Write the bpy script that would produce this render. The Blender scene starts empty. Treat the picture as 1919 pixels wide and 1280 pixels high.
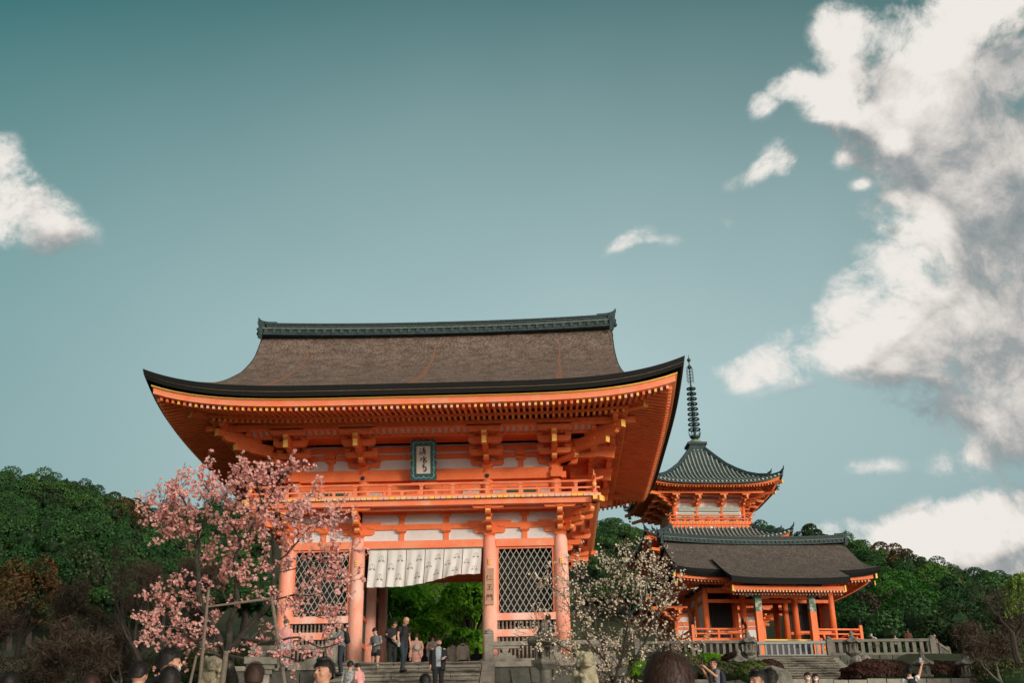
import bpy, bmesh, math, random
import numpy as np
from mathutils import Vector, Matrix
R = math.radians
PI = math.pi
random.seed(7)
rng = np.random.default_rng(7)
S = bpy.context.scene
COL = S.collection

# ------------------------------------------------------------------ camera
CW, CH, CF = 1919.0, 1280.0, 2124.4
CAM = np.array([4.5436, -40.9686, -5.3938])
YAW, PITCH, ROLL = -0.0298, 0.4071, -0.0131
_fw = np.array([math.sin(YAW)*math.cos(PITCH), math.cos(YAW)*math.cos(PITCH), math.sin(PITCH)])
_r = np.array([math.cos(YAW), -math.sin(YAW), 0.0])
_u = np.cross(_r, _fw)
_R = _r*math.cos(ROLL) + _u*math.sin(ROLL)
_U = -_r*math.sin(ROLL) + _u*math.cos(ROLL)
cd = bpy.data.cameras.new('camera')
cam = bpy.data.objects.new('camera', cd)
COL.objects.link(cam)
m = Matrix(((_R[0], _U[0], -_fw[0], CAM[0]), (_R[1], _U[1], -_fw[1], CAM[1]), (_R[2], _U[2], -_fw[2], CAM[2]), (0, 0, 0, 1)))
cam.matrix_world = m
cd.sensor_width = 36.0
cd.lens = CF/CW*36.0
cd.clip_end = 5000
cd.dof.use_dof = False
S.camera = cam

def at(px, py, d):
    """world point seen at photo pixel (px,py) at depth d metres in front of the camera"""
    v = _fw*CF + _R*(px-CW/2) + _U*(CH/2-py)
    v = v/CF
    return CAM + v*d
def proj(P):
    d = np.asarray(P, float)-CAM
    z = d@_fw
    return CW/2+CF*(d@_R)/z, CH/2-CF*(d@_U)/z
def dirpx(px, py):
    v = _fw*CF + _R*(px-CW/2) + _U*(CH/2-py)
    return v/np.linalg.norm(v)

# ------------------------------------------------------------------ light
SUN_EL, SUN_AZ = R(11), math.atan2(0.66, -0.75)      # azimuth measured from +y towards +x
sd = bpy.data.lights.new('sun', 'SUN')
sun = bpy.data.objects.new('sun', sd)
COL.objects.link(sun)
sv = Vector((math.sin(SUN_AZ)*math.cos(SUN_EL), math.cos(SUN_AZ)*math.cos(SUN_EL), math.sin(SUN_EL)))
sun.rotation_euler = sv.to_track_quat('Z', 'Y').to_euler()
sun.location = (30, -60, 40)
sd.energy = 1.9
sd.angle = R(7)
sd.color = (1.0, 0.87, 0.74)
S.view_settings.view_transform = 'Standard'
S.view_settings.look = 'None'
S.view_settings.exposure = 0.0
S.view_settings.gamma = 1.0

# ------------------------------------------------------------------ world: teal sky with sunlit cumulus
W = bpy.data.worlds.new('World')
S.world = W
W.use_nodes = True
nt = W.node_tree
nt.nodes.clear()
class N:
    """tiny node helper"""
    def __init__(s, tree): s.t = tree
    def new(s, typ, **kw):
        n = s.t.nodes.new(typ)
        for k, v in kw.items():
            if k == 'i':
                for kk, vv in v.items():
                    if isinstance(vv, bpy.types.NodeSocket): s.t.links.new(vv, n.inputs[kk])
                    else: n.inputs[kk].default_value = vv
            else: setattr(n, k, v)
        return n
    def math(s, op, a, b=None, c=None, clamp=False):
        n = s.t.nodes.new('ShaderNodeMath'); n.operation = op; n.use_clamp = clamp
        for i, v in enumerate((a, b, c)):
            if v is None: continue
            if isinstance(v, bpy.types.NodeSocket): s.t.links.new(v, n.inputs[i])
            else: n.inputs[i].default_value = v
        return n.outputs[0]
    def mix(s, f, a, b, mode='MIX'):
        n = s.t.nodes.new('ShaderNodeMix'); n.data_type = 'RGBA'; n.blend_type = mode
        for i, v in ((0, f), (6, a), (7, b)):
            if isinstance(v, bpy.types.NodeSocket): s.t.links.new(v, n.inputs[i])
            else: n.inputs[i].default_value = v if i == 0 else (*v, 1)
        return n.outputs[2]
    def ramp(s, f, stops, interp='LINEAR'):
        n = s.t.nodes.new('ShaderNodeValToRGB'); n.color_ramp.interpolation = interp
        e = n.color_ramp.elements
        while len(e) > 1: e.remove(e[-1])
        e[0].position = stops[0][0]; e[0].color = (*stops[0][1], 1)
        for p, c in stops[1:]:
            q = e.new(p); q.color = (*c, 1)
        s.t.links.new(f, n.inputs[0])
        return n.outputs[0]
    def noise(s, vec, scale, detail=4, rough=.5, dist=0.0):
        n = s.t.nodes.new('ShaderNodeTexNoise')
        if vec is not None: s.t.links.new(vec, n.inputs['Vector'])
        n.inputs['Scale'].default_value = scale; n.inputs['Detail'].default_value = detail
        n.inputs['Roughness'].default_value = rough; n.inputs['Distortion'].default_value = dist
        return n
    def maprange(s, v, a, b, c=0., d=1., smooth=False):
        n = s.t.nodes.new('ShaderNodeMapRange'); n.clamp = True
        if smooth: n.interpolation_type = 'SMOOTHSTEP'
        s.t.links.new(v, n.inputs[0])
        for i, x in enumerate((a, b, c, d)): n.inputs[i+1].default_value = x
        return n.outputs[0]

# cloud banks: direction (given as the view direction they stand in), half sizes in radians, roll, weight
BLOBS = [(1800,60,190,120,0,1.15),(1890,190,170,140,0,1.15),(1710,150,110,110,0,.9),(1600,50,66,66,-35,.85),(1610,110,50,40,-35,.6),(1780,290,130,100,0,.9),(1900,330,130,120,0,.95),
 (1860,470,190,110,0,1.15),(1750,550,150,100,20,1.1),(1890,620,180,120,0,1.15),(1640,615,120,78,14,1.0),(1510,655,120,50,18,.95),(1415,690,70,26,15,.65),(1780,700,130,60,0,.9),(1860,795,90,55,0,.85),(1800,865,50,30,0,.6),
 (1555,205,62,36,-42,.95),(1530,165,60,20,-15,.75),(1460,165,56,22,25,.70),(1432,195,22,40,-20,.45),(1460,290,40,30,30,.70),(1420,325,56,18,15,.62),(1485,320,20,26,0,.4),(1580,292,24,18,0,.5),(1612,345,16,10,0,.45),(1185,440,40,22,15,.60),(1235,450,46,14,-8,.45),(1150,468,30,14,20,.35),(1365,428,22,26,10,.35),(1660,235,44,44,0,.6),(1650,385,30,18,0,.4),
 (1770,1015,150,58,0,1.2),(1665,1018,90,36,0,.95),(1560,985,42,20,0,.85),(1890,1060,160,100,0,1.3),(1760,1080,160,40,0,1.0),(1900,955,85,32,0,.9),
 (60,370,110,36,-26,1.0),(0,400,70,66,0,.9),(5,275,44,28,0,.7),(50,440,54,38,0,.6),(95,430,24,50,10,.4),(1570,878,28,24,0,.48),(1645,876,48,18,0,.52),(1330,690,50,16,10,.3),(2080,300,160,500,0,1.1),(2080,900,150,300,0,1.0)]
g = bpy.data.node_groups.new('cloud_density', 'ShaderNodeTree')
g.interface.new_socket('dir', in_out='INPUT', socket_type='NodeSocketVector')
g.interface.new_socket('density', in_out='OUTPUT', socket_type='NodeSocketFloat')
g.interface.new_socket('body', in_out='OUTPUT', socket_type='NodeSocketFloat')
G = N(g)
gi = g.nodes.new('NodeGroupInput'); go = g.nodes.new('NodeGroupOutput')
acc = None
for (px, py, hw, hh, roll, wt) in BLOBS:
    f = dirpx(px, py)
    rr = np.array([f[1], -f[0], 0]); rr /= np.linalg.norm(rr); uu = np.cross(rr, f)
    a = R(roll); r2 = rr*math.cos(a)+uu*math.sin(a); u2 = -rr*math.sin(a)+uu*math.cos(a)
    M3 = Matrix(((r2[0], f[0], u2[0]), (r2[1], f[1], u2[1]), (r2[2], f[2], u2[2])))
    mp = G.new('ShaderNodeMapping', vector_type='TEXTURE')
    g.links.new(gi.outputs[0], mp.inputs[0])
    mp.inputs['Location'].default_value = tuple(f)
    mp.inputs['Rotation'].default_value = tuple(M3.to_euler())
    mp.inputs['Scale'].default_value = (hw/CF*1.6, 0.6, hh/CF*1.6)
    gr = G.new('ShaderNodeTexGradient', gradient_type='QUADRATIC_SPHERE' if False else 'SPHERICAL')
    g.links.new(mp.outputs[0], gr.inputs[0])
    acc = G.math('MULTIPLY', gr.outputs['Fac'], wt) if acc is None else G.math('MULTIPLY_ADD', gr.outputs['Fac'], wt, acc)
wn = G.noise(gi.outputs[0], 5.0, 3, .5)
off = G.new('ShaderNodeVectorMath', operation='SUBTRACT', i={0: wn.outputs['Color'], 1: (.5, .5, .5)})
sc = G.new('ShaderNodeVectorMath', operation='SCALE', i={0: off.outputs[0]}); sc.inputs['Scale'].default_value = .10
ad = G.new('ShaderNodeVectorMath', operation='ADD', i={0: gi.outputs[0], 1: sc.outputs[0]})
n1 = G.noise(ad.outputs[0], 14.0, 10, .66, .1)
n2 = G.noise(ad.outputs[0], 4.5, 3, .5, 0)
fb = G.math('ADD', G.math('MULTIPLY', G.math('SUBTRACT', n1.outputs[0], .5), 5.6), G.math('MULTIPLY', G.math('SUBTRACT', n2.outputs[0], .5), 1.8))
acc = G.math('MINIMUM', acc, 1.5)
gate_ = G.maprange(acc, 0.02, .50)
dens = G.math('MULTIPLY', G.math('ADD', acc, G.math('MULTIPLY', fb, 1.0)), gate_)
g.links.new(dens, go.inputs[0]); g.links.new(G.math('ADD', acc, G.math('MULTIPLY', G.math('SUBTRACT', n2.outputs[0], .5), 1.6)), go.inputs[1])

B = N(nt)
tc = B.new('ShaderNodeTexCoord')
sky = B.new('ShaderNodeTexSky', sky_type='NISHITA')
sky.sun_disc = False
sky.sun_elevation = SUN_EL
sky.sun_rotation = SUN_AZ
sky.air_density = 1.0; sky.dust_density = 1.2; sky.ozone_density = 1.0
dirv = tc.outputs['Generated']
g1 = nt.nodes.new('ShaderNodeGroup'); g1.node_tree = g; nt.links.new(dirv, g1.inputs[0])
# towards the light: up and to the left of the banks
lv = -0.028*_R + 0.038*_U
ad = B.new('ShaderNodeVectorMath', operation='ADD', i={0: dirv, 1: tuple(lv)})
nm = B.new('ShaderNodeVectorMath', operation='NORMALIZE', i={0: ad.outputs[0]})
g2 = nt.nodes.new('ShaderNodeGroup'); g2.node_tree = g; nt.links.new(nm.outputs[0], g2.inputs[0])
D1, D2 = g1.outputs[0], g2.outputs[0]
alpha = B.maprange(D1, .10, 1.35, smooth=True)
body = B.maprange(B.math('SUBTRACT', g1.outputs[1], g2.outputs[1]), -.40, .50, smooth=True)
fine_ = B.maprange(B.math('SUBTRACT', D1, D2), -1.5, 1.5)
thick = B.maprange(g1.outputs[1], .75, 1.7)
shade = B.math('SUBTRACT', B.math('ADD', B.math('MULTIPLY', body, .56), B.math('MULTIPLY_ADD', fine_, .95, -.13)), B.math('MULTIPLY', thick, .12), clamp=True)
cl = B.ramp(shade, [(0, (2.3, 2.65, 2.75)), (.3, (3.5, 3.7, 3.7)), (.50, (5.3, 5.15, 4.95)), (.74, (7.2, 6.8, 6.35)), (1, (8.6, 8.2, 7.7))])
sep = B.new('ShaderNodeSeparateXYZ', i={0: dirv})
tint = B.ramp(sep.outputs[2], [(0, (.6, .6, .52)), (.22, (.34, .56, .44)), (.42, (.22, .84, .60)), (.62, (.12, .86, .60)), (1, (.2, .65, .45))])
grade = B.mix(1.0, sky.outputs[0], tint, 'MULTIPLY')
SKY_TINT_NODE = tint.node
# thin high veil of mist brightening the sky low over the gate
f = dirpx(1080, 790)
rr = np.array([f[1], -f[0], 0]); rr /= np.linalg.norm(rr); uu = np.cross(rr, f)
vm = B.new('ShaderNodeMapping', vector_type='TEXTURE', i={0: dirv})
vm.inputs['Location'].default_value = tuple(f)
vm.inputs['Rotation'].default_value = tuple(Matrix(((rr[0], f[0], uu[0]), (rr[1], f[1], uu[1]), (rr[2], f[2], uu[2]))).to_euler())
vm.inputs['Scale'].default_value = (.95, 5, .44)
vg = B.new('ShaderNodeTexGradient', gradient_type='SPHERICAL', i={0: vm.outputs[0]})
vn = B.noise(dirv, 2.5, 3, .5)
vf = B.math('MULTIPLY', vg.outputs['Fac'], B.math('MULTIPLY_ADD', vn.outputs[0], .5, .75), clamp=True)
grade = B.mix(vf, grade, (4.6, 6.05, 6.2))
# broad bright glow added to the unseen western sky as fill for the eaves
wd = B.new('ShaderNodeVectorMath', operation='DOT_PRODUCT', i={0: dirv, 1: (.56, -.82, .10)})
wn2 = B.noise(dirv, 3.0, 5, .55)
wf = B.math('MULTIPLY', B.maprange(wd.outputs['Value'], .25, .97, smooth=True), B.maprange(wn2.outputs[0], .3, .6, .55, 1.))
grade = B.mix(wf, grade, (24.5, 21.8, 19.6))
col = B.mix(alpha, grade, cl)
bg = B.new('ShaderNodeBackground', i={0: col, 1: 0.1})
W.cycles.sampling_method = 'MANUAL'
W.cycles.sample_map_resolution = 512
ow = B.new('ShaderNodeOutputWorld', i={0: bg.outputs[0]})

# ------------------------------------------------------------------ materials
MATS = {}
def mat(name, c1, c2=None, scale=3.0, rough=.7, fine=0.0, fscale=40., bump=0.0, bscale=30., c3=None, t3=(.62, .75), s3=2., metal=0., rand=0., stretch=None, spec=.35, trans=0., sheen=0.):
    """procedural material: two tones blended by noise, fine grain, optional third tone in patches, bump"""
    m = bpy.data.materials.new(name); m.use_nodes = True
    t = m.node_tree; t.nodes.clear(); A = N(t)
    tc = A.new('ShaderNodeTexCoord'); v = tc.outputs['Object']
    if stretch:
        mp = A.new('ShaderNodeMapping', i={0: v}); mp.inputs['Scale'].default_value = stretch; v = mp.outputs[0]
    c2 = c2 or tuple(x*.75 for x in c1)
    n = A.noise(v, scale, 5, .6)
    f = A.maprange(n.outputs[0], .33, .67)
    col = A.mix(f, c1, c2)
    if c3:
        n3 = A.noise(v, s3, 5, .65)
        col = A.mix(A.maprange(n3.outputs[0], t3[0], t3[1]), col, c3)
    if fine:
        nf = A.noise(v, fscale, 3, .7)
        k = A.maprange(nf.outputs[0], .34, .66, max(0.12, 1-fine), 1+fine)
        vm = A.new('ShaderNodeVectorMath', operation='SCALE', i={0: col}); t.links.new(k, vm.inputs['Scale']); col = vm.outputs[0]
    if rand:
        oi = A.new('ShaderNodeObjectInfo')
        k = A.maprange(oi.outputs['Random'], 0, 1, 1-rand, 1+rand)
        vm = A.new('ShaderNodeVectorMath', operation='SCALE', i={0: col}); t.links.new(k, vm.inputs['Scale']); col = vm.outputs[0]
    b = A.new('ShaderNodeBsdfPrincipled', i={'Base Color': col, 'Roughness': rough, 'Metallic': metal})
    b.inputs['Specular IOR Level'].default_value = spec
    out = b.outputs[0]
    if bump:
        nb = A.noise(v, bscale, 4, .6)
        bp = A.new('ShaderNodeBump', i={'Height': nb.outputs[0], 'Strength': bump, 'Distance': .02}); t.links.new(bp.outputs[0], b.inputs['Normal'])
    if trans:
        tr = A.new('ShaderNodeBsdfTranslucent', i={0: col}); ms = A.new('ShaderNodeMixShader', i={0: trans, 1: out, 2: tr.outputs[0]}); out = ms.outputs[0]
    A.new('ShaderNodeOutputMaterial', i={0: out})
    MATS[name] = m
    return m
RED = mat('vermilion_paint', (.86, .215, .068), (.74, .16, .045), 1.4, .6, .14, 40, .25, 25, c3=(.80, .30, .15), t3=(.60, .80), s3=.9, stretch=(1, 1, .5))
PINK = mat('faded_vermilion_paint', (.86, .28, .17), (.84, .42, .31), 1.3, .7, .12, 50, .25, 20, c3=(.86, .56, .46), t3=(.46, .66), s3=.9, stretch=(1, 1, .4))
PINK2 = mat('sunbleached_beam_paint', (.88, .20, .08), (.84, .31, .17), 1.8, .65, .10, 45, .2, 20, c3=(.84, .42, .28), t3=(.60, .76), s3=1.3)
YEL = mat('ochre_cap_paint', (.92, .50, .05), (.88, .58, .16), 6, .5)
NOSE = mat('ochre_nose_paint', (.86, .36, .10), (.86, .46, .16), 6, .5)
PALE = mat('pale_cap_paint', (.74, .52, .36), (.76, .46, .32), 5, .6, .1, 30, c3=(.85, .60, .20), t3=(.55, .6), s3=3)
WHITE = mat('lime_plaster', (.74, .72, .70), (.64, .62, .60), 1.2, .8, .06, 30, .2, 12, c3=(.52, .46, .40), t3=(.66, .9), s3=1.5)
BARK = mat('cypress_bark_thatch', (.115, .080, .064), (.19, .145, .118), 2.2, .95, .65, 13, 1.0, 16, c3=(.075, .078, .05), t3=(.56, .8), s3=.45, spec=.1)
BARKR = mat('fresh_bark_repair', (.25, .115, .07), (.16, .095, .065), 5, .9, .4, 30, .5, 30)
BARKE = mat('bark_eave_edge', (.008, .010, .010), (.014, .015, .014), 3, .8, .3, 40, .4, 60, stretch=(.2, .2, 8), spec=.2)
COPPER = mat('eave_lining_line', (.30, .22, .14), (.22, .12, .07), 8, .7)
TILE = mat('dark_clay_tile', (.018, .038, .042), (.045, .07, .072), 5, .6, .3, 22, .3, 30, c3=(.08, .11, .07), t3=(.6, .75), s3=3, spec=.2)
TILE2 = mat('weathered_pagoda_tile', (.24, .29, .26), (.36, .41, .36), 2.5, .55, .35, 9, .3, 20, c3=(.10, .14, .14), t3=(.55, .72), s3=2)
TILED = mat('dark_under_tile', (.035, .05, .055), (.06, .08, .08), 4, .6)
BRONZE = mat('patinated_bronze', (.022, .045, .045), (.05, .09, .08), 8, .45, metal=.4)
BLACK = mat('black_metal', (.012, .014, .016), (.02, .022, .024), 8, .4)
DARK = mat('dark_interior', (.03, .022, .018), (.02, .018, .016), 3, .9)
GREENP = mat('green_slats', (.03, .16, .09), (.04, .22, .12), 5, .6)
LATT = mat('lattice_wood', (.42, .42, .36), (.30, .33, .30), 6, .7, .15)
GREYW = mat('weathered_wood', (.16, .13, .10), (.24, .20, .16), 5, .8, .2, stretch=(1, 1, 4))
STONE = mat('granite', (.33, .30, .25), (.22, .20, .17), 3, .85, .3, 45, .5, 40, c3=(.09, .095, .07), t3=(.55, .75), s3=1.6)
STONED = mat('dark_mossy_stone', (.12, .115, .095), (.07, .075, .06), 3, .9, .35, 30, .8, 20, c3=(.05, .075, .03), t3=(.55, .7), s3=1.4)
STONEY = mat('lichen_stone', (.42, .37, .24), (.30, .27, .19), 4, .9, .3, 40, .6, 30, c3=(.12, .13, .10), t3=(.5, .65), s3=3)
SOIL = mat('earth', (.10, .075, .05), (.07, .06, .04), 1.5, .95, .3, 12, .5, 10, c3=(.05, .07, .03), t3=(.5, .65), s3=.5)
PAVE = mat('stone_paving', (.40, .37, .32), (.32, .29, .25), 1.5, .85, .2, 15, .3, 8)
CLOTH = mat('white_curtain_cloth', (.70, .69, .65), (.64, .63, .60), 2, .9, .04, 30)
INK = mat('black_ink', (.02, .02, .02), (.03, .03, .03), 5, .8)
TEALF = mat('teal_lacquer', (.02, .10, .11), (.015, .05, .10), 4, .4, c3=(.02, .12, .05), t3=(.5, .6), s3=4)
TEALL = mat('pale_teal_scrollwork', (.30, .52, .46), (.22, .42, .42), 5, .6)
PANELP = mat('plaque_board', (.62, .60, .52), (.56, .54, .47), 4, .8)

# ------------------------------------------------------------------ mesh builder
class MB:
    def __init__(s): s.v = []; s.f = []; s.m = []
    def add(s, vs, fs, m=0):
        o = len(s.v); s.v.extend([tuple(map(float, p)) for p in vs])
        for f in fs: s.f.append(tuple(i+o for i in f)); s.m.append(m)
    def hexa(s, p, m=0): s.add(p, [(0, 3, 2, 1), (4, 5, 6, 7), (0, 1, 5, 4), (1, 2, 6, 5), (2, 3, 7, 6), (3, 0, 4, 7)], m)
    def box(s, x0, x1, y0, y1, z0, z1, m=0):
        s.hexa([(x0, y0, z0), (x1, y0, z0), (x1, y1, z0), (x0, y1, z0), (x0, y0, z1), (x1, y0, z1), (x1, y1, z1), (x0, y1, z1)], m)
    def obox(s, c, a, b, d, m=0):
        c, a, b, d = (np.array(q, float) for q in (c, a, b, d))
        s.hexa([c-a-b-d, c+a-b-d, c+a+b-d, c-a+b-d, c-a-b+d, c+a-b+d, c+a+b+d, c-a+b+d], m)
    def beam(s, p0, p1, w, h, m=0, up=(0, 0, 1), cap=None, cl=.02):
        p0 = np.array(p0, float); p1 = np.array(p1, float); d = p1-p0; L = np.linalg.norm(d); d /= L
        u = np.array(up, float); sd = np.cross(d, u); sd /= np.linalg.norm(sd); u = np.cross(sd, d)
        s.obox((p0+p1)/2, d*L/2, sd*w/2, u*h/2, m)
        if cap is not None: s.obox(p1+d*(cl/2), d*cl/2, sd*w*.49, u*h*.49, cap)
    def tube(s, pts, rad, n=8, m=0, caps=True):
        P = [np.array(p, float) for p in pts]; k = len(P)
        if not hasattr(rad, '__len__'): rad = [rad]*k
        o = len(s.v); ref = np.array((0.0, 0, 1))
        d0 = P[1]-P[0]
        if abs(d0[2]) > .9*np.linalg.norm(d0): ref = np.array((1.0, 0, 0))
        for i in range(k):
            d = P[min(i+1, k-1)]-P[max(i-1, 0)]; L = np.linalg.norm(d); d = d/(L if L > 1e-9 else 1)
            a = np.cross(d, ref); la = np.linalg.norm(a)
            a = a/la if la > 1e-6 else np.array((1.0, 0, 0)); b = np.cross(d, a)
            ref = np.cross(a, d)*-1 if False else ref
            for j in range(n):
                t = 2*PI*j/n; q = P[i]+rad[i]*(a*math.cos(t)+b*math.sin(t)); s.v.append(tuple(q))
        for i in range(k-1):
            for j in range(n):
                s.f.append((o+i*n+j, o+i*n+(j+1) % n, o+(i+1)*n+(j+1) % n, o+(i+1)*n+j)); s.m.append(m)
        if caps:
            s.f.append(tuple(o+j for j in range(n))[::-1]); s.m.append(m)
            s.f.append(tuple(o+(k-1)*n+j for j in range(n))); s.m.append(m)
    def lathe(s, prof, c=(0, 0, 0), n=12, m=0, rot=0., sx=1., sy=1.):
        o = len(s.v); k = len(prof)
        for r, z in prof:
            for j in range(n):
                t = 2*PI*j/n+rot; s.v.append((c[0]+r*sx*math.cos(t), c[1]+r*sy*math.sin(t), c[2]+z))
        for i in range(k-1):
            for j in range(n):
                s.f.append((o+i*n+j, o+i*n+(j+1) % n, o+(i+1)*n+(j+1) % n, o+(i+1)*n+j)); s.m.append(m)
        s.f.append(tuple(o+j for j in range(n))[::-1]); s.m.append(m)
        s.f.append(tuple(o+(k-1)*n+j for j in range(n))); s.m.append(m)
    def prism(s, poly, o, U, V, Nn, th, m=0):
        o, U, V, Nn = (np.array(q, float) for q in (o, U, V, Nn)); k = len(poly)
        a = [o+U*p[0]+V*p[1]-Nn*th/2 for p in poly]; b = [q+Nn*th for q in a]
        s.add(a+b, [tuple(range(k))[::-1], tuple(range(k, 2*k))]+[(i, (i+1) % k, k+(i+1) % k, k+i) for i in range(k)], m)
    def grid(s, fn, nu, nv, m=0):
        vs = [fn(i/nu, j/nv) for j in range(nv+1) for i in range(nu+1)]
        s.add(vs, [(j*(nu+1)+i, j*(nu+1)+i+1, (j+1)*(nu+1)+i+1, (j+1)*(nu+1)+i) for j in range(nv) for i in range(nu)], m)
    def ball(s, c, r, n=8, m=0, rz=None, ry=None):
        rz = rz or r; ry = ry or r
        k = max(4, n//2+1)
        s.lathe([(max(r*math.sin(PI*i/k), .002*r), -rz*math.cos(PI*i/k)) for i in range(k+1)], c, n, m, 0, 1, ry/r)
    def build(s, name, mats, parent=None, smooth=False, loc=None, rot=None):
        me = bpy.data.meshes.new(name); me.from_pydata(s.v, [], s.f)
        mats = mats if isinstance(mats, (list, tuple)) else [mats]
        for q in mats: me.materials.append(q)
        if len(mats) > 1: me.polygons.foreach_set('material_index', s.m)
        if smooth: me.polygons.foreach_set('use_smooth', [True]*len(me.polygons))
        me.validate(); me.update()
        o = bpy.data.objects.new(name, me); COL.objects.link(o)
        if parent is not None: o.parent = parent
        if loc is not None: o.location = loc
        if rot is not None: o.rotation_euler = rot
        return o
def tag(o, label=None, cat=None, group=None, kind=None):
    if label: o['label'] = label
    if cat: o['category'] = cat
    if group: o['group'] = group
    if kind: o['kind'] = kind
    return o
def empty(name, loc=(0, 0, 0), rz=0., label=None, cat=None, group=None, parent=None):
    o = bpy.data.objects.new(name, None); COL.objects.link(o); o.empty_display_size = .3
    o.location = [float(q) for q in loc]; o.rotation_euler = (0, 0, rz)
    if parent is not None: o.parent = parent
    return tag(o, label, cat, group)
def copy_tree(o, parent=None):
    c = o.copy(); COL.objects.link(c); c.parent = parent
    for ch in list(o.children): copy_tree(ch, c)
    return c
def interp(x, xs, ys): return float(np.interp(x, xs, ys))

# ------------------------------------------------------------------ timber building kit
class Frame:
    """one side of a building: s runs along the wall, o points outwards, z up"""
    def __init__(f, c, al, out): f.c = np.array((*c, 0.)); f.a = np.array((*al, 0.)); f.n = np.array((*out, 0.))
    def P(f, s, o, z): return f.c+f.a*s+f.n*o+np.array((0, 0, z))
    def box(f, mb, s0, s1, o0, o1, z0, z1, m=0):
        mb.hexa([f.P(s0, o0, z0), f.P(s1, o0, z0), f.P(s1, o1, z0), f.P(s0, o1, z0), f.P(s0, o0, z1), f.P(s1, o0, z1), f.P(s1, o1, z1), f.P(s0, o1, z1)]
                if np.cross(f.a, f.n)[2] > 0 else
                [f.P(s0, o1, z0), f.P(s1, o1, z0), f.P(s1, o0, z0), f.P(s0, o0, z0), f.P(s0, o1, z1), f.P(s1, o1, z1), f.P(s1, o0, z1), f.P(s0, o0, z1)], m)
def sides(cx, cy, hx, hy):
    return {'front': Frame((cx, cy-hy), (1, 0), (0, -1)), 'right': Frame((cx+hx, cy), (0, 1), (1, 0)),
            'back': Frame((cx, cy+hy), (-1, 0), (0, 1)), 'left': Frame((cx-hx, cy), (0, -1), (-1, 0))}
def arm(mb, c, d, L0, L1, h, w, m=0):
    """boat-shaped bracket arm running along d from -L0 to L1, curved up at the ends; c is the middle of its underside"""
    e = .30*h
    poly = [(-L0, h), (L1, h), (L1, h*.5), (L1-e*.35, h*.26), (L1-e, h*.07), (L1-2.2*e, 0), (-L0+2.2*e, 0), (-L0+e, h*.07), (-L0+e*.35, h*.26), (-L0, h*.5)]
    d = np.array(d, float); nn = np.cross(d, (0, 0, 1.))
    mb.prism(poly, c, d, (0, 0, 1), nn, w, m)
def block(mb, c, d, w, h, m=0, t=.66):
    """bearing block: square top, tapered foot"""
    c = np.array(c, float); d = np.array(d, float); n = np.cross(d, (0, 0, 1.)); z = np.array((0, 0, 1.)); a, b = w/2, w/2*t
    hm = h*.45
    r = lambda k, hh: [c-d*k-n*k+z*hh, c+d*k-n*k+z*hh, c+d*k+n*k+z*hh, c-d*k+n*k+z*hh]
    mb.hexa(r(b, 0)+r(a, hm), m); mb.hexa(r(a, hm)+r(a, h), m)
def bracket(mb, f, s, zc, k=1.0, n=3, step=.73, dz=.22, h=.19, dirs=('n',), lat=(0, 2, 3), hl=.56, nose=None, mats=(0, 1), wallarms=True):
    """stepped bracket cluster on the wall frame f at position s, column top at zc.  m0 paint, m1 end caps"""
    c = f.P(s, 0, 0); z = np.array((0, 0, 1.)); w = .20*k
    block(mb, c+z*zc, f.a, .46*k, .2*k, mats[0], .72)
    z1 = zc+.12*k
    if wallarms:
        arm(mb, c+z*z1, f.a, hl*k, hl*k, h*k, w, mats[0])
        for t in (-1, 0, 1): block(mb, c+f.a*t*(hl-.1)*k+z*(z1+h*k), f.a, .25*k, .11*k, mats[0])
        arm(mb, c+z*(z1+(h+.1)*k), f.a, (hl+.22)*k, (hl+.22)*k, h*k, w*.98, mats[0])
    dv = {'n': f.n, 'a': f.a, 'd': None}
    for dn in dirs:
        if dn == 'n': d = f.n; q = 1.
        elif dn == 'a': d = f.a; q = 1.
        elif dn == '-a': d = -f.a; q = 1.
        elif dn == 'd': d = (f.n+f.a); q = math.sqrt(2); d = d/q
        else: d = (f.n-f.a); q = math.sqrt(2); d = d/q
        la = np.cross(d, z)
        for i in range(1, n+1):
            zi = z1+(i-1)*dz*k
            o = i*step*k*q
            arm(mb, c+z*zi, d, .15*k if i == 1 else -((i-2)*step*k*q+.12*k), o+.13*k, h*k, w*(1.02 if q > 1 else 1), mats[0])
            mb.obox(c+d*(o+.135*k)+z*(zi+h*k*.73), d*.008, la*w*.42, z*h*k*.22, mats[1])
            block(mb, c+d*(o)+z*(zi+h*k), d, .27*k, .12*k, mats[0])
            if i in lat and q == 1.:
                zl = zi+dz*k
                arm(mb, c+d*o+z*(zl-.03*k), la, hl*k, hl*k, h*1.1*k, w, mats[0])
                for t in (-1, 0, 1): block(mb, c+d*o+la*t*(hl-.1)*k+z*(zl+h*k), d, .25*k, .11*k, mats[0])
        if nose and q == 1.:
            L, zz, hh, drop = nose
            mb.beam(c+z*(zc+zz+drop)*1+d*.2, c+d*L*q*k+z*(zc+zz), .17*k, hh, mats[0], cap=mats[1])

# profile of a Japanese roof: distance in from the eave -> rise
def concave(total_d, total_h, p=1.55):
    xs = np.linspace(0, 1, 12); ys = .42*xs+.58*xs**(p*1.6)
    return xs*total_d, ys*total_h

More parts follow.
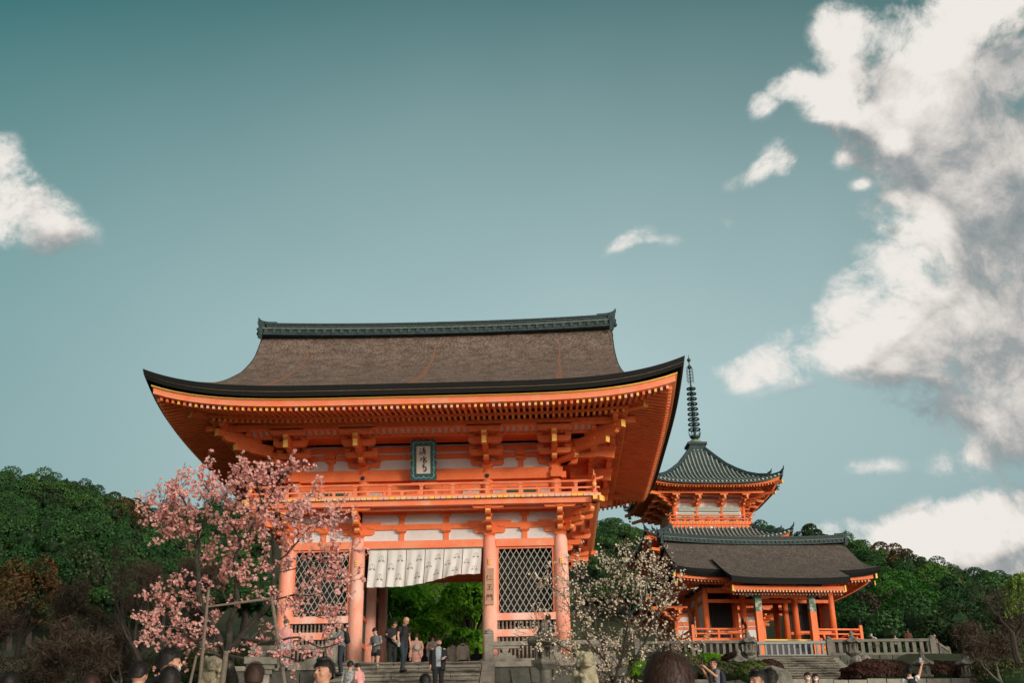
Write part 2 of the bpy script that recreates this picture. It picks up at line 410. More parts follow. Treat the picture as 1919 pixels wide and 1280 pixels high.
# ------------------------------------------------------------------ the great two-storey gate
GD = 3.07                                  # half depth; centre line at y = GD
EX, EY = 9.40, 7.91                        # eave half lengths
ZE = 8.73
FD = [0, .6, 1.7, 3.45, 5.44, 6.9, 7.4, 7.91]
FZ = [0, .20, .68, 1.62, 2.78, 3.9, 4.48, 5.3]
def lift(a, b, E, H, q=5.0):
    """corner lift at distances a, b from the two eaves meeting at the corner"""
    s, d = max(a, b), min(a, b)
    return H*max(0, 1-s/E)**q*max(0, 1-d/(E*.85))**1.5
def roof_z(s, d, half):
    """s along the eave from its middle, d in from the eave, half = eave half length"""
    return ZE+float(np.interp(d, FD, FZ))+lift(half-abs(s), d, EX, .78)
def smoothF():
    global FD, FZ
    x = np.linspace(0, 7.91, 60); y = np.interp(x, FD, FZ)
    for _ in range(6): y[1:-1] = (y[:-2]+y[1:-1]*2+y[2:])/4
    FD, FZ = x, y
smoothF()
gate = empty('temple_gate', (0, 0, 0), 0, 'large two-storey vermilion gate with sweeping bark roof behind the stone steps', 'gate')
lower = sides(0, GD, 5.0, GD); upper = sides(0, GD, 4.86, 2.99); roofF = sides(0, GD, EX, EY)
LS = {'front': [-5, -2.41, 2.41, 5], 'back': [-5, -2.41, 2.41, 5], 'right': [-3.07, 0, 3.07], 'left': [-3.07, 0, 3.07]}
US = {'front': [-4.86, -2.33, 2.33, 4.86], 'back': [-4.86, -2.33, 2.33, 4.86], 'right': [-2.99, 0, 2.99], 'left': [-2.99, 0, 2.99]}

# lower columns: twelve round posts
for x in (-5, -2.41, 2.41, 5):
    for y in (0, GD, 2*GD):
        if y == GD and abs(x) > 0 and False: continue
        b = MB(); b.lathe([(.27, .12), (.265, 1.5), (.26, 3.5), (.245, 4.36), (.20, 4.5)], (x, y, 0), 20)
        c = b.build('column', PINK, gate, True)
        b = MB(); b.lathe([(.42, -.02), (.42, .06), (.34, .12)], (x, y, 0), 16); b.build('base_stone', STONE, c)
        if y == 0:
            b = MB(); b.box(x-.04, x+.04, -.30, -.262, 3.42, 3.62, 0); b.box(x-.022, x+.022, -.304, -.298, 3.55, 3.58, 1); b.box(x-.022, x+.022, -.304, -.298, 3.47, 3.50, 1)
            b.build('nail_cover', [YEL, GREYW], c)
# lower walls
for sn, f in lower.items():
    ss = LS[sn]; fr = sn in ('front', 'back')
    for i in range(len(ss)-1):
        a, c = ss[i], ss[i+1]; r = .235; mid = (a+c)/2
        b = MB(); f.box(b, a+r, c-r, -.13, .13, 4.10, 4.38); b.build('tie_beam', PINK2, gate)
        b = MB(); f.box(b, a+.1, c-.1, -.02, .02, 4.38, 5.62); b.build('plaster_panel', WHITE, gate)
        b = MB(); f.box(b, a+.1, c-.1, -.09, .09, 4.80, 5.0, 0)
        f.box(b, a+.1, c-.1, -.09, .09, 5.38, 5.56, 0)
        w = c-a
        for s in ([mid-.82, mid+.82] if w > 4 else [mid]):
            f.box(b, s-.09, s+.09, -.075, .075, 4.384, 4.797, 0); block(b, f.P(s, 0, 4.66), f.a, .34, .14, 0, .6)
            f.box(b, s-.09, s+.09, -.075, .075, 5.003, 5.377, 0); block(b, f.P(s, 0, 5.25), f.a, .34, .13, 0, .6)
        b.build('wall_beam', RED, gate)
        if sn != 'front' and not (sn == 'back' and i == 1):
            b = MB(); f.box(b, a+.2, c-.2, -.03, .03, .12, 4.10); b.build('plank_wall', GREYW if not fr else DARK, gate)
    for j, s in enumerate(ss):
        if not fr and j in (0, 2): continue
        dirs = ['n']
        if fr and j == 0: dirs = ['n', '-a', 'e']
        if fr and j == 3: dirs = ['n', 'a', 'd']
        b = MB(); bracket(b, f, s, 4.5, 1.0, 3, .36, .225, .18, dirs, (3,), .58)
        b.build('bracket_set', [RED, NOSE], gate)
# guardian screens in the two side bays
for sg in (-1, 1):
    for yy, ff in ((0, lower['front']), (0, lower['back'])):
        f = ff; o = MB()
        x0, x1 = (2.64, 4.77) if sg > 0 else (-4.77, -2.64)
        f.box(o, x0, x1, -.06, .05, 4.03, 4.09); f.box(o, x0, x0+.09, -.06, .05, 1.70, 4.03); f.box(o, x1-.09, x1, -.06, .05, 1.70, 4.03)
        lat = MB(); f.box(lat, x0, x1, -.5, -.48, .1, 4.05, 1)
        w = x1-x0-.18; h = 2.32; zz0 = 1.71; n = 9; p = w/n; k = h/ (p*2.05)
        for i in range(-14, 26):
            for dr in (1, -1):
                # slanted bar z = zz0 + (s-s0)*slope*dr
                s0 = x0+.09+i*p; slope = 1.75
                pts = []
                for z_ in (zz0, zz0+h):
                    pts.append((s0+dr*(z_-zz0)/slope, z_))
                (sa, za), (sb, zb) = pts
                lo, hi = x0+.09, x1-.09
                def clip(sa, za, sb, zb):
                    if sa == sb: return None
                    t0, t1 = 0., 1.
                    for L_, sgn in ((lo, 1), (hi, -1)):
                        da, db = sgn*(sa-L_), sgn*(sb-L_)
                        if da < 0 and db < 0: return None
                        if da < 0: t0 = max(t0, da/(da-db))
                        elif db < 0: t1 = min(t1, da/(da-db))
                    return (sa+(sb-sa)*t0, za+(zb-za)*t0, sa+(sb-sa)*t1, za+(zb-za)*t1) if t1 > t0 else None
                q = clip(sa, za, sb, zb)
                if q and math.hypot(q[2]-q[0], q[3]-q[1]) > .05:
                    lat.beam(f.P(q[0], .0+.012*dr, q[1]), f.P(q[2], .0+.012*dr, q[3]), .022, .022, 0, f.n)
        sc = o.build('lattice_screen', PINK2, gate)
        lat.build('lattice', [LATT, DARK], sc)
        b = MB(); f.box(b, x0-.02, x1+.02, -.10, .12, 1.45, 1.70); f.box(b, x0-.02, x1+.02, -.10, .12, .88, 1.13); b.build('rail', PINK, gate)
        b = MB()
        n = 15
        for i in range(n):
            s = x0+.08+(x1-x0-.16)*i/(n-1)
            b.lathe([(.045, 0), (.045, .1), (.03, .14), (.04, .22), (.028, .30), (.028, .31)], f.P(s, 0, 1.135), 8)
            b.lathe([(.045, 0), (.045, .76)], f.P(s, 0, .115), 8)
        b.build('baluster_row', GREYW, gate)
# passage side walls and ceiling
for sg in (-1, 1):
    b = MB(); x = sg*2.52
    b.box(x-.03, x+.03, .25, 2.82, .1, 4.38, 0); b.box(x-.03, x+.03, 3.32, 5.9, .1, 4.38, 0)
    for z_ in (.9, 1.9, 3.2): b.box(x-.07, x+.07, .27, 2.81, z_, z_+.16, 1); b.box(x-.07, x+.07, 3.33, 5.88, z_, z_+.16, 1)
    b.build('passage_wall', [mat('faded_green_plank', (.05, .075, .05), (.10, .085, .06), 2, .85), RED], gate)
b = MB(); b.box(-4.9, 4.9, .1, 6.04, 4.39, 4.44)
for y in (1.5, 3.07, 4.6): b.box(-4.9, 4.9, y-.12, y+.12, 4.1, 4.388)
b.build('passage_ceiling', RED, gate)
b = MB(); b.box(-2.2, 2.2, 3.0, 3.14, 3.55, 4.098); b.build('lintel', RED, gate)
# balcony
bal = sides(0, GD, 6.46, 4.50)
b = MB(); b.box(-6.30, 6.30, GD-4.34, GD+4.34, 5.565, 5.66); bd = b.build('balcony', RED, gate)
b = MB(); e = MB(); rl = MB(); ps = MB()
for sn, f in bal.items():
    H = 6.46 if sn in ('front', 'back') else 4.50
    f.box(b, -H+.1, H-.1, -.30, -.10, 5.37, 5.562)
    f.box(b, -H+.3, H-.3, -.62, -.48, 5.30, 5.42)
    n = int(2*H/.205); p = 2*H/n
    for i in range(n): f.box(e, -H+i*p+.012, -H+(i+1)*p-.012, -.14, .02+.006*random.random(), 5.575, 5.672, 0 if random.random() < .72 else 1)
b.build('edge_beam', PINK2, bd); e.build('floor_edge_boards', [PALE, YEL], bd)
for sn, f in bal.items():
    H = 6.26 if sn in ('front', 'back') else 4.30
    b = MB()
    f.box(b, -H-.12, H+.12, -.26, -.14, 5.668, 5.78)
    f.box(b, -H-.2, H+.2, -.235, -.165, 5.90, 5.965)
    pts = [f.P(s, -.2, 6.18+.10*max(0, (abs(s)-H+.35)/.55)**1.6) for s in [-H-.33, -H-.2, -H-.05, -H+.15]+list(np.linspace(-H+.5, H-.5, 8))+[H-.15, H+.05, H+.2, H+.33]]
    b.tube(pts, .048, 8)
    pos = [0, 1.15, 2.4, 3.6, 4.9, 5.6] if H > 5 else [0, 1.2, 2.4, 3.4]
    for s in sorted({q*t for q in pos for t in (-1, 1)}):
        f.box(b, s-.07, s+.07, -.25, -.15, 5.78, 5.90); f.box(b, s-.055, s+.055, -.24, -.16, 5.965, 6.14); block(b, f.P(s, -.2, 6.08), f.a, .16, .06, 0, .6)
    for s in np.arange(-H+.6, H-.5, .62):
        if random.random() < .8: f.box(b, s-.05, s+.05, -.245, -.155, 5.78, 5.90)
    r_ = b.build('railing', PINK2, bd)
    b = MB(); c = f.P(H, -.2, 0)
    b.lathe([(.075, 5.60), (.075, 6.22), (.06, 6.24)], c, 10, 0)
    b.lathe([(.082, 6.02), (.082, 6.10)], c, 10, 1)
    b.lathe([(.085, 6.24), (.06, 6.27), (.075, 6.31), (.03, 6.40), (.012, 6.52), (.004, 6.6)], c, 10, 1)
    b.build('corner_post', [PINK2, YEL], bd)
    b = MB()
    for q, z_ in ((.02, 5.47), ):
        dd = (f.n+f.a)/math.sqrt(2)
        b.beam(f.P(H-.6, -.8, 5.47), f.P(H+.22, .02, 5.47), .2, .2, 0, cap=1)
        b.beam(f.P(H-.6, -.2-.0, 5.475), f.P(H+.33, -.2, 5.475), .16, .17, 0, cap=1)
        b.beam(f.P(H, -.8, 5.48), f.P(H, .16, 5.48), .16, .165, 0, cap=1)
    b.build('corner_beam', [RED, YEL], bd)
# upper storey
for x in (-4.86, -2.33, 2.33, 4.86):
    for y in (.08, GD, 6.06):
        if abs(x) < 3 and y == GD: continue
        b = MB(); b.lathe([(.235, 5.66), (.23, 6.9), (.21, 7.1)], (x, y, 0), 16); b.build('upper_column', RED, gate, True)
for sn, f in upper.items():
    ss = US[sn]; fr = sn in ('front', 'back')
    L = ss[-1]
    b = MB(); f.box(b, -L-.42, L+.42, -.16, .245, 6.645, 6.885, 0); f.box(b, -L-.3, L+.3, -.12, .16, 6.888, 7.10, 0)
    nb = b.build('upper_tie_beam', RED, gate)
    if sn in ('front', 'right', 'left'):
        for s in ss:
            h = MB(); h.prism([(.085*math.cos(PI*i/3), .085*math.sin(PI*i/3)) for i in range(6)], f.P(s, .262, 6.765), f.a, (0, 0, 1), f.n, .05)
            h.ball(f.P(s, .285, 6.765), .035, 8)
            h.build('hexagonal_nail_cover', BLACK, gate)
    for i in range(len(ss)-1):
        a, c = ss[i], ss[i+1]; mid = (a+c)/2
        b = MB(); f.box(b, a+.1, c-.1, -.02, .015, 7.10, 8.1); b.build('plaster_panel', WHITE, gate)
        b = MB(); f.box(b, a+.1, c-.1, -.085, .085, 7.53, 7.72, 0); f.box(b, a+.1, c-.1, -.085, .085, 7.81, 8.01, 0)
        if c-a < 4:
            f.box(b, mid-.095, mid+.095, -.07, .07, 7.103, 7.527); block(b, f.P(mid, 0, 7.40), f.a, .36, .13, 0, .6); f.box(b, mid-.16, mid+.16, -.07, .07, 7.723, 7.807); block(b, f.P(mid, 0, 7.60), f.a, .36, .2, 0, .9)
        b.build('wall_beam', RED, gate)
        b = MB(); f.box(b, a+.15, c-.15, -.03, .03, 5.66, 6.645, 0)
        if c-a > 4:
            for q in (-1.35, -.68, 0, .68, 1.35): f.box(b, mid+q-.03, mid+q+.03, .0, .07, 5.67, 6.64, 0)
            f.box(b, a+.2, c-.2, .0, .06, 6.30, 6.42, 0)
        else:
            f.box(b, a+.2, c-.2, .0, .06, 6.36, 6.46, 0); f.box(b, a+.2, c-.2, .0, .06, 5.72, 5.82, 0)
        ww = b.build('upper_wall', RED, gate)
        if fr and c-a < 4:
            b = MB(); s0, s1 = (3.05, 4.15) if mid > 0 else (-4.15, -3.05)
            f.box(b, s0, s1, .02, .035, 5.84, 6.34, 1)
            for q in np.arange(s0+.03, s1, .055): f.box(b, q-.014, q+.014, .04, .075, 5.84, 6.34, 0)
            f.box(b, s0-.05, s0, .03, .09, 5.8, 6.36, 2); f.box(b, s1, s1+.05, .03, .09, 5.8, 6.36, 2); f.box(b, (s0+s1)/2-.03, (s0+s1)/2+.03, .05, .09, 5.8, 6.36, 2)
            b.build('slatted_window', [GREENP, DARK, RED], gate)
    for j, s in enumerate(ss):
        if not fr and j in (0, 2): continue
        dirs = ['n']
        if fr and j == 0: dirs = ['n', '-a', 'e']
        if fr and j == 3: dirs = ['n', 'a', 'd']
        b = MB(); bracket(b, f, s, 7.10, 1.0, 3, .73, .235, .19, dirs, (1, 2, 3), .62, nose=(2.24, .45, .27, .28))
        b.build('bracket_set', [RED, YEL], gate)
    # running purlins, slatted cove with painted panels, ceiling
    b = MB(); b1 = 1.46; b2 = 2.2
    f.box(b, -L-b1-.5, L+b1+.5, b1-.08, b1+.08, 7.97, 8.13)
    f.box(b, -L-b2-.75, L+b2+.75, b2-.09, b2+.09, 8.06, 8.27)
    b.build('purlin', RED, gate)
    b = MB(); f.box(b, -L-.1, L+.1, .09, b1-.09, 8.16, 8.2); b.build('eave_ceiling', RED, gate)
    b = MB()
    n = int(2*(L+1.4)/.225); p = 2*(L+1.4)/n
    f.box(b, -L-b1, L+b1, b1+.02, b2-.05, 8.30, 8.32, 1)
    for i in range(n+1):
        s = -L-1.4+i*p
        b.hexa([f.P(s-.045, b1+.06, 7.98), f.P(s+.045, b1+.06, 7.98), f.P(s+.045, b2-.07, 8.20), f.P(s-.045, b2-.07, 8.20), f.P(s-.045, b1+.06, 8.1), f.P(s+.045, b1+.06, 8.1), f.P(s+.045, b2-.07, 8.3), f.P(s-.045, b2-.07, 8.3)], 0)
    s0 = -L-1.4
    b.hexa([f.P(-L-1.4, b1+.08, 8.06), f.P(L+1.4, b1+.08, 8.06), f.P(L+1.4, b2-.09, 8.25), f.P(-L-1.4, b2-.09, 8.25), f.P(-L-1.4, b1+.08, 8.07), f.P(L+1.4, b1+.08, 8.07), f.P(L+1.4, b2-.09, 8.26), f.P(-L-1.4, b2-.09, 8.26)], 1)
    pp = mat('painted_cove_panels', (.80, .72, .68), (.70, .52, .48), 9, .8, .2, 14, c3=(.20, .13, .12), t3=(.60, .66), s3=14) if 'painted_cove_panels' not in MATS else MATS['painted_cove_panels']
    b.build('slatted_cove', [RED, pp], gate)
# corner beams thrust out diagonally under the eaves
b = None
for sx in (-1, 1):
    for sy in (-1, 1):
        c = np.array((sx*4.86, GD+sy*2.99, 0.)); d = np.array((sx, sy, 0.))/math.sqrt(2)
        b = MB()
        b.beam(c+d*1.2+np.array((0, 0, 7.72)), c+d*2.72+np.array((0, 0, 7.56)), .2, .24, 0, cap=1)
        b.beam(c+d*1.7+np.array((0, 0, 8.02)), c+d*3.5+np.array((0, 0, 7.95)), .22, .26, 0, cap=1)
        b.lathe([(.16, 0), (.12, .05), (.10, .16), (.14, .22), (.16, .26)], c+d*3.06+np.array((0, 0, 8.05)), 8, 0)
        b.build('corner_bracket_beam', [RED, YEL], gate)
        b = MB()
        b.beam(c+d*.2+np.array((0, 0, 8.9)), c+d*4.60+np.array((0, 0, 8.42)), .24, .30, 0, cap=1)
        b.beam(c+d*3.9+np.array((0, 0, 8.66)), c+d*5.75+np.array((0, 0, 8.86)), .22, .24, 2, cap=3)
        b.build('hip_rafter', [RED, YEL, PINK2, GREYW], gate)
# eaves: two tiers of rafters, lining boards, fascia
def eaves(fr, half, E, H, z, dlo, dhi, dw, parent, pitch=.206, names=True, m=(RED, YEL, PALE), k=1.0, lower_slope=.30, upper_slope=.10, w=.088, fasc=.25, zl=0., lz=.78):
    """fr frame whose o=0 is the eave line, pointing outwards; z = height of the roof's lower edge"""
    n = int(2*half/pitch); p = 2*half/n
    lo, hi, so, fa, fy = MB(), MB(), MB(), MB(), MB()
    zlo = z-.12*k+zl                                # underside end of lower rafters
    for i in range(n+1):
        s = -half+i*p; c = half-abs(s)
        L = lambda d: lift(max(c, 0), d, E, lz, 5.0)
        if c > dlo+.08:
            d1 = min(dw, c); a = fr.P(s, -d1, zlo+(d1-dlo)*lower_slope+.055*k+L(dlo)); b_ = fr.P(s, -dlo, zlo+.055*k+L(dlo))
            lo.beam(a, b_, w*k, .145*k, 0); v = (b_-a)/np.linalg.norm(b_-a)
            lo.obox(b_+v*.006, v*.006, fr.a*w*k*.5, np.array((0, 0, .057*k)), 1 if random.random() < .35 else 3)
        if c > dhi+.05:
            d1 = min(dlo+.22, c); zh = z-.12*k+.055*k
            a = fr.P(s, -d1, zh+(d1-dhi)*upper_slope+L(dhi)+.01); b_ = fr.P(s, -dhi, zh+L(dhi)+.01)
            hi.beam(a, b_, w*.95*k, .14*k, 0); v = (b_-a)/np.linalg.norm(b_-a)
            hi.obox(b_+v*.006, v*.006, fr.a*w*k*.48, np.array((0, 0, .055*k)), random.choice((1, 2, 2, 0, 1)))
    ns = 40
    def strip(mb, da, db, za, zb, t, mi, tri=True):
        for i in range(ns):
            q = []
            for ss_ in (-1+2*i/ns, -1+2*(i+1)/ns):
                sa, sb = ss_*(half-da), ss_*(half-db)
                la, lb = lift(half-abs(sa), da, E, lz), lift(half-abs(sb), db, E, lz)
                q.append((fr.P(sa, -da, za+la), fr.P(sb, -db, zb+lb)))
            (a0, b0), (a1, b1) = q; tz = np.array((0, 0, t))
            mb.hexa([a0, a1, b1, b0, a0+tz, a1+tz, b1+tz, b0+tz], mi)
    # boards over the rafters
    strip(so, dlo-.05, dw, zlo+.12*k, zlo+(dw-dlo)*lower_slope+.12*k, .02, 0)
    strip(so, dhi-.1, dlo+.2, z-.12*k+.135*k, z-.12*k+.135*k+(dlo+.2-dhi)*upper_slope, .02, 0)
    strip(so, dlo-.07, dlo+.07, zlo+.125*k, zlo+.125*k, .075*k, 0)
    # fascia and its ochre upper edge
    strip(fa, dhi-.12, dhi-.22+.3, z+.01, z+.01, fasc*k, 0)
    strip(fy, dhi-.19, dhi+.0, z+.012+fasc*k, z+.012+fasc*k, .045*k, 0)
    lo.build('rafter_row', list(m)+[NOSE], parent); hi.build('rafter_row', list(m), parent)
    so.build('eave_boards', m[0], parent); x = fa.build('fascia', PINK2 if k == 1 else m[0], parent); fy.build('fascia_edge', YEL, x)
for sn, f in roofF.items():
    half, dw = (EX, 4.9) if sn in ('front', 'back') else (EY, 4.6)
    eaves(f, half, EX, .78, 8.09, 1.94, .46, dw, gate, pitch=.206, fasc=.22, zl=.10, upper_slope=.19)
# bark roof
roof = None
def roof_part():
    b = MB()
    xv = 7.45
    def front(sy):
        def fn(u, v):
            d = v*7.91; mx = min(EX-d, EX) if d < EX-xv else xv
            s = (u*2-1)*mx
            return (s, GD+sy*(EY-d), roof_z(s, d, EX))
        return fn
    for sy in (-1, 1): b.grid(front(sy), 72, 46, 0)
    for sx in (-1, 1):
        def side(u, v):
            d = v*2.6; mx = EY-min(d, 99); s = (u*2-1)*mx
            return (sx*(EX-d), GD+s, roof_z(s, d, EY)-.004)
        b.grid(side, 60, 12, 0)
        # gable wall, slightly inside the verge
        for i in range(24):
            y0, y1 = -5.6+i*11.2/24, -5.6+(i+1)*11.2/24
            z0, z1 = (roof_z(0, EY-abs(q), EX)-.3 for q in (y0, y1))
            b.add([(sx*6.75, GD+y0, 9.4), (sx*6.75, GD+y1, 9.4), (sx*6.75, GD+y1, max(z1, 9.41)), (sx*6.75, GD+y0, max(z0, 9.41))], [(0, 1, 2, 3)], 2)
        # thick verge
        ds = np.linspace(1.7, 7.91, 30)
        for sy in (-1, 1):
            for d0, d1 in zip(ds[:-1], ds[1:]):
                p = lambda d, x, dz: (sx*x, GD+sy*(EY-d), roof_z(xv, d, EX)+dz)
                b.hexa([p(d0, xv-.5, -.36), p(d1, xv-.5, -.36), p(d1, xv+.0, -.30), p(d0, xv+.0, -.30), p(d0, xv-.5, -.06), p(d1, xv-.5, -.06), p(d1, xv+.035, .0), p(d0, xv+.035, .0)], 1)
                b.hexa([p(d0, xv-.3, -.85), p(d1, xv-.3, -.85), p(d1, xv-.18, -.85), p(d0, xv-.18, -.85), p(d0, xv-.3, -.36), p(d1, xv-.3, -.36), p(d1, xv-.18, -.33), p(d0, xv-.18, -.33)], 3)
    r = b.build('roof', [BARK, BARKE, DARK, RED], gate, True)
    # thick layered eave edge
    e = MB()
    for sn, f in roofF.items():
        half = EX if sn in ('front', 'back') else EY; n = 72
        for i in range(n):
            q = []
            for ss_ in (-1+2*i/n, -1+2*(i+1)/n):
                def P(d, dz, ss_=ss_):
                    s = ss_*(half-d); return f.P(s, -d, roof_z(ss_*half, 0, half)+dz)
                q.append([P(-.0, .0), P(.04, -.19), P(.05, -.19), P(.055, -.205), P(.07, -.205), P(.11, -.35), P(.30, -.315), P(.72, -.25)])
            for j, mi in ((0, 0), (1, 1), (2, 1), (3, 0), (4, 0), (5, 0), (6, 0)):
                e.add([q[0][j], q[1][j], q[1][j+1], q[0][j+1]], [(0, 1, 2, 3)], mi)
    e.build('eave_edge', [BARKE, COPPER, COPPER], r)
    # underside lining between the edge and the fascia
    # bark repairs: narrow strips running down the slope
    for x, wv in ((-5.25, .35), (.02, .4), (5.2, .3)):
        k = MB(); ds = np.linspace(.25, 7.4, 40)
        for d0, d1 in zip(ds[:-1], ds[1:]):
            w0, w1 = (.03+wv*max(0, 1-d/7.6)**1.5*1.5*(.8+.2*math.sin(d*9)) for d in (d0, d1))
            P = lambda d, s: (s, GD-(EY-d), roof_z(s, d, EX)+.012)
            wob = lambda d: x+.03*math.sin(d*2.1+x)
            k.add([P(d0, wob(d0)-w0), P(d0, wob(d0)+.03), P(d1, wob(d1)+.03), P(d1, wob(d1)-w1)], [(0, 1, 2, 3)], 0)
        k.build('bark_repair', BARKR, r)
    return r
roof = roof_part()
def ridge_tiles(parent, L, z0, h, w, cy, curve=.16, disc=.36, horn=.5, name='ridge', mats=(None, None), bend=0.):
    zc = lambda x: curve*(abs(x)/L)**2.2
    b = MB(); n = 40
    def layer(za, zb, wa, wb, ext, m=0):
        for i in range(n):
            x0, x1 = (-L-ext)+(2*L+2*ext)*i/n, (-L-ext)+(2*L+2*ext)*(i+1)/n
            a0, a1 = zc(x0)+z0, zc(x1)+z0
            b.hexa([(x0, cy-wa, za+a0), (x1, cy-wa, za+a1), (x1, cy+wa, za+a1), (x0, cy+wa, za+a0), (x0, cy-wb, zb+a0), (x1, cy-wb, zb+a1), (x1, cy+wb, zb+a1), (x0, cy+wb, zb+a0)], m)
    layer(0, h*.12, w*1.25, w*1.25, 0, 0); layer(h*.12, h*.40, w*1.0, w*1.0, -.04, 0); layer(h*.40, h*.48, w*1.25, w*1.25, .02, 2)
    layer(h*.47, h*.80, w*.8, w*.8, -.1, 0); layer(h*.80, h*.88, w*.95, w*.95, .0, 1); layer(h*.88, h*1.0, w*.5, w*.28, .06, 0)
    r = b.build(name, [TILE, TILED if False else mat('tile_course_edge', (.06, .085, .085), (.03, .055, .06), 6, .7) if 'tile_course_edge' not in MATS else MATS['tile_course_edge'], mat('lichened_tile_line', (.17, .22, .17), (.08, .11, .10), 7, .8) if 'lichened_tile_line' not in MATS else MATS['lichened_tile_line']], parent)
    b = MB(); k = int(2*L/disc)
    for i in range(k+1):
        x = -L+.12+(2*L-.24)*i/k
        for sy in (-1, 1):
            b.lathe([(h*.13, 0), (h*.13, .06), (h*.09, .062), (h*.07, .05)], (0, 0, 0), 10)
            v0 = len(b.v)-40
            for q in range(v0, len(b.v)):
                a = b.v[q]; b.v[q] = (x+a[0], cy+sy*(w*1.0+a[2]), z0+h*.27+zc(x)+a[1])
    b.build('round_end_tiles', MATS['tile_course_edge'], r)
    b = MB(); rows = 3
    for j in range(rows):
        for i in range(int(2*L/.16)):
            x = -L+.15+i*.16+(j % 2)*.08
            for sy in (-1, 1): b.obox((x, cy+sy*w*.81, z0+zc(x)+h*(.52+.10*j)), (.055, 0, 0), (0, .02, 0), (0, 0, h*.034), 0)
    b.build('openwork_tiles', MATS['tile_course_edge'], r)
    for sx in (-1, 1):
        b = MB(); xe = sx*(L+.02); zz = z0+zc(L)
        poly = [(-.05, 0), (.18, .05), (.20, h*.25), (.30, h*.45), (.20, h*.6), (.28, h*.95), (.16, h*1.0), (-.05, h*.95)]
        b.prism(poly, (xe, cy, zz), (sx, 0, 0), (0, 0, 1), (0, 1, 0), w*1.9)
        pts = [(xe-sx*.5, cy, zz+h*.94), (xe-sx*.1, cy, zz+h*.98), (xe+sx*.15, cy, zz+h*1.08), (xe+sx*.27, cy, zz+h*1.25), (xe+sx*.31, cy, zz+h*(1.25+horn*.6))]
        b.tube(pts, [w*.38, w*.36, w*.33, w*.22, .012], 8)
        for dz, rr in ((.3, .11), (.62, .08)): b.ball((xe+sx*.24, cy, zz+h*dz), rr, 8)
        for sy in (-1, 1): b.prism([(0, 0), (.18, .1), (.12, .5), (0, .6)], (xe, cy+sy*w*1.25, zz-.25), (sx, 0, 0), (0, 0, 1), (0, 1, 0), .08)
        b.build('ridge_end_tile', TILE, r)
    return r
ridge_tiles(roof, 7.34, 13.90, .66, .30, GD, horn=.35)

# ------------------------------------------------------------------ hanging things on the gate
def strokes(mb, F, segs, w, m=0, off=.006, taper=True):
    """brush strokes: segs = list of polylines in (u,v); F maps (u,v) -> point and gives U,V,N"""
    O, U, V, Nn = F
    for sg in segs:
        ww = w
        if isinstance(sg, tuple): sg, ww = sg
        P = [O+U*a+V*b+Nn*off for a, b in sg]; k = len(P)
        L = []; Rr = []
        for i in range(k):
            d = P[min(i+1, k-1)]-P[max(i-1, 0)]; d = d/max(np.linalg.norm(d), 1e-9); s_ = np.cross(Nn, d)
            t = i/(k-1); q = ww*(.55+.9*math.sin(PI*min(1, t*.85+.12))) if taper else ww
            L.append(P[i]+s_*q/2); Rr.append(P[i]-s_*q/2)
        for i in range(k-1):
            a = [L[i], L[i+1], Rr[i+1], Rr[i]]; b = [q+Nn*.004 for q in a]
            mb.add(a+b, [(3, 2, 1, 0), (4, 5, 6, 7), (0, 1, 5, 4), (1, 2, 6, 5), (2, 3, 7, 6), (3, 0, 4, 7)], m)
# name plaque leaning out from the upper wall
pq = empty('name_plaque', (0, -.55, 6.5), 0, 'teal framed plaque with black brushed characters hung under the gate eaves', 'plaque')
th = R(11); U = np.array((1., 0, 0)); V = np.array((0, -math.sin(th), math.cos(th))); Nn = np.array((0, -math.cos(th), -math.sin(th)))
O = np.array((0, 0, .03))
def wavy(w, h, n, amp):
    pts = []
    for (x0, y0, x1, y1, k) in ((-w, 0, w, 0, n), (w, 0, w, h, int(n*h/w/2)), (w, h, -w, h, n), (-w, h, -w, 0, int(n*h/w/2))):
        L = math.hypot(x1-x0, y1-y0); dx, dy = (x1-x0)/L, (y1-y0)/L
        for i in range(24):
            t = i/24; a = amp*(abs(math.sin(PI*k*t))-.5); pts.append((x0+(x1-x0)*t+dy*a, y0+(y1-y0)*t-dx*a))
    return pts
b = MB(); b.prism(wavy(.47, 1.50, 4, .05), O, U, V, Nn, .07); b.build('frame', TEALF, pq)
b = MB(); b.prism([(-.255, .24), (.255, .24), (.255, 1.26), (-.255, 1.26)], O+Nn*.05, U, V, Nn, .04); bp_ = b.build('panel', PANELP, pq)
b = MB()
for (w_, h_, a_) in ((.37, 1.30, .045),):
    pl = [(u_, v_+.10) for u_, v_ in wavy(w_, h_, 4, .06)]
    strokes(b, (O+Nn*.037, U, V, Nn), [pl+[pl[0]]], .018, 0, .0, False)
for (u_, v_) in [(-.38, .16), (.38, .16), (-.38, 1.34), (.38, 1.34), (0, .12), (0, 1.38), (-.4, .75), (.4, .75), (-.4, .45), (.4, .45), (-.4, 1.05), (.4, 1.05)]:
    sp = [(u_+.035*(1-t/9)*math.cos(t*.9), v_+.035*(1-t/9)*math.sin(t*.9)) for t in range(9)]
    strokes(b, (O+Nn*.037, U, V, Nn), [sp], .014, 0, .0, False)
b.build('scrollwork', TEALL, pq)
b = MB()   # the three characters in running script, top to bottom
Q = []
def ch(cx, cy, s, segs):
    for sg in segs:
        w_ = 1.
        if isinstance(sg, tuple): sg, w_ = sg
        Q.append(([(cx+a*s, cy+c*s) for a, c in sg], .026*w_))
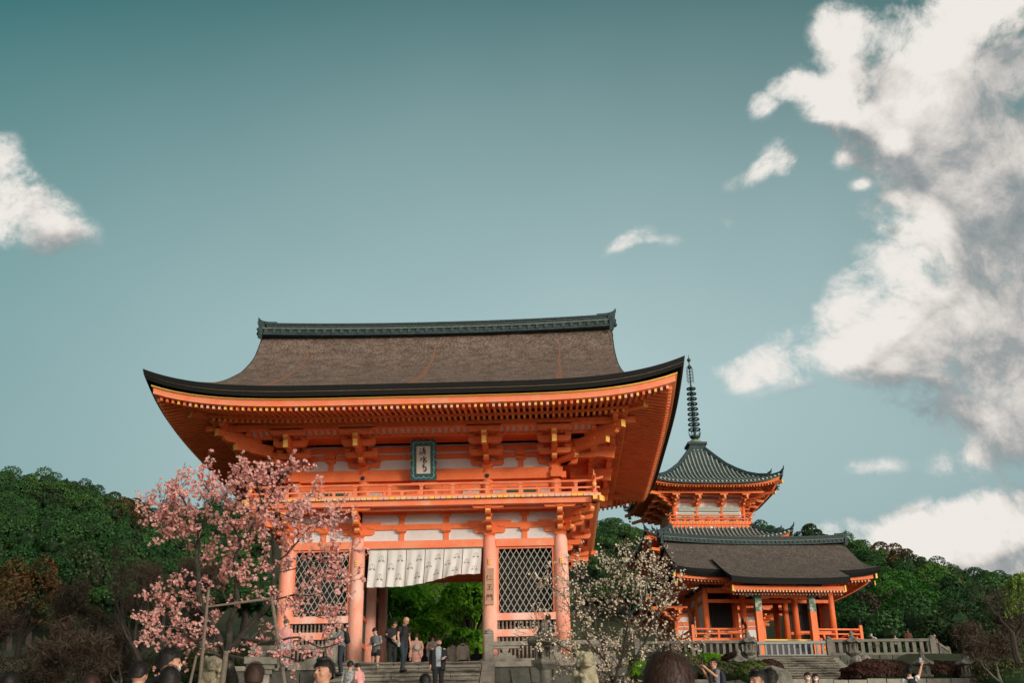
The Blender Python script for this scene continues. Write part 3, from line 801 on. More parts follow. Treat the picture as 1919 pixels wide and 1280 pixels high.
ch(0, 1.08, .16, [([(-.75, .55), (-.5, .35)], 1.1), ([(-.85, .05), (-.6, -.1), (-.75, -.4), (-.95, -.75), (-.6, -.85), (-.3, -.3)], 1.), [(-.1, .62), (.35, .72)], ([(.12, .95), (.1, .5), (.05, .15)], 1.1), [(-.15, .4), (.4, .48)], [(-.25, .15), (.2, .18), (.5, .25)],
    ([(-.05, .0), (-.15, -.5), (-.3, -.85)], .9), ([(0, .0), (.4, .05), (.45, -.3), (.35, -.8), (.15, -.72)], 1.2), [(.0, -.25), (.35, -.2)], [(-.05, -.5), (.3, -.45)]])
ch(.0, .75, .16, [([(.15, .95), (.1, .4), (.12, -.2), (.05, -.75), (-.15, -.6)], 1.3), ([(-.75, .35), (-.35, .42), (-.45, .05), (-.85, -.35)], 1.1), ([(.65, .55), (.4, .25), (.2, .1)], 1.0), ([(.2, .12), (.45, -.1), (.8, -.4), (.5, -.6), (.1, -.95)], 1.1)])
ch(.02, .42, .16, [([(-.45, .75), (-.1, .85), (.2, .75)], 1.0), ([(.05, 1.0), (-.1, .55), (-.3, .3), (.1, .38), (.6, .35)], 1.2), ([(.35, .35), (.55, -.1), (.35, -.5), (0, -.62), (-.15, -.5)], 1.5), ([(-.2, 0), (-.05, -.15)], 1.3)])
strokes(b, (O+Nn*.075, U, V, Nn), [(sg, w_) for sg, w_ in Q], .02)
b.build('calligraphy', INK, bp_)
b = MB(); b.box(-.48, .48, .08, .26, -.06, -.02, 0); b.build('support_board', RED, pq)
# curtain hung in the middle bay, lifted by the wind on its right
nr = empty('door_curtain', (.07, -.16, 4.04), 0, 'white split curtain with deer crests hanging in the middle bay, blown up on the right', 'curtain')
b = MB(); b.tube([(-2.15, 0, .02), (2.15, 0, .02)], .022, 8); b.build('curtain_rod', GREYW, nr)
def bottom(t):       # t 0..1 across the curtain -> (length, forward swing)
    return float(np.interp(t, [0, .3, .5, .68, .82, 1], [1.36, 1.37, 1.32, 1.22, 1.12, 1.10])), float(np.interp(t, [0, .35, .55, .75, 1], [.05, .12, .35, .62, .55]))
for i in range(6):
    a0, a1 = -2.06+i*.687+.012, -2.06+(i+1)*.687-.012
    dr = -.02 if i < 5 else -.25
    b = MB()
    def cl_(u, v, off=0.):
        x = a0+(a1-a0)*u; t = (x+2.06)/4.12; L, sw = bottom(t)
        z = -.01-L*(v-.10*sw*v*v); y = -sw*v**1.6+.03*math.sin(x*17+v*2)*(.35+v)+.012*math.sin(x*43+v*5)*v+off
        return (x*(1-.01*v)-.05*v*(1-t), y, z)
    b.grid(cl_, 14, 18, 0)
    b.v += [(x, y+.006, z) for x, y, z in b.v]; k = len(b.v)//2
    fs = list(b.f); b.f += [tuple(q+k for q in f[::-1]) for f in fs]; b.m = [0]*len(b.f)
    pn = b.build('curtain_panel', CLOTH, nr, True)
    b = MB()
    def deer(cu, cv, fl, s=.075):
        out = [(-1, .1), (-.8, .45), (.1, .4), (.45, .75), (.35, 1.15), (.55, 1.0), (.62, 1.2), (.7, .95), (1.0, .8), (.75, .7), (.55, .2), (.6, -.7), (.48, -.7), (.35, -.05), (-.5, -.05), (-.6, -.7), (-.74, -.7), (-.8, .05)]
        P = []
        for px_, pz_ in out:
            q = cl_(cu+fl*px_*s/.66, cv-pz_*s/1.3, -.008); P.append(q)
        k = len(P); c_ = len(b.v); b.v += P; b.f.append(tuple(range(c_, c_+k))); b.m.append(0)
    def ring(cu, cv, r):
        n = 14
        for j in range(n):
            t0, t1 = PI*(-.15+1.3*j/n), PI*(-.15+1.3*(j+1)/n); w_ = .006
            q = [cl_(cu+(r+o_)*math.cos(t)/.66, cv-(r+o_)*1.5*math.sin(t)/1.3, -.008) for t, o_ in ((t0, 0), (t1, 0), (t1, w_), (t0, w_))]
            b.add(q, [(0, 1, 2, 3)])
        for (u0, v0, u1, v1) in ((cu-.004, cv-.10, cu+.004, cv+.03),):
            b.add([cl_(u0, v0, -.008), cl_(u1, v0, -.008), cl_(u1, v1, -.008), cl_(u0, v1, -.008)], [(0, 1, 2, 3)])
    for (cu, cv) in ((.70, .30), (.22, .52), (.66, .80)):
        deer(cu-.10, cv, 1, .05); deer(cu+.10, cv, -1, .05); ring(cu, cv-.06, .075)
    b.build('deer_crest', mat('curtain_print', (.05, .05, .05), (.09, .09, .09), 8, .9) if 'curtain_print' not in MATS else MATS['curtain_print'], pn)
# wooden name board on the post beside the passage
sb = empty('wooden_signboard', (2.41, -.27, 2.62), 0, 'weathered wooden board with black characters fixed to the post right of the passage', 'signboard')
b = MB(); b.box(-.155, .155, -.035, .0, -.65, .65, 0); b.build('board', mat('sign_wood', (.50, .30, .20), (.42, .24, .15), 4, .8, .1, 30), sb)
b = MB(); F = (np.array((0, -.036, 0)), np.array((1., 0, 0)), np.array((0, 0, 1.)), np.array((0, -1., 0))); Q = []
ch(.0, .30, .12, [[(-.5, .9), (-.65, .4), (-.9, .1)], [(-.68, .35), (-.68, -.8)], [(-.1, .5), (.7, .55)], [(-.3, -.5), (.9, -.45)]])
ch(.0, -.04, .12, [[(-.7, .75), (.7, .78)], [(-.55, .1), (.6, .12)], [(-.8, -.65), (.85, -.6)], [(0, .75), (0, -.62)]])
ch(.0, -.40, .12, [[(-.8, .85), (-.8, -.9)], [(-.8, .85), (-.2, .85), (-.2, .2), (-.75, .2)], [(-.78, .52), (-.22, .52)], [(.8, .85), (.8, -.85), (.6, -.75)], [(.8, .85), (.2, .85), (.2, .2), (.75, .2)], [(.22, .52), (.78, .52)]])
strokes(b, F, [(sg, w_*.75) for sg, w_ in Q], .02); b.build('lettering', INK, sb)
# paper slips pasted on the upper wall (left by pilgrims)
for (x, w_, z0, z1) in ((-4.45, .5, 5.84, 6.33), (-2.75, .28, 5.84, 6.30), (-1.9, .6, 5.86, 6.32), (1.72, .62, 5.86, 6.34), (2.78, .5, 5.84, 6.33), (4.45, .5, 5.86, 6.33)):
    b = MB(); n = max(2, int(w_/.11))
    for j in range(n):
        a = x-w_/2+w_*j/n
        b.box(a+.004, a+w_/n-.004, .0, .01, z0+random.random()*.05, z1-random.random()*.05, 0)
    o = b.build('pasted_slips', mat('old_paper', (.66, .62, .56), (.48, .44, .40), 9, .9, .1, 20) if 'old_paper' not in MATS else MATS['old_paper'], gate, loc=(0, -.05, 0))

# ------------------------------------------------------------------ stone podium, steps and walls of the gate
pod = MB(); pod.box(-6.3, 7.1, -1.50, 13, -5.6, -.345, 0)
o = pod.build('gate_terrace', STONED); tag(o, 'rough stone terrace wall carrying the large gate', 'terrace', kind='thing')
b = MB()
xs = -6.3
while xs < 7.0:
    w_ = random.uniform(.9, 1.5); b.box(xs+.008, min(xs+w_, 7.15)-.008, -1.56, -.9, -.34, -.18, 0); xs += w_
b.build('coping_stones', STONE, o)
b = MB(); b.box(-6.3, 7.1, -.89, 13, -.343, -.2, 0); b.box(-5.6, 5.6, -.6, 6.7, -.199, -.01, 0); b.build('paving', PAVE, o)
# rubble blocks on the face
b = MB()
for r_ in range(6):
    xs = -6.2
    while xs < 6.7:
        w_ = random.uniform(.5, 1.2); z_ = -.66-r_*.55
        if not (-3.2 < xs < 2.6):
            b.obox((xs+w_/2, -1.53, z_), (w_/2-.02, 0, random.uniform(-.05, .05)), (0, random.uniform(.04, .12), 0), (random.uniform(-.04, .04), 0, .25), 0)
        xs += w_
b.build('rubble_facing', STONED, o)
# wide stairs
SX0, SX1 = -2.75, 2.22
st = empty('stone_stairs', (0, -1.57, -.18), 0, 'wide weathered stone stairs leading up to the large gate', 'stairs')
NS = 22
for i in range(NS):
    b = MB(); z1 = -.0-i*.18; x = SX0+.0
    y0 = -(i)*.36-.36-.003
    while x < SX1-.01:
        w_ = min(random.uniform(1.3, 2.3), SX1-x)
        if SX1-x-w_ < .5: w_ = SX1-x
        j = random.uniform(-.006, .006)
        yy = y0+random.uniform(-.01, .01); b.box(x+.006, x+w_-.006, yy, y0+.40, z1-.06, z1+j, 0); b.box(x+.01, x+w_-.01, yy+.05, y0+.40, z1-.355, z1-.062, 0); x += w_
    b.build('step', STONE if i % 2 else mat('worn_step_stone', (.24, .215, .17), (.17, .16, .125), 2.5, .9, .35, 18, .5, 25, c3=(.07, .07, .05), t3=(.5, .62), s3=1.8, stretch=(.5, 1, 2)) if 'worn_step_stone' not in MATS else MATS['worn_step_stone'], st)
b = MB(); b.hexa([(SX0, -.0, -5.0), (SX1, -.0, -5.0), (SX1, -8.2, -5.0), (SX0, -8.2, -5.0), (SX0, 0, -.3), (SX1, 0, -.3), (SX1, -8.0, -4.6), (SX0, -8.0, -4.6)]); b.build('stair_core', STONED, st)
for x, sx in ((SX0-.2, -1), (SX1+.22, 1)):
    b = MB(); b.hexa([(x-.2, .0, -5), (x+.2, .0, -5), (x+.2, -8.1, -5), (x-.2, -8.1, -5), (x-.2, .0, .02), (x+.2, .0, .02), (x+.2, -8.1, -4.02), (x-.2, -8.1, -4.02)]); b.build('stair_curb', STONE, st)
# stone balustrades on the terrace edge
def stone_post(mb, x, y, z, h, w=.3):
    mb.box(x-w/2, x+w/2, y-w/2, y+w/2, z, z+h*.84); 
    mb.lathe([(w*.46, 0), (w*.53, h*.03), (w*.53, h*.05), (w*.46, h*.065), (w*.5, h*.10), (w*.36, h*.14), (w*.12, h*.17), (w*.03, h*.185)], (x, y, z+h*.84), 12, 0)
def balustrade(name, x0, x1, y, z, label, post_at=(0, 1), h=.70):
    e = empty(name, (x0, y, z), 0, label, 'balustrade'); L = x1-x0
    for t in post_at:
        b = MB(); stone_post(b, L*t, 0, 0, 1.13); b.build('post', STONE, e)
    b = MB(); b.box(.15, L-.15, -.1, .1, h-.14, h, 0); b.box(.15, L-.15, -.11, .11, .0, .13, 0); b.build('rail', STONE, e)
    k = max(1, int(L/1.5))
    for i in range(k+1):
        b = MB(); c = .55+(L-1.1)*i/k if k else L/2
        poly = [(-.42, 0), (.42, 0), (.36, .12), (.24, .10), (.2, .2), (.08, .18), (.14, .34), (.22, .36), (-.22, .36), (-.14, .34), (-.06, .18), (-.18, .2), (-.26, .10), (-.36, .12)]
        b.prism(poly, (c, 0, .135), (1, 0, 0), (0, 0, 1), (0, 1, 0), .12)
        b.prism([(-.5, 0), (.5, 0), (.5, .08), (-.5, .08)], (c, 0, .47), (1, 0, 0), (0, 0, 1), (0, 1, 0), .14)
        b.build('cloud_support', STONE, e)
    return e
balustrade('stone_balustrade', 2.44, 6.9, -1.25, -.175, 'stone balustrade with cloud-shaped supports right of the gate stairs', (0,))
balustrade('stone_balustrade', -5.9, -2.95, -1.25, -.175, 'stone balustrade behind the pink plum left of the gate stairs', (1,))

# ------------------------------------------------------------------ tiled hipped roofs for the pagoda
def tiled_roof(parent, w, z, zt, wi, lz, name='roof', pitch=.34, top=None):
    """square hipped roof: eave half width w at height z rising to zt at half width wi"""
    D = w-wi
    pd = [0, .25*D, .5*D, .75*D, D]; pz = [0, .13*(zt-z), .32*(zt-z), .60*(zt-z), zt-z]
    def fz(s, d): return z+float(np.interp(d, pd, pz))+lift(w-abs(s), d, w, lz, 4.)
    b = MB(); rb = MB(); e = MB(); hp = MB()
    fr = sides(0, 0, w, w)
    for sn, f in fr.items():
        b.grid(lambda u, v, f=f: f.P((u*2-1)*(w-v*D), -v*D, fz((u*2-1)*(w-v*D), v*D)), 24, 12, 0)
        n = int(2*w/pitch)
        for i in range(n+1):
            s = -w+.05+(2*w-.1)*i/n; dmax = min(D, w-abs(s))
            if dmax < .15: continue
            k = max(2, int(dmax/.5)+1)
            rb.tube([f.P(s, -dmax*j/k+.03*(j == 0), fz(s, dmax*j/k)+.045) for j in range(k+1)], .072, 6)
            rb.lathe([(.085, -.01), (.085, .03)], (0, 0, 0), 8)
            v0 = len(rb.v)-16
            for q in range(v0, len(rb.v)):
                a = rb.v[q]; rb.v[q] = tuple(f.P(s+a[0], .03+a[2], fz(s, 0)+.045+a[1]))
        for i in range(24):
            q = []
            for u in (-1+2*i/24, -1+2*(i+1)/24):
                q.append([f.P(u*w, 0, fz(u*w, 0)), f.P(u*w, -.02, fz(u*w, 0)-.12), f.P(u*(w-.3), -.3, fz(u*w, 0)-.08)])
            for j in (0, 1): e.add([q[0][j], q[1][j], q[1][j+1], q[0][j+1]], [(0, 1, 2, 3)], 0)
    r = b.build(name, TILED, parent, True)
    rb.build('tile_rolls', TILE2, r, False); e.build('eave_edge', TILED, r)
    for sx in (-1, 1):
        for sy in (-1, 1):
            hb = MB()
            P = lambda d, dz: (sx*(w-d), sy*(w-d), fz(w-d, d)+dz)
            ds = list(np.linspace(.95, D, 7)); pts = [P(.9, .42)]+[P(d, .17) for d in ds]
            hb.tube(pts, [.05, .15]+[.14]*6, 6); hb.tube([P(d, .02) for d in [.85]+ds], .2, 4)
            hb.tube([P(.98, .3), P(.80, .42), P(.72, .68)], [.13, .09, .02], 6)
            ds = list(np.linspace(.02, .9, 5))
            hb.tube([P(d, .13) for d in ds], .11, 6); hb.tube([P(.12, .18), P(-.02, .30), P(-.10, .55)], [.11, .08, .015], 6)
            hb.build('hip_ridge', TILE, r)
    return r, fz
def bell(loc, label, s=1.):
    e = empty('wind_bell', loc, 0, label, 'bell', 'wind bells on the pagoda eave corners')
    b = MB(); b.tube([(0, 0, 0), (0, 0, -.12*s)], .012*s, 6); b.lathe([(.02*s, -.12*s), (.09*s, -.16*s), (.11*s, -.3*s), (.15*s, -.42*s), (.14*s, -.43*s)], (0, 0, 0), 10); b.build('bell_body', mat('pale_bell_metal', (.30, .33, .30), (.18, .22, .2), 6, .5) if 'pale_bell_metal' not in MATS else MATS['pale_bell_metal'], e)
    b = MB(); b.tube([(0, 0, -.4*s), (0, 0, -.56*s)], .008*s, 4); b.box(-.07*s, .07*s, -.01, .01, -.68*s, -.55*s); b.build('clapper_plate', BRONZE, e)
    return e
# ------------------------------------------------------------------ three-storey pagoda
PTH = .085
pag = empty('pagoda', (17.9, 56.0, 7.4), PTH, 'three-storey vermilion pagoda with tiled roofs and tall bronze spire behind the smaller gate', 'pagoda')
PZ = 7.4
def pag_at(x, y, z): c, s = math.cos(PTH), math.sin(PTH); return (17.9+c*x-s*y, 56+s*x+c*y, z)
STO = [(6.35, 11.25, 13.1, 3.75, 3.55, PZ+.6), (6.1, 16.05, 17.75, 3.35, 3.25, 13.6), (5.85, 20.85, 25.3, .62, 2.95, 18.0)]
for si, (w, z, zt, wi, wb, zf) in enumerate(STO):
    z -= PZ; zt -= PZ; zf -= PZ
    tiled_roof(pag, w, z, zt, wi, .72 if si < 2 else .78)
    fr = sides(0, 0, w, w); wl = sides(0, 0, wb, wb)
    zr = z-.22
    for sn, f in fr.items():
        eaves(f, w, w, .7, zr, 1.45, .42, w-wb-.2, pag, pitch=.24, m=(RED, YEL, RED), k=.9, lower_slope=.22, upper_slope=.15, fasc=.2, lz=.70)
    zc = z-1.45                                  # column tops
    for sn, f in wl.items():
        b = MB(); f.box(b, -wb+.02, wb-.02, -.1, 0, zf, z-.1, 0); b.build('plaster_wall', WHITE, pag)
        b = MB()
        for z0, z1 in ((zc-.28, zc), (zc+.42, zc+.58), (zc+.75, zc+.9), (zf+.35, zf+.55), (zf, zf+.15)): f.box(b, -wb-.12, wb+.12, -.05, .09, z0, z1, 0)
        if si == 0: f.box(b, -wb, wb, .0, .07, zf+1.2, zf+1.4, 0)
        f.box(b, -wb, wb, .1, .8, zc+1.1, zc+1.16, 1)
        f.box(b, -wb-1.5, wb+1.5, 1.40, 1.53, zc+.86, zc+1.04, 0); f.box(b, -wb-1, wb+1, .85, .97, zc+.80, zc+.93, 0)
        b.build('wall_beam', [RED, DARK], pag)
        for s in (-wb, -wb*.36, wb*.36):
            b = MB(); b.lathe([(.17, zf), (.16, zc)], f.P(s, 0, 0), 12, 0); b.build('column', RED, pag, True)
        for s in (-wb, -wb*.36, wb*.36, wb):
            if sn in ('left', 'right') and abs(s) > wb*.9: continue
            dirs = ['n'] if abs(s) < wb*.9 else (['n', '-a', 'e'] if s < 0 else ['n', 'a', 'd'])
            b = MB(); bracket(b, f, s, zc, .78, 3, .62, .27, .2, dirs, (2, 3), .42, nose=(2.3, .55, .2, .2)); b.build('bracket_set', [RED, YEL], pag)
        if si == 2 and sn in ('front', 'left'):
            b = MB(); f.box(b, -wb+.35, wb-.35, .09, .14, zc-.34, zc+.02); f.box(b, -wb+.35, wb-.35, .08, .13, zc-.72, zc-.5); b.build('painted_band', mat('pale_green_band', (.34, .40, .33), (.42, .44, .38), 5, .7) if 'pale_green_band' not in MATS else MATS['pale_green_band'], pag)
            for s in (-wb*.68, 0, wb*.68):
                b = MB(); f.box(b, s-.32, s+.32, .0, .05, zc-1.5, zc-.8, 0); b.build('door', GREENP if s else RED, pag)
    for sx in (-1, 1):
        for sy in (-1, 1):
            c = np.array((sx*wb, sy*wb, 0.)); d = np.array((sx, sy, 0.))/math.sqrt(2)
            b = MB(); b.beam(c+d*.3+np.array((0, 0, zc+.95)), c+d*3.2+np.array((0, 0, zc+.72)), .2, .24, 0, cap=1)
            b.beam(c+d*.2+np.array((0, 0, zr+.55)), c+d*(w-wb)*1.36+np.array((0, 0, zr+.28)), .2, .26, 0, cap=1); b.build('hip_rafter', [RED, YEL], pag)
            if sy < 0 or sx < 0:
                p = pag_at(sx*(w-.45), sy*(w-.45), z+PZ+.22)
                bell(p, 'pale wind bell under the %s %s corner of the %s pagoda roof' % ('near' if sy < 0 else 'far', 'left' if sx < 0 else 'right', ('lowest', 'middle', 'top')[si]), 1.2)
    if si == 0:
        b = MB(); b.box(-4.6, 4.6, -4.6, 4.6, -1.2, .6); b.build('stone_base', STONE, pag)
        continue
    # balcony
    zb = zf; wo = wb+.45
    bf = sides(0, 0, wo, wo); b = MB(); b.box(-wo, wo, -wo, wo, zb-.10, zb); bb = b.build('balcony', RED, pag)
    for sn, f in bf.items():
        b = MB(); f.box(b, -wo-.12, wo+.12, -.06, .06, zb+.003, zb+.13); f.box(b, -wo-.2, wo+.2, -.04, .04, zb+.30, zb+.37)
        b.tube([f.P(-wo-.4, 0, zb+.74), f.P(-wo-.15, 0, zb+.63), f.P(0, 0, zb+.6), f.P(wo+.15, 0, zb+.63), f.P(wo+.4, 0, zb+.74)], .05, 6)
        for s in np.linspace(-wo*.85, wo*.85, 9): f.box(b, s-.05, s+.05, -.04, .04, zb+.13, zb+.57)
        b.box(*(lambda q: (q[0]-.06, q[0]+.06, q[1]-.06, q[1]+.06, zb, zb+.8))(f.P(wo, 0, 0)))
        b.build('railing', RED, bb)
        b = MB(); ws = wo+.28; zz = zb-.13
        poly = [f.P(-wo-.05, .02, zz-.0), f.P(wo+.05, .02, zz-.0), f.P(ws, .30, zz-.62), f.P(-ws, .30, zz-.62)]
        q = [p-f.n*.12 for p in poly]; b.add(poly+q, [(0, 1, 2, 3), (4, 7, 6, 5), (0, 4, 5, 1), (3, 2, 6, 7)], 0)
        f.box(b, -ws-.05, ws+.05, .24, .36, zz-.80, zz-.60, 0); f.box(b, -wo-.15, wo+.15, -.02, .12, zz-.02, zz+.10, 0)
        n = 26
        for i in range(n): s = -wo+2*wo*(i+.5)/n; f.box(b, s-.05, s+.05, .0, .135, zz+.10, zz+.16, 1)
        b.build('balcony_skirt', [RED, YEL], bb)
        b = MB()
        for s, ww, hh in ((0, .62, .34), (-wo*.5, .42, .3), (wo*.5, .42, .3), (-wo*.85, .4, .12), (wo*.85, .4, .12)):
            base = f.P(s, .30, zz-.58); V_ = np.array((0, 0, 1.))-f.n*.45
            b.prism([(-ww, 0), (ww, 0), (ww*.55, .10), (ww*.35, hh), (-ww*.35, hh), (-ww*.55, .10)] if hh > .2 else [(-ww, 0), (ww, 0), (ww, hh), (-ww, hh)], base, f.a, V_, f.n, .03)
        b.build('plaster_inset', WHITE, bb)
# spire
sp = MB(); z0 = 25.25-PZ
sp.box(-.72, .72, -.72, .72, z0-.25, z0+.55, 0); sp.box(-.85, .85, -.85, .85, z0+.50, z0+.72, 0); sp.box(-.95, .95, -.95, .95, z0-.35, z0-.15, 0)
base = sp.build('spire_base', TILE, pag)
sp = MB(); sp.lathe([(.62, z0+.72), (.60, z0+.9), (.42, z0+1.10), (.15, z0+1.2)], (0, 0, 0), 16); sp.build('inverted_bowl', mat('green_bowl', (.22, .26, .18), (.14, .18, .14), 5, .6), base, True)
sp = MB(); H = 34.7-PZ
sp.tube([(0, 0, z0+1.1), (0, 0, z0+5.6), (0, 0, H-1.2), (0, 0, H-.35), (0, 0, H)], [.11, .09, .06, .04, .008], 8)
for i in range(8):
    t = 2*PI*i/8; sp.tube([(.12*math.cos(t), .12*math.sin(t), z0+1.2), (.42*math.cos(t), .42*math.sin(t), z0+1.4), (.5*math.cos(t), .5*math.sin(t), z0+1.75), (.6*math.cos(t), .6*math.sin(t), z0+1.95)], [.05, .05, .04, .01], 5)
sp.lathe([(.2, z0+1.2), (.42, z0+1.35), (.44, z0+1.5), (.2, z0+1.45)], (0, 0, 0), 14)
for i in range(9):
    zz = z0+2.12+i*.49; r_ = .50-.016*i
    k = 18
    ring = [(r_*math.cos(2*PI*j/k), r_*math.sin(2*PI*j/k), zz) for j in range(k+1)]; sp.tube(ring, .065, 6)
    sp.lathe([(.14, zz-.1), (.17, zz), (.14, zz+.1)], (0, 0, 0), 8)
    for j in range(6): t = PI*j/3; sp.tube([(.1*math.cos(t), .1*math.sin(t), zz), (r_*math.cos(t), r_*math.sin(t), zz)], .03, 4)
for j in range(4):
    t = PI*j/2+.4; cx, sy_ = math.cos(t), math.sin(t)
    for q in range(5): a = .34-.03*q*0; sp.tube([(.07*cx, .07*sy_, z0+6.75+q*.32), (.33*cx, .33*sy_, z0+6.82+q*.32)], .02, 4)
    sp.tube([(.36*cx, .36*sy_, z0+6.65), (.34*cx, .34*sy_, z0+8.1)], .02, 4)
sp.ball((0, 0, H-1.28), .20, 10); sp.ball((0, 0, H-.58), .18, 10); sp.build('spire', BRONZE, base)

# ------------------------------------------------------------------ the smaller gate at the right
def bark_roof(parent, cy, ex, ey, ze, fd, fz, xv, H, th, name='roof', front_only=False):
    x_ = np.linspace(0, fd[-1], 40); y_ = np.interp(x_, fd, fz)
    for _ in range(5): y_[1:-1] = (y_[:-2]+y_[1:-1]*2+y_[2:])/4
    rz = lambda s, d, half: ze+float(np.interp(d, x_, y_))+lift(half-abs(s), d, ex, H)
    fr = sides(0, cy, ex, ey); b = MB()
    for sn in ('front', 'back'):
        f = fr[sn]
        def fn(u, v, f=f):
            d = v*ey; mx = ex-d if d < ex-xv else xv; s = (u*2-1)*mx
            return f.P(s, -d, rz(s, d, ex))
        b.grid(fn, 48, 30, 0)
    for sn in ('right', 'left'):
        f = fr[sn]; D = (ex-xv)+.5
        b.grid(lambda u, v, f=f: f.P((u*2-1)*(ey-v*D), -v*D, rz((u*2-1)*(ey-v*D), v*D, ey)-.004), 30, 8, 0)
        sx = 1 if sn == 'right' else -1
        ds = np.linspace(ex-xv, ey, 18)
        for sy in (-1, 1):
            for d0, d1 in zip(ds[:-1], ds[1:]):
                p = lambda d, x, dz: (sx*x, cy+sy*(ey-d), rz(xv, d, ex)+dz)
                b.hexa([p(d0, xv-.4, -.32), p(d1, xv-.4, -.32), p(d1, xv, -.28), p(d0, xv, -.28), p(d0, xv-.4, -.05), p(d1, xv-.4, -.05), p(d1, xv+.03, 0), p(d0, xv+.03, 0)], 1)
                b.hexa([p(d0, xv-.3, -.75), p(d1, xv-.3, -.75), p(d1, xv-.18, -.75), p(d0, xv-.18, -.75), p(d0, xv-.3, -.32), p(d1, xv-.3, -.32), p(d1, xv-.18, -.30), p(d0, xv-.18, -.30)], 2)
        for i in range(16):
            y0, y1 = -ey*.8+i*ey*1.6/16, -ey*.8+(i+1)*ey*1.6/16
            z0, z1 = (max(rz(0, ey-abs(q), ex)-.3, ze+.3) for q in (y0, y1))
            b.add([(sx*(xv-.6), cy+y0, ze+.2), (sx*(xv-.6), cy+y1, ze+.2), (sx*(xv-.6), cy+y1, z1), (sx*(xv-.6), cy+y0, z0)], [(0, 1, 2, 3)], 2)
    r = b.build(name, [BARK2, BARKE, RED], parent, True)
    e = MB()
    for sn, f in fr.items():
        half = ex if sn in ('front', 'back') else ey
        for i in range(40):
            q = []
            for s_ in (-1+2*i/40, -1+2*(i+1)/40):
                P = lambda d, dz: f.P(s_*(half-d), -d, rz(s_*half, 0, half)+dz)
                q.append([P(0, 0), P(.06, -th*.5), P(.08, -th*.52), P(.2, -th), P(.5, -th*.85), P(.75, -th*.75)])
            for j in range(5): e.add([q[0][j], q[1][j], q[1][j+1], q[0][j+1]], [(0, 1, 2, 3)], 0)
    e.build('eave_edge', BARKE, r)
    return r, rz
BARK2 = mat('aged_bark_thatch', (.085, .070, .062), (.125, .105, .09), 2.0, .95, .7, 12, .8, 16, spec=.1)
STH = .135
sm = empty('entrance_gate', (18.187, 31.0, 3.45), STH, 'smaller vermilion gate with dark bark roof above the stairs at the right', 'gate')
SZ = 3.45
def sm_at(x, y, z): c, s = math.cos(STH), math.sin(STH); return np.array((18.187+c*x-s*y, 31+s*x+c*y, z))
def Z(z): return z-SZ
sD = 3.6; sf = sides(0, sD/2, 4.03, sD/2)
for x in (-4.03, -1.66, 1.66, 4.03):
    for y in (0, sD/2, sD):
        b = MB(); b.lathe([(.21, Z(4.95)), (.20, Z(7)), (.185, Z(8.4))], (x, y, 0), 14); b.build('column', RED, sm, True)
b = MB(); b.box(-5.35, 5.35, -1.3, sD+1.3, Z(4.86), Z(4.98)); b.build('deck', RED, sm)
b = MB(); b.box(-2.1, 2.1, -1.62, -1.3, Z(4.87), Z(4.96)); b.build('deck_edge_plate', YEL, sm)
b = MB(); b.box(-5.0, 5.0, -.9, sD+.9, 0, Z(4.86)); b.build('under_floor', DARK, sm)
b = MB()
for i in range(5): b.box(-2.0, 2.0, -1.65-.32*(i+1), -1.3, Z(4.6-.26*i)-.28, Z(4.6-.26*i)-.004*i, 0)
b.build('wooden_steps', mat('dark_violet_steps', (.07, .06, .08), (.10, .09, .11), 3, .8), sm)
for sn, f in sf.items():
    fr_ = sn in ('front', 'back'); ss = [-4.03, -1.66, 1.66, 4.03] if fr_ else [-1.8, 0, 1.8]
    for i in range(len(ss)-1):
        a, c = ss[i]+.17, ss[i+1]-.17
        for o_, z0_, z1_ in ((.09, 8.02, 8.32), (.08, 7.42, 7.62), (.07, 5.55, 5.70)):
            if fr_ and i == 1 and z0_ < 6: continue
            b = MB(); f.box(b, a, c, -o_, o_, Z(z0_), Z(z1_)); b.build('tie_beam', RED, sm)
        if not fr_:
            b = MB(); f.box(b, a, c, -.02, .02, Z(7.62), Z(8.02)); 
            if i == (0 if sn == 'right' else 1): f.box(b, a, c, -.02, .02, Z(5.0), Z(7.42))
            b.build('plaster_panel', WHITE, sm)
    b = MB(); f.box(b, ss[0]-.3, ss[-1]+.3, -.12, .14, Z(8.45), Z(8.62), 0); f.box(b, ss[0]-.2, ss[-1]+.2, -.05, .06, Z(8.32), Z(8.45), 1)
    for s in np.linspace(ss[0], ss[-1], 10 if fr_ else 5): f.box(b, s-.22, s+.22, .0, .28, Z(8.36), Z(8.44), 2 if int(s*10) % 2 else 0)
    b.build('painted_bracket_band', [mat('deep_green_paint', (.02, .06, .05), (.03, .05, .09), 6, .6) if 'deep_green_paint' not in MATS else MATS['deep_green_paint'], DARK, TEALF], sm)
for sx in (-1, 1):        # dark lattice doors set back in the side bays
    b = MB(); x0, x1 = sorted((sx*1.86, sx*3.83)); b.box(x0, x1, sD/2-.02, sD/2+.02, Z(5.0), Z(8.0), 1)
    for q in np.arange(x0+.08, x1, .16): b.box(q-.018, q+.018, sD/2-.06, sD/2-.021, Z(5.05), Z(8.0), 0)
    for q in np.arange(5.1, 8.0, .16): b.box(x0, x1, sD/2-.085, sD/2-.061, Z(q)-.015, Z(q)+.015, 0)
    b.box(x0, x1, sD/2-.12, sD/2-.03, Z(5.75), Z(5.92), 2)
    b.build('lattice_door', [mat('black_lattice', (.03, .035, .035), (.02, .025, .025), 4, .6) if 'black_lattice' not in MATS else MATS['black_lattice'], DARK, RED], sm)
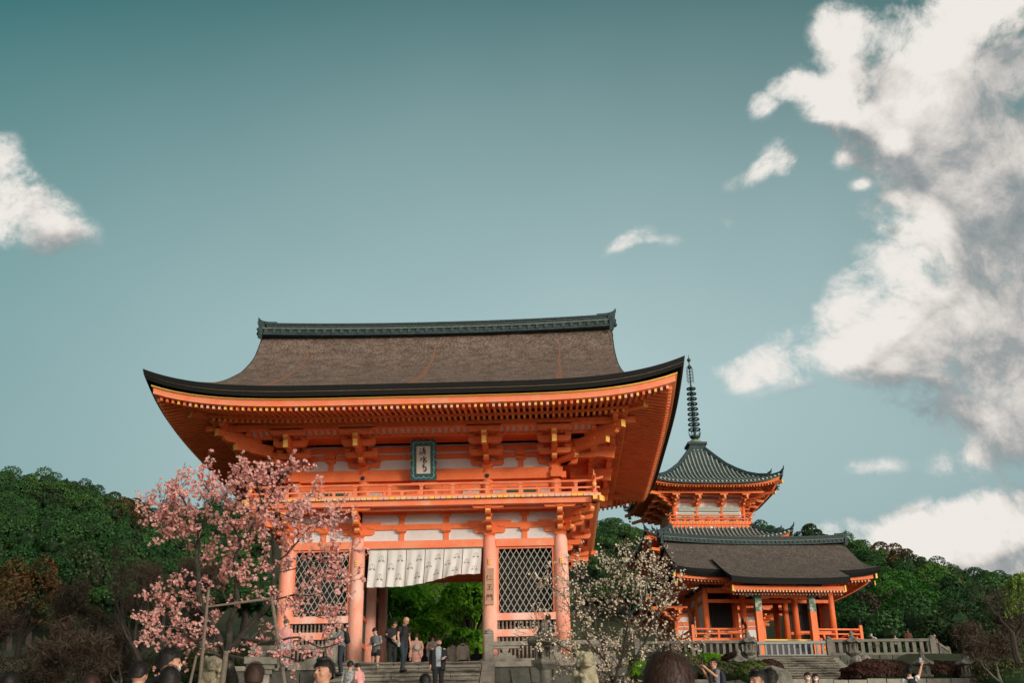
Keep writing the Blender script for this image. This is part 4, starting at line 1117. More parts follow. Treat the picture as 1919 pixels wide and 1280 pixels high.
# porch: two square posts with painted heads, rainbow beam and carved noses
pgreen = mat('painted_post_pattern', (.10, .22, .07), (.06, .14, .16), 5, .6, 0, 10, c3=(.50, .42, .34), t3=(.52, .58), s3=4)
CARV = mat('white_carving', (.62, .55, .50), (.45, .36, .32), 7, .7, c3=(.50, .16, .08), t3=(.58, .64), s3=6)
for sx in (-1, 1):
    x = sx*1.66; b = MB(); b.box(x-.19, x+.19, -3.15, -2.77, Z(3.6), Z(6.35), 0); p_ = b.build('porch_post', RED, sm)
    b = MB(); b.box(x-.197, x+.197, -3.157, -2.763, Z(6.35), Z(7.62), 0); b.build('painted_head', pgreen, p_)
    b = MB(); block(b, (x, -2.96, Z(7.62)), (1, 0, 0), .6, .26); arm(b, (x, -2.96, Z(7.86)), (1, 0, 0), .75, .75, .18, .2); b.build('porch_bracket', MATS['deep_green_paint'], sm)
    b = MB()
    for i in range(9):
        t = i/8; b.ball((x+sx*(.25+.55*t), -2.96+.03*math.sin(i*3), Z(7.36+.10*math.sin(t*7)+.06*t)), .13-.055*t, 7)
    b.tube([(x+sx*.7, -2.96, Z(7.4)), (x+sx*.9, -2.96, Z(7.34)), (x+sx*1.0, -2.96, Z(7.46))], [.06, .04, .015], 6)
    b.build('carved_nose', CARV, sm, True)
    b = MB(); b.beam((x, -2.8, Z(7.5)), (x, 0, Z(8.1)), .22, .26); b.build('tie_beam', RED, sm)
b = MB(); b.prism([(-1.47, 0), (-1.0, 0), (-.8, .06), (.8, .06), (1.0, 0), (1.47, 0), (1.47, .38), (-1.47, .38)], (0, -2.96, Z(7.12)), (1, 0, 0), (0, 0, 1), (0, 1, 0), .22, 0); rb_ = b.build('rainbow_beam', RED, sm)
b = MB()
for sx in (-1, 1):
    for k in range(3):
        pts = [(sx*(1.25-.14*k)+.09*math.cos(t), .19+.06*math.sin(t)) for t in np.linspace(0, 2*PI, 12)]
        strokes(b, (np.array((0, -3.071, Z(7.12))), np.array((1., 0, 0)), np.array((0, 0, 1.)), np.array((0, -1., 0))), [pts], .022, 0, .0, False)
b.build('scroll_carving', CARV, rb_)
b = MB(); b.box(-1.45, 1.45, -3.06, -2.86, Z(7.56), Z(7.75)); b.build('frog_leg_band', MATS['deep_green_paint'], sm)
# railings round the deck
def deck_rail(x0, y0, x1, y1, post=True):
    b = MB(); L = math.hypot(x1-x0, y1-y0); dx, dy = (x1-x0)/L, (y1-y0)/L
    for za, w_, h_ in ((5.02, .13, .12), (5.34, .09, .08), (5.62, .11, .10)):
        b.beam((x0, y0, Z(za)), (x1, y1, Z(za)), w_, h_)
    n = max(2, int(L/.75))
    for i in range(n+1):
        t = L*i/n; b.box(x0+dx*t-.06, x0+dx*t+.06, y0+dy*t-.06, y0+dy*t+.06, Z(5.0), Z(5.6 if i % 2 == 0 else 5.36))
    o = b.build('deck_railing', RED, sm)
    if post:
        b = MB(); b.box(x0-.09, x0+.09, y0-.09, y0+.09, Z(4.9), Z(5.86), 0); b.lathe([(.09, 0), (.1, .06), (.06, .10), (.10, .2), (.07, .3), (.01, .44)], (x0, y0, Z(5.86)), 8, 1); b.build('railing_post', [RED, BLACK], o)
deck_rail(-5.25, -1.2, -2.1, -1.2); deck_rail(-2.1, -1.2, -2.1, -1.22); deck_rail(5.25, -1.2, 2.1, -1.2); deck_rail(-5.25, sD+1.2, -5.25, -1.2, False); deck_rail(5.25, sD+1.2, 5.25, -1.2, False)
for sx in (-1, 1):       # curved stair handrails with black finials
    b = MB(); x = sx*2.12
    for dz in (0, .28, .56): b.tube([(x, -1.25, Z(5.06+dz)), (x, -1.7, Z(5.0+dz)), (x, -2.3, Z(4.45+dz)), (x, -2.9, Z(3.95+dz)), (x, -3.2, Z(3.85+dz))], .05, 6)
    for y, z_ in ((-1.7, 5.1), (-2.3, 4.6), (-3.1, 4.0)): b.box(x-.06, x+.06, y-.06, y+.06, Z(z_-.4), Z(z_+.45), 0)
    for y, z_ in ((-1.7, 5.1), (-3.1, 4.0)): b.lathe([(.08, 0), (.1, .06), (.06, .10), (.10, .2), (.07, .3), (.01, .46)], (x, y, Z(z_+.45)), 8, 1)
    b.build('stair_handrail', [RED, BLACK], sm)
# roofs
smr = sides(0, sD/2, 6.55, 4.1)
srf, srz = bark_roof(sm, sD/2, 6.55, 4.1, Z(9.0), [0, 1.0, 2.0, 3.0, 4.1], [0, .50, 1.08, 1.80, 2.62], 6.1, .30, .42)
ridge_tiles(srf, 6.05, Z(11.46), .60, .28, sD/2, curve=.22, disc=.3, horn=.5)
for sn, f in smr.items():
    half = 6.55 if sn in ('front', 'back') else 4.1
    eaves(f, half, 6.55, .3, Z(8.42), 1.1, .48, 2.3, sm, pitch=.21, m=(RED, PALE, PALE), k=.9, lower_slope=.2, upper_slope=.2, fasc=.24, lz=.28)
b = MB()                 # porch roof running on below the main eave
pr_ = lambda u, v: ((u*2-1)*3.6, -4.62+v*4.0, Z(8.05+.43*v*4.0+.020*(v*4.0)**2+.12*abs(u*2-1)**3*(1-v)))
b.grid(pr_, 24, 12, 0)
for i in range(24):
    u0, u1 = i/24, (i+1)/24; a, c = np.array(pr_(u0, 0)), np.array(pr_(u1, 0)); d = np.array
    for (y0, z0, y1, z1) in ((0, 0, .08, -.36), (.08, -.36, .7, -.26)):
        b.add([a+d((0, y0, z0)), c+d((0, y0, z0)), c+d((0, y1, z1)), a+d((0, y1, z1))], [(0, 1, 2, 3)], 1)
for sx in (0, 1):
    for i in range(12):
        v0, v1 = i/12, (i+1)/12; a, c = np.array(pr_(sx, v0)), np.array(pr_(sx, v1)); b.add([a, c, c+np.array((0, 0, -.36*max(0, 1-v1*1.9)-.01)), a+np.array((0, 0, -.36*max(0, 1-v0*1.9)-.01))], [(0, 1, 2, 3)], 1)
b.build('porch_roof', [BARK2, BARKE], srf, True)
b = MB(); b.box(-3.35, 3.35, -4.12, -3.98, Z(7.42), Z(7.68), 0)
n = int(6.6/.19)
for i in range(n+1):
    x = -3.3+6.6*i/n
    b.beam((x, -1.8, Z(7.98)), (x, -4.1, Z(7.36)), .085, .11, 0); b.box(x-.042, x+.042, -4.14, -4.105, Z(7.31), Z(7.415), 1)
    b.box(x-.04, x+.04, -3.72, -3.68, Z(7.22), Z(7.31), 1)
b.box(-3.4, 3.4, -3.95, -1.6, Z(7.99), Z(8.02), 0); b.box(-3.3, 3.3, -3.12, -2.80, Z(7.98), Z(8.1), 0)
for sx in (-1, 1): b.box(sx*3.42-.05, sx*3.42+.05, -4.16, -3.9, Z(7.34), Z(7.72), 2)
b.build('porch_rafter_row', [RED, PALE, YEL], sm)
for sx in (-1, 1):       # gilt bargeboard ends and pendant
    b = MB(); x = sx*6.1; b.prism([(.2, .1), (.32, .12), (.3, .42), (.2, .4)], (x, -2.05, Z(8.5)), (sx, 0, 0), (0, 0, 1), (0, 1, 0), .06, 0); b.lathe([(.02, -.3), (.06, -.2), (.03, -.12), (.05, -.05), (.03, 0)], (sx*6.22, -2.0, Z(8.45)), 8, 0); b.build('gilt_pendant', YEL, sm)

# ------------------------------------------------------------------ ground and hills (one sheet)
SKYL = [(-500, 930), (-200, 912), (0, 912), (60, 912), (130, 900), (200, 930), (260, 935), (290, 950), (430, 930), (600, 935), (900, 945), (1140, 942), (1180, 965), (1290, 985), (1445, 988), (1520, 1002), (1590, 1022), (1650, 1042), (1700, 1062), (1800, 1092), (1919, 1118), (2200, 1150), (2600, 1180)]
RA, RZ = [], []
for px, py in SKYL:
    P = at(px, py+62, 228.); RA.append(math.degrees(math.atan2(P[0]-CAM[0], P[1]-CAM[1]))); RZ.append(P[2])
def ground_z(x, y):
    lf = interp(y, [-60, -41, -36, -29, -21, -12, -9, -6, 12, 40, 80], [-7.2, -6.95, -6.55, -5.4, -4.75, -4.3, -4.2, -4.0, -1.0, .5, 4])
    md = interp(y, [-60, -41, -36, -29, -21, -12, -9, -1.2, 13, 40, 80], [-7.2, -6.95, -6.55, -5.4, -4.75, -4.3, -4.2, -4.1, -.5, .5, 4])
    rg = interp(y, [-60, -41, -36, -29, -21, -12, -6, 5, 11, 15, 18, 22.6, 23.4, 40, 80], [-7.2, -6.95, -6.55, -5.4, -4.6, -3.3, -3.05, -1.3, -.5, .3, 1.1, 2.4, 3.2, 3.5, 5])
    left = interp(x, [-16, -9], [1, 0]); right = interp(x, [6.5, 9.5], [0, 1])
    z = md*(1-right)+rg*right
    z = z*(1-left)+(lf+interp(y, [-20, 5, 30], [0, 1.5, 4]))*left
    z += interp(x, [26, 45], [0, 1])*interp(y, [0, 30], [0, -1.0])
    d = math.hypot(x-CAM[0], y-CAM[1]); az = math.degrees(math.atan2(x-CAM[0], y-CAM[1]))
    if y > 20 and d > 70:
        zr = interp(az, RA, RZ) if abs(az) < 90 else 20
        d0 = interp(az, [-6, 2, 14, 18], [78, 150, 150, 105]); t = interp(d, [d0, max(d0+4, 122), 236], [0, .13, 1.])
        zz = z+(zr-z)*t
        if d > 236: zz = zr-(d-236)*.12
        z = zz + 1.2*math.sin(x*.07+1)*math.sin(y*.06)*min(1, t*3)
    sx_, sy_ = x-18.2, y-24
    if -4.5 < sx_ < 5.5 and -9.5 < sy_ < -.2: z = min(z, 3.2+.52*sy_-.55)
    return z
gx = sorted(set([float(q) for q in np.concatenate([np.arange(-24, 42, 1.5), np.arange(-160, -24, 6.), np.arange(42, 180, 6.), np.linspace(-900, -160, 12), np.linspace(180, 900, 12)])]))
gy = sorted(set([float(q) for q in np.concatenate([np.arange(-46, 30, 1.2), np.arange(30, 320, 6.), np.linspace(320, 1500, 12), np.linspace(-400, -48, 8)])]))
b = MB(); nx = len(gx)
b.v = [(x, y, ground_z(x, y)) for y in gy for x in gx]
b.f = [(j*nx+i, j*nx+i+1, (j+1)*nx+i+1, (j+1)*nx+i) for j in range(len(gy)-1) for i in range(nx-1)]; b.m = [0]*len(b.f)
GROUND = mat('hill_ground', (.018, .035, .010), (.035, .035, .018), .3, .95, .3, 3, .3, 4)
FORE = mat('trodden_ground', (.44, .41, .35), (.34, .31, .26), .8, .95, .2, 10, .3, 6)
for k, f in enumerate(b.f):
    c = b.v[f[0]]; b.m[k] = 1 if (c[1] < 14 and -8 < c[0] < 40) else 0
o = b.build('ground', [GROUND, FORE], None, True); tag(o, kind='structure')

# ------------------------------------------------------------------ terrace fence, stairs and retaining wall below the small gate
FTH = STH
def fence_run(name, p0, p1, z0, label, H=.86, pitch=.34, grey=False, posts=(True, True), bw=.15, m=None):
    p0 = np.array(p0, float); p1 = np.array(p1, float); L = np.linalg.norm(p1-p0); a = math.atan2(p1[1]-p0[1], p1[0]-p0[0])
    e = empty(name, (*p0, z0), a, label, 'fence'); m = m or STONED2
    b = MB(); b.box(0, L, -.11, .11, H-.15, H, 0); b.box(0, L, -.1, .1, .0, .12, 0); b.build('rail', m, e)
    n = int(L/pitch); b = MB()
    for i in range(n):
        x = L*(i+.5)/n; b.box(x-bw/2+random.uniform(-.01, .01), x+bw/2, -.06, .06, .12, H-.15, 0)
    b.build('baluster_row', m, e)
    for t, f in zip((0, L), posts):
        if f: b = MB(); stone_post(b, t, 0, -.1, H*1.32, .32); b.build('post', m, e)
    return e
STONED2 = mat('grey_fence_stone', (.20, .19, .155), (.13, .125, .105), 3, .9, .3, 30, .5, 20, c3=(.06, .075, .045), t3=(.55, .7), s3=1.3)
GREYF = mat('grey_green_fence_paint', (.30, .34, .32), (.24, .28, .26), 4, .7, .1)
def onfence(px, z=3.3, Y=23.9):
    v = _fw*CF+_R*(px-CW/2)+_U*(CH/2-1228); 
    # intersect with vertical plane through (17.5,24) with heading FTH*0.35
    n_ = np.array((-math.sin(.05), math.cos(.05), 0)); t = np.dot(np.array((17.5, Y, 0))-CAM, n_)/np.dot(v, n_); P = CAM+v*t; return P[:2]
pA, pB, pC, pD = onfence(1195), onfence(1412), onfence(1556), onfence(1750)
FZ0 = 3.24
fence_run('stone_fence', pA, pB, FZ0, 'long low stone fence left of the upper stairs beneath the small gate')
fence_run('barrier_fence', pB+np.array((.25, .1)), pC-np.array((.2, 0)), FZ0-.05, 'grey slatted barrier across the head of the upper stairs', .84, .30, posts=(False, False), bw=.11, m=GREYF)
fence_run('stone_fence', pC, pD, FZ0, 'dark stone fence right of the upper stairs with people behind it', pitch=.40, bw=.2)
fence_run('stone_fence', pD+np.array((.15, .2)), pD+np.array((2.2, 4.2)), FZ0-.03, 'short stone fence turning back at the far right end of the terrace', pitch=.3, posts=(False, True))
b = MB()
dirv2 = (pD-pA)/np.linalg.norm(pD-pA); nrm = np.array((dirv2[1], -dirv2[0])); Lw = np.linalg.norm(pD-pA)+.4
def wall_pt(s, o): q = pA+dirv2*s+nrm*o; return q
fw_ = Frame(tuple(pA), tuple(dirv2), tuple(nrm))
fw_.box(b, -1, Lw, -1.0, .16, .5, FZ0-.005, 0)
tw = b.build('terrace_wall', STONED); tag(tw, 'dark rubble retaining wall under the stone fence of the upper terrace', 'wall')
b = MB(); z_ = FZ0-.25
while z_ > .6:
    s = -1
    while s < Lw-.2:
        w_ = random.uniform(.35, .95); b.obox(fw_.P(s+w_/2, .17, z_), fw_.a*(w_/2-.02), fw_.n*random.uniform(.05, .18), np.array((0, 0, .21))+fw_.a*random.uniform(-.03, .03), 0); s += w_
    z_ -= .44
b.build('rubble_facing', STONED, tw)
b = MB(); hs = fw_.P(-1, -1.0, FZ0-.015); b.add([fw_.P(-1, .15, FZ0-.003), fw_.P(Lw, .15, FZ0-.003), fw_.P(Lw, -25, FZ0+.25), fw_.P(-1, -25, FZ0+.25)], [(0, 1, 2, 3)]); o = b.build('upper_terrace', PAVE); tag(o, kind='structure')
us = empty('stone_stairs', (*((pB+pC)/2), FZ0-.03), math.atan2(dirv2[1], dirv2[0])+.06, 'long dark stone flight climbing to the small gate at the right', 'stairs')
UW = np.linalg.norm(pC-pB)/2
for i in range(20):
    b = MB(); x = -UW+.1; z1 = -.17*i
    while x < UW-.12:
        w_ = min(random.uniform(.8, 1.6), UW-.1-x); b.box(x+.005, x+w_-.005, -.34*(i+1)-.2, -.34*i-.14, z1-.06, z1+random.uniform(-.008, .008)); b.box(x+.01, x+w_-.01, -.34*(i+1)-.14, -.34*i-.14, z1-.5, z1-.062); x += w_
    b.build('step', MATS['worn_step_stone'] if i % 3 else STONED2, us)
for sx in (-1, 1):
    b = MB(); x = sx*(UW+.12); b.hexa([(x-.2, .1, -4.4), (x+.2, .1, -4.4), (x+.2, -7.0, -4.4), (x-.2, -7.0, -4.4), (x-.2, .1, .14), (x+.2, .1, .14), (x+.2, -7.0, -3.42), (x-.2, -7.0, -3.42)]); b.build('stair_curb', STONE, us)

# ------------------------------------------------------------------ stone lanterns
def stone_lantern(loc, s, label, rz=0., m=STONED2, hexn=6, moss=None, group='stone lanterns on the slope'):
    """loc = point under the centre of the roof's lower edge; s = roof width"""
    k = s/.95; H = 1.78*k
    e = empty('stone_lantern', (loc[0], loc[1], loc[2]-H), rz, label, 'lantern', group)
    b = MB(); b.lathe([(.42*k, 0), (.42*k, .16*k), (.34*k, .22*k), (.30*k, .30*k)], (0, 0, 0), hexn); b.build('base', m, e)
    b = MB(); b.lathe([(.17*k, .28*k), (.145*k, .6*k), (.165*k, .64*k), (.165*k, .70*k), (.14*k, .74*k), (.16*k, 1.08*k)], (0, 0, 0), 16); b.build('shaft', m, e, True)
    b = MB(); b.lathe([(.17*k, 1.05*k), (.24*k, 1.10*k), (.38*k, 1.20*k), (.40*k, 1.24*k), (.40*k, 1.32*k), (.30*k, 1.34*k)], (0, 0, 0), hexn); b.build('platform', m, e)
    b = MB()
    for i in range(hexn):
        t = 2*PI*i/hexn; b.tube([(.23*k*math.cos(t), .23*k*math.sin(t), 1.33*k), (.23*k*math.cos(t), .23*k*math.sin(t), 1.72*k)], .055*k, 5)
    b.lathe([(.24*k, 1.33*k), (.24*k, 1.40*k)], (0, 0, 0), hexn); b.lathe([(.24*k, 1.66*k), (.25*k, 1.74*k)], (0, 0, 0), hexn); b.lathe([(.10*k, 1.4*k), (.10*k, 1.68*k)], (0, 0, 0), 6); b.build('light_chamber', m, e)
    b = MB(); o = len(b.v); n = hexn*4
    for r_, z_, up in ((.30, 1.74, 0), (.50, 1.76, .08), (.50, 1.82, .09), (.30, 1.96, .03), (.14, 2.10, 0)):
        for j in range(n):
            t = 2*PI*j/n; c_ = abs(math.cos(t*hexn/2)); q = r_*(.90+.10*c_**3); b.v.append((q*k*math.cos(t), q*k*math.sin(t), (z_+up*c_**4)*k))
    for i in range(4):
        for j in range(n): b.f.append((o+i*n+j, o+i*n+(j+1) % n, o+(i+1)*n+(j+1) % n, o+(i+1)*n+j)); b.m.append(0)
    b.f.append(tuple(range(o, o+n))[::-1]); b.m.append(0); b.f.append(tuple(range(o+4*n, o+5*n))); b.m.append(0)
    b.build('roof', m, e)
    b = MB(); b.lathe([(.13*k, 2.08*k), (.15*k, 2.14*k), (.09*k, 2.18*k), (.13*k, 2.26*k), (.13*k, 2.33*k), (.06*k, 2.42*k), (.01*k, 2.5*k)], (0, 0, 0), 10); b.build('jewel', m, e, True)
    return e
stone_lantern(at(1020, 1208, 33), .97, 'large mossy stone lantern half hidden by white blossom right of the gate stairs', .3, STONED2, group='stone lanterns')
for px, py, d, w, lb in ((1300, 1243, 55, .93, 'stone lantern left of the man photographing with his phone'), (1385, 1243, 54, .93, 'stone lantern right of the man photographing with his phone'),
    (1402, 1206, 58, .86, 'dark stone lantern on the wall beside the left curb of the upper stairs'), (1597, 1206, 59, .90, 'dark stone lantern in front of the fence right of the upper stairs'),
    (1730, 1247, 53, .95, 'stone lantern behind the woman raising her phone'), (1812, 1247, 53, .95, 'rightmost stone lantern, past the end of the terrace fence')):
    stone_lantern(at(px, py, d), w, lb, random.random())
for px, d in ((1300, 55), (1385, 54), (1402, 58), (1597, 59), (1730, 53), (1812, 53)):
    P = at(px, 1243 if d < 56 else 1206, d); z1 = P[2]-1.78*(.9 if d > 56 else .93)/.95; z0 = ground_z(P[0], P[1])-.3
    if z1-z0 > .05:
        b = MB(); b.lathe([(.55, 0), (.52, z1-z0)], (P[0], P[1], z0), 6); o = b.build('lantern_plinth', STONED); tag(o, 'rough stone plinth ' + {1300: 'under the lantern left of the phone photographer', 1385: 'under the lantern right of the phone photographer', 1402: 'under the dark lantern beside the left stair curb', 1597: 'under the dark lantern before the right fence', 1730: 'under the lantern behind the raised phone', 1812: 'under the rightmost lantern past the fence end'}[px], 'plinth', 'plinths of the stone lanterns')
# low curb wall at the foot of the slope
b = MB(); s = 0
while s < 17:
    w_ = random.uniform(.5, 1.3); b.obox((9.5+s+w_/2, 12.3+s*.1, .28), (w_/2-.02, w_*.05, 0), (0, .2, 0), (0, 0, .42+random.uniform(-.04, .04))); s += w_
o = b.build('curb_wall', STONE); tag(o, 'low wall of pale blocks along the foot of the shrub slope', 'wall')

# ------------------------------------------------------------------ guardian lions
def remeshed(name, mb, vox, m, parent=None, smooth=2, keep=False):
    o = mb.build(name, m, parent)
    md = o.modifiers.new('r', 'REMESH'); md.mode = 'VOXEL'; md.voxel_size = vox; md.use_smooth_shade = True
    if smooth: sm_ = o.modifiers.new('s', 'SMOOTH'); sm_.iterations = smooth; sm_.factor = .5
    dg = bpy.context.evaluated_depsgraph_get(); me = bpy.data.meshes.new_from_object(o.evaluated_get(dg)); o.modifiers.clear(); old = o.data; o.data = me; bpy.data.meshes.remove(old)
    if not len(me.materials): me.materials.append(m if not isinstance(m, (list, tuple)) else m[0])
    return o
def lion(loc, rz, s, label, m, turn):
    e = empty('guardian_lion', loc, rz, label, 'statue', 'stone guardian lions flanking the stairs')
    b = MB(); E = lambda c, r, ry=None, rz_=None: b.ball((c[0]*s, c[1]*s, c[2]*s), r*s, 14, 0, (rz_ or r)*s, (ry or r)*s)
    E((0, .25, .34), .30, .36, .34); E((0, .05, .62), .26, .24, .36); E((0, -.08, .82), .25, .22, .24); E((0, .42, .22), .30, .24, .22)
    for sx in (-1, 1):
        b.tube([(sx*.17*s, -.12*s, .72*s), (sx*.19*s, -.24*s, .38*s), (sx*.19*s, -.26*s, .06*s)], [.12*s, .09*s, .085*s], 10); E((sx*.19, -.32, .06), .10, .14, .07)
        E((sx*.27, .26, .22), .15, .24, .20); E((sx*.27, -.0, .06), .09, .16, .06)
    hx = turn*.10
    E((hx, -.14, 1.14), .25, .26, .24); E((hx*1.6, -.36, 1.08), .16, .14, .13); E((hx*1.7, -.44, 1.13), .08, .06, .05); E((hx*1.6, -.36, .97), .13, .10, .05)
    for sx in (-1, 1): E((hx*1.2+sx*.11, -.33, 1.24), .06); E((hx+sx*.22, -.10, 1.30), .07, .05, .11)
    r = random.Random(5)
    for i in range(46):
        t = r.uniform(0, 2*PI); z = r.uniform(.72, 1.38); q = .27 if z < 1.2 else .2
        x, y = q*math.cos(t), q*math.sin(t)
        if y < -.16: continue
        E((hx*.7+x, -.06+y, z), r.uniform(.06, .085))
    for i in range(7): t = i/6; E((.05*math.sin(i*2), .52+.06*math.sin(t*3), .25+.55*t), .13-.05*abs(t-.5))
    remeshed('lion_body', b, .022*s, m, e, 1)
    b = MB(); w = .46*s; d0, d1 = -.5*s, .62*s
    b.box(-w, w, d0, d1, -.16*s, .0); b.box(-w-.1*s, w+.1*s, d0-.1*s, d1+.1*s, -.34*s, -.163*s); b.box(-w, w, d0, d1, -.9*s, -.343*s); b.box(-w-.12*s, w+.12*s, d0-.12*s, d1+.12*s, -4., -.903*s); b.build('pedestal', STONE, e)
    return e
PL = at(1099, 1280, 31); lion((PL[0], PL[1], PL[2]-.55), .55, .98, 'lichen-yellow stone guardian lion on its pedestal right of the stairs', STONEY, -1)
PL = at(392, 1280, 33); lion((PL[0], PL[1], PL[2]-.62), -.1, .98, 'yellowish stone guardian lion in front of the pink plum tree', STONEY, 1)
PL = at(490, 1236, 30); e = empty('stone_pedestal', (PL[0], PL[1], PL[2]-1.6), .2, 'square stone pillar with wide moulded cap below the pink plum', 'pedestal')
b = MB(); b.box(-.24, .24, -.24, .24, -2.5, 1.18); b.build('shaft', STONE, e)
b = MB(); b.box(-.30, .30, -.30, .30, 1.183, 1.3); b.box(-.36, .36, -.36, .36, 1.303, 1.42); b.box(-.42, .42, -.42, .42, 1.423, 1.6); b.build('cap', STONED2, e)

# ------------------------------------------------------------------ leaves and trees
def leafmesh(name, C, Nn, size, mats, parent=None, aspect=1.6, mi=None, seed=1):
    r = np.random.default_rng(seed); n = len(C)
    Nn = Nn/np.maximum(np.linalg.norm(Nn, axis=1, keepdims=True), 1e-6)
    t = r.normal(size=(n, 3)); a = np.cross(Nn, t); a /= np.maximum(np.linalg.norm(a, axis=1, keepdims=True), 1e-6); b = np.cross(Nn, a)
    s = (size if hasattr(size, '__len__') else np.full(n, size))[:, None]*.5
    V = np.empty((n, 4, 3)); V[:, 0] = C-a*s*aspect; V[:, 1] = C-b*s*.8+a*s*.1; V[:, 2] = C+a*s*aspect; V[:, 3] = C+b*s*.8+a*s*.1
    me = bpy.data.meshes.new(name); me.vertices.add(4*n); me.vertices.foreach_set('co', V.reshape(-1))
    me.loops.add(4*n); me.loops.foreach_set('vertex_index', np.arange(4*n, dtype=np.int32))
    me.polygons.add(n); me.polygons.foreach_set('loop_start', np.arange(0, 4*n, 4, dtype=np.int32)); me.polygons.foreach_set('loop_total', np.full(n, 4, dtype=np.int32))
    mats = mats if isinstance(mats, (list, tuple)) else [mats]
    for q in mats: me.materials.append(q)
    if mi is not None: me.polygons.foreach_set('material_index', np.asarray(mi, dtype=np.int32))
    me.update(calc_edges=True); me.validate()
    o = bpy.data.objects.new(name, me); COL.objects.link(o)
    if parent is not None: o.parent = parent
    return o
def leafmat(name, c1, c2, rand=.25, hue=.02, trans=.3, sc=.6, c3=None, leafvar=.35):
    m = bpy.data.materials.new(name); m.use_nodes = True; t = m.node_tree; t.nodes.clear(); A = N(t)
    tc = A.new('ShaderNodeTexCoord'); oi = A.new('ShaderNodeObjectInfo'); gm = A.new('ShaderNodeNewGeometry')
    n = A.noise(tc.outputs['Object'], sc, 4, .6)
    col = A.mix(A.maprange(n.outputs[0], .35, .65), c1, c2)
    if c3: col = A.mix(A.maprange(oi.outputs['Random'], .72, .95), col, c3)
    hs = A.new('ShaderNodeHueSaturation', i={'Color': col}); 
    t.links.new(A.maprange(oi.outputs['Random'], 0, 1, .5-hue, .5+hue), hs.inputs['Hue'])
    v = A.math('MULTIPLY', A.maprange(oi.outputs['Random'], 0, 1, 1+rand, 1-rand), A.maprange(gm.outputs['Random Per Island'], 0, 1, 1-leafvar, 1+leafvar))
    t.links.new(v, hs.inputs['Value'])
    b = A.new('ShaderNodeBsdfPrincipled', i={'Base Color': hs.outputs[0], 'Roughness': .6}); b.inputs['Specular IOR Level'].default_value = .25
    tr = A.new('ShaderNodeBsdfTranslucent', i={0: hs.outputs[0]}); ms = A.new('ShaderNodeMixShader', i={0: trans, 1: b.outputs[0], 2: tr.outputs[0]})
    A.new('ShaderNodeOutputMaterial', i={0: ms.outputs[0]}); return m
L_HILL = leafmat('evergreen_leaves', (.017, .066, .019), (.038, .105, .022), .45, .02, .15, .5, c3=(.05, .085, .025))
L_DARK = leafmat('dark_conifer_leaves', (.014, .045, .018), (.022, .065, .02), .35, .015, .1, .5)
L_BRIT = leafmat('bright_spring_leaves', (.11, .36, .02), (.22, .46, .035), .2, .02, .5, .8)
L_FRSH = leafmat('fresh_hill_leaves', (.045, .15, .02), (.075, .18, .025), .2, .02, .2, .6)
L_RUST = leafmat('rusty_cedar_leaves', (.12, .065, .02), (.07, .055, .02), .2, .02, .2, .5)
L_BRWN = leafmat('dry_brown_twigs', (.085, .055, .036), (.06, .045, .032), .3, .02, .1, .5)
L_MOSS = leafmat('clipped_moss_green', (.05, .10, .02), (.085, .11, .02), .2, .02, .1, .8)
L_MARN = leafmat('maroon_azalea_leaves', (.085, .028, .022), (.05, .028, .018), .2, .01, .1, 1.2)
L_OLIV = leafmat('olive_shrub_leaves', (.09, .075, .025), (.045, .065, .018), .25, .02, .1, .9)
L_YELL = leafmat('yellow_green_willow', (.16, .30, .05), (.20, .32, .08), .1, .02, .4, 2.)
BARKT = mat('tree_bark', (.055, .045, .035), (.035, .03, .025), 3, .95, .3, 12, .8, 12)
BARKL = mat('lichen_grey_bark', (.16, .17, .13), (.05, .045, .038), 3.5, .9, .3, 14, .8, 14)
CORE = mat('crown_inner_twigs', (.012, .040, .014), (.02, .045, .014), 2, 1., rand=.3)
def crown_points(n, rx, ry, rz, lobes, seed, lobe_r=.38, bottom=-.35, shell=.25):
    """leaf positions on the surfaces of a cluster of lobes filling an ellipsoid"""
    r = np.random.default_rng(seed); LC = []; LR = []
    for i in range(lobes):
        v = r.normal(size=3); v /= np.linalg.norm(v)
        if v[2] < bottom: v[2] = abs(v[2])*.4
        q = r.uniform(.45, .78); LC.append(v*q); LR.append(lobe_r*r.uniform(.7, 1.25))
    LC = np.array(LC); LR = np.array(LR)
    k = r.integers(0, lobes, n); v = r.normal(size=(n, 3)); v /= np.linalg.norm(v, axis=1, keepdims=True); v[:, 2] = np.where(v[:, 2] < -.3, -v[:, 2], v[:, 2])
    P = LC[k]+v*(LR[k]*(1-shell*r.random(n)**2))[:, None]
    # drop points deep inside other lobes
    d = np.min([np.linalg.norm(P-LC[j], axis=1)/LR[j]+(k == j)*9 for j in range(lobes)], axis=0)
    keep = d > .72; P = P[keep]; v = v[keep]
    P = P*np.array((rx, ry, rz)); nn = v*.8+r.normal(size=v.shape)*.55+np.array((0, 0, .25))
    return P, nn, LC*np.array((rx, ry, rz)), LR*min(rx, rz)
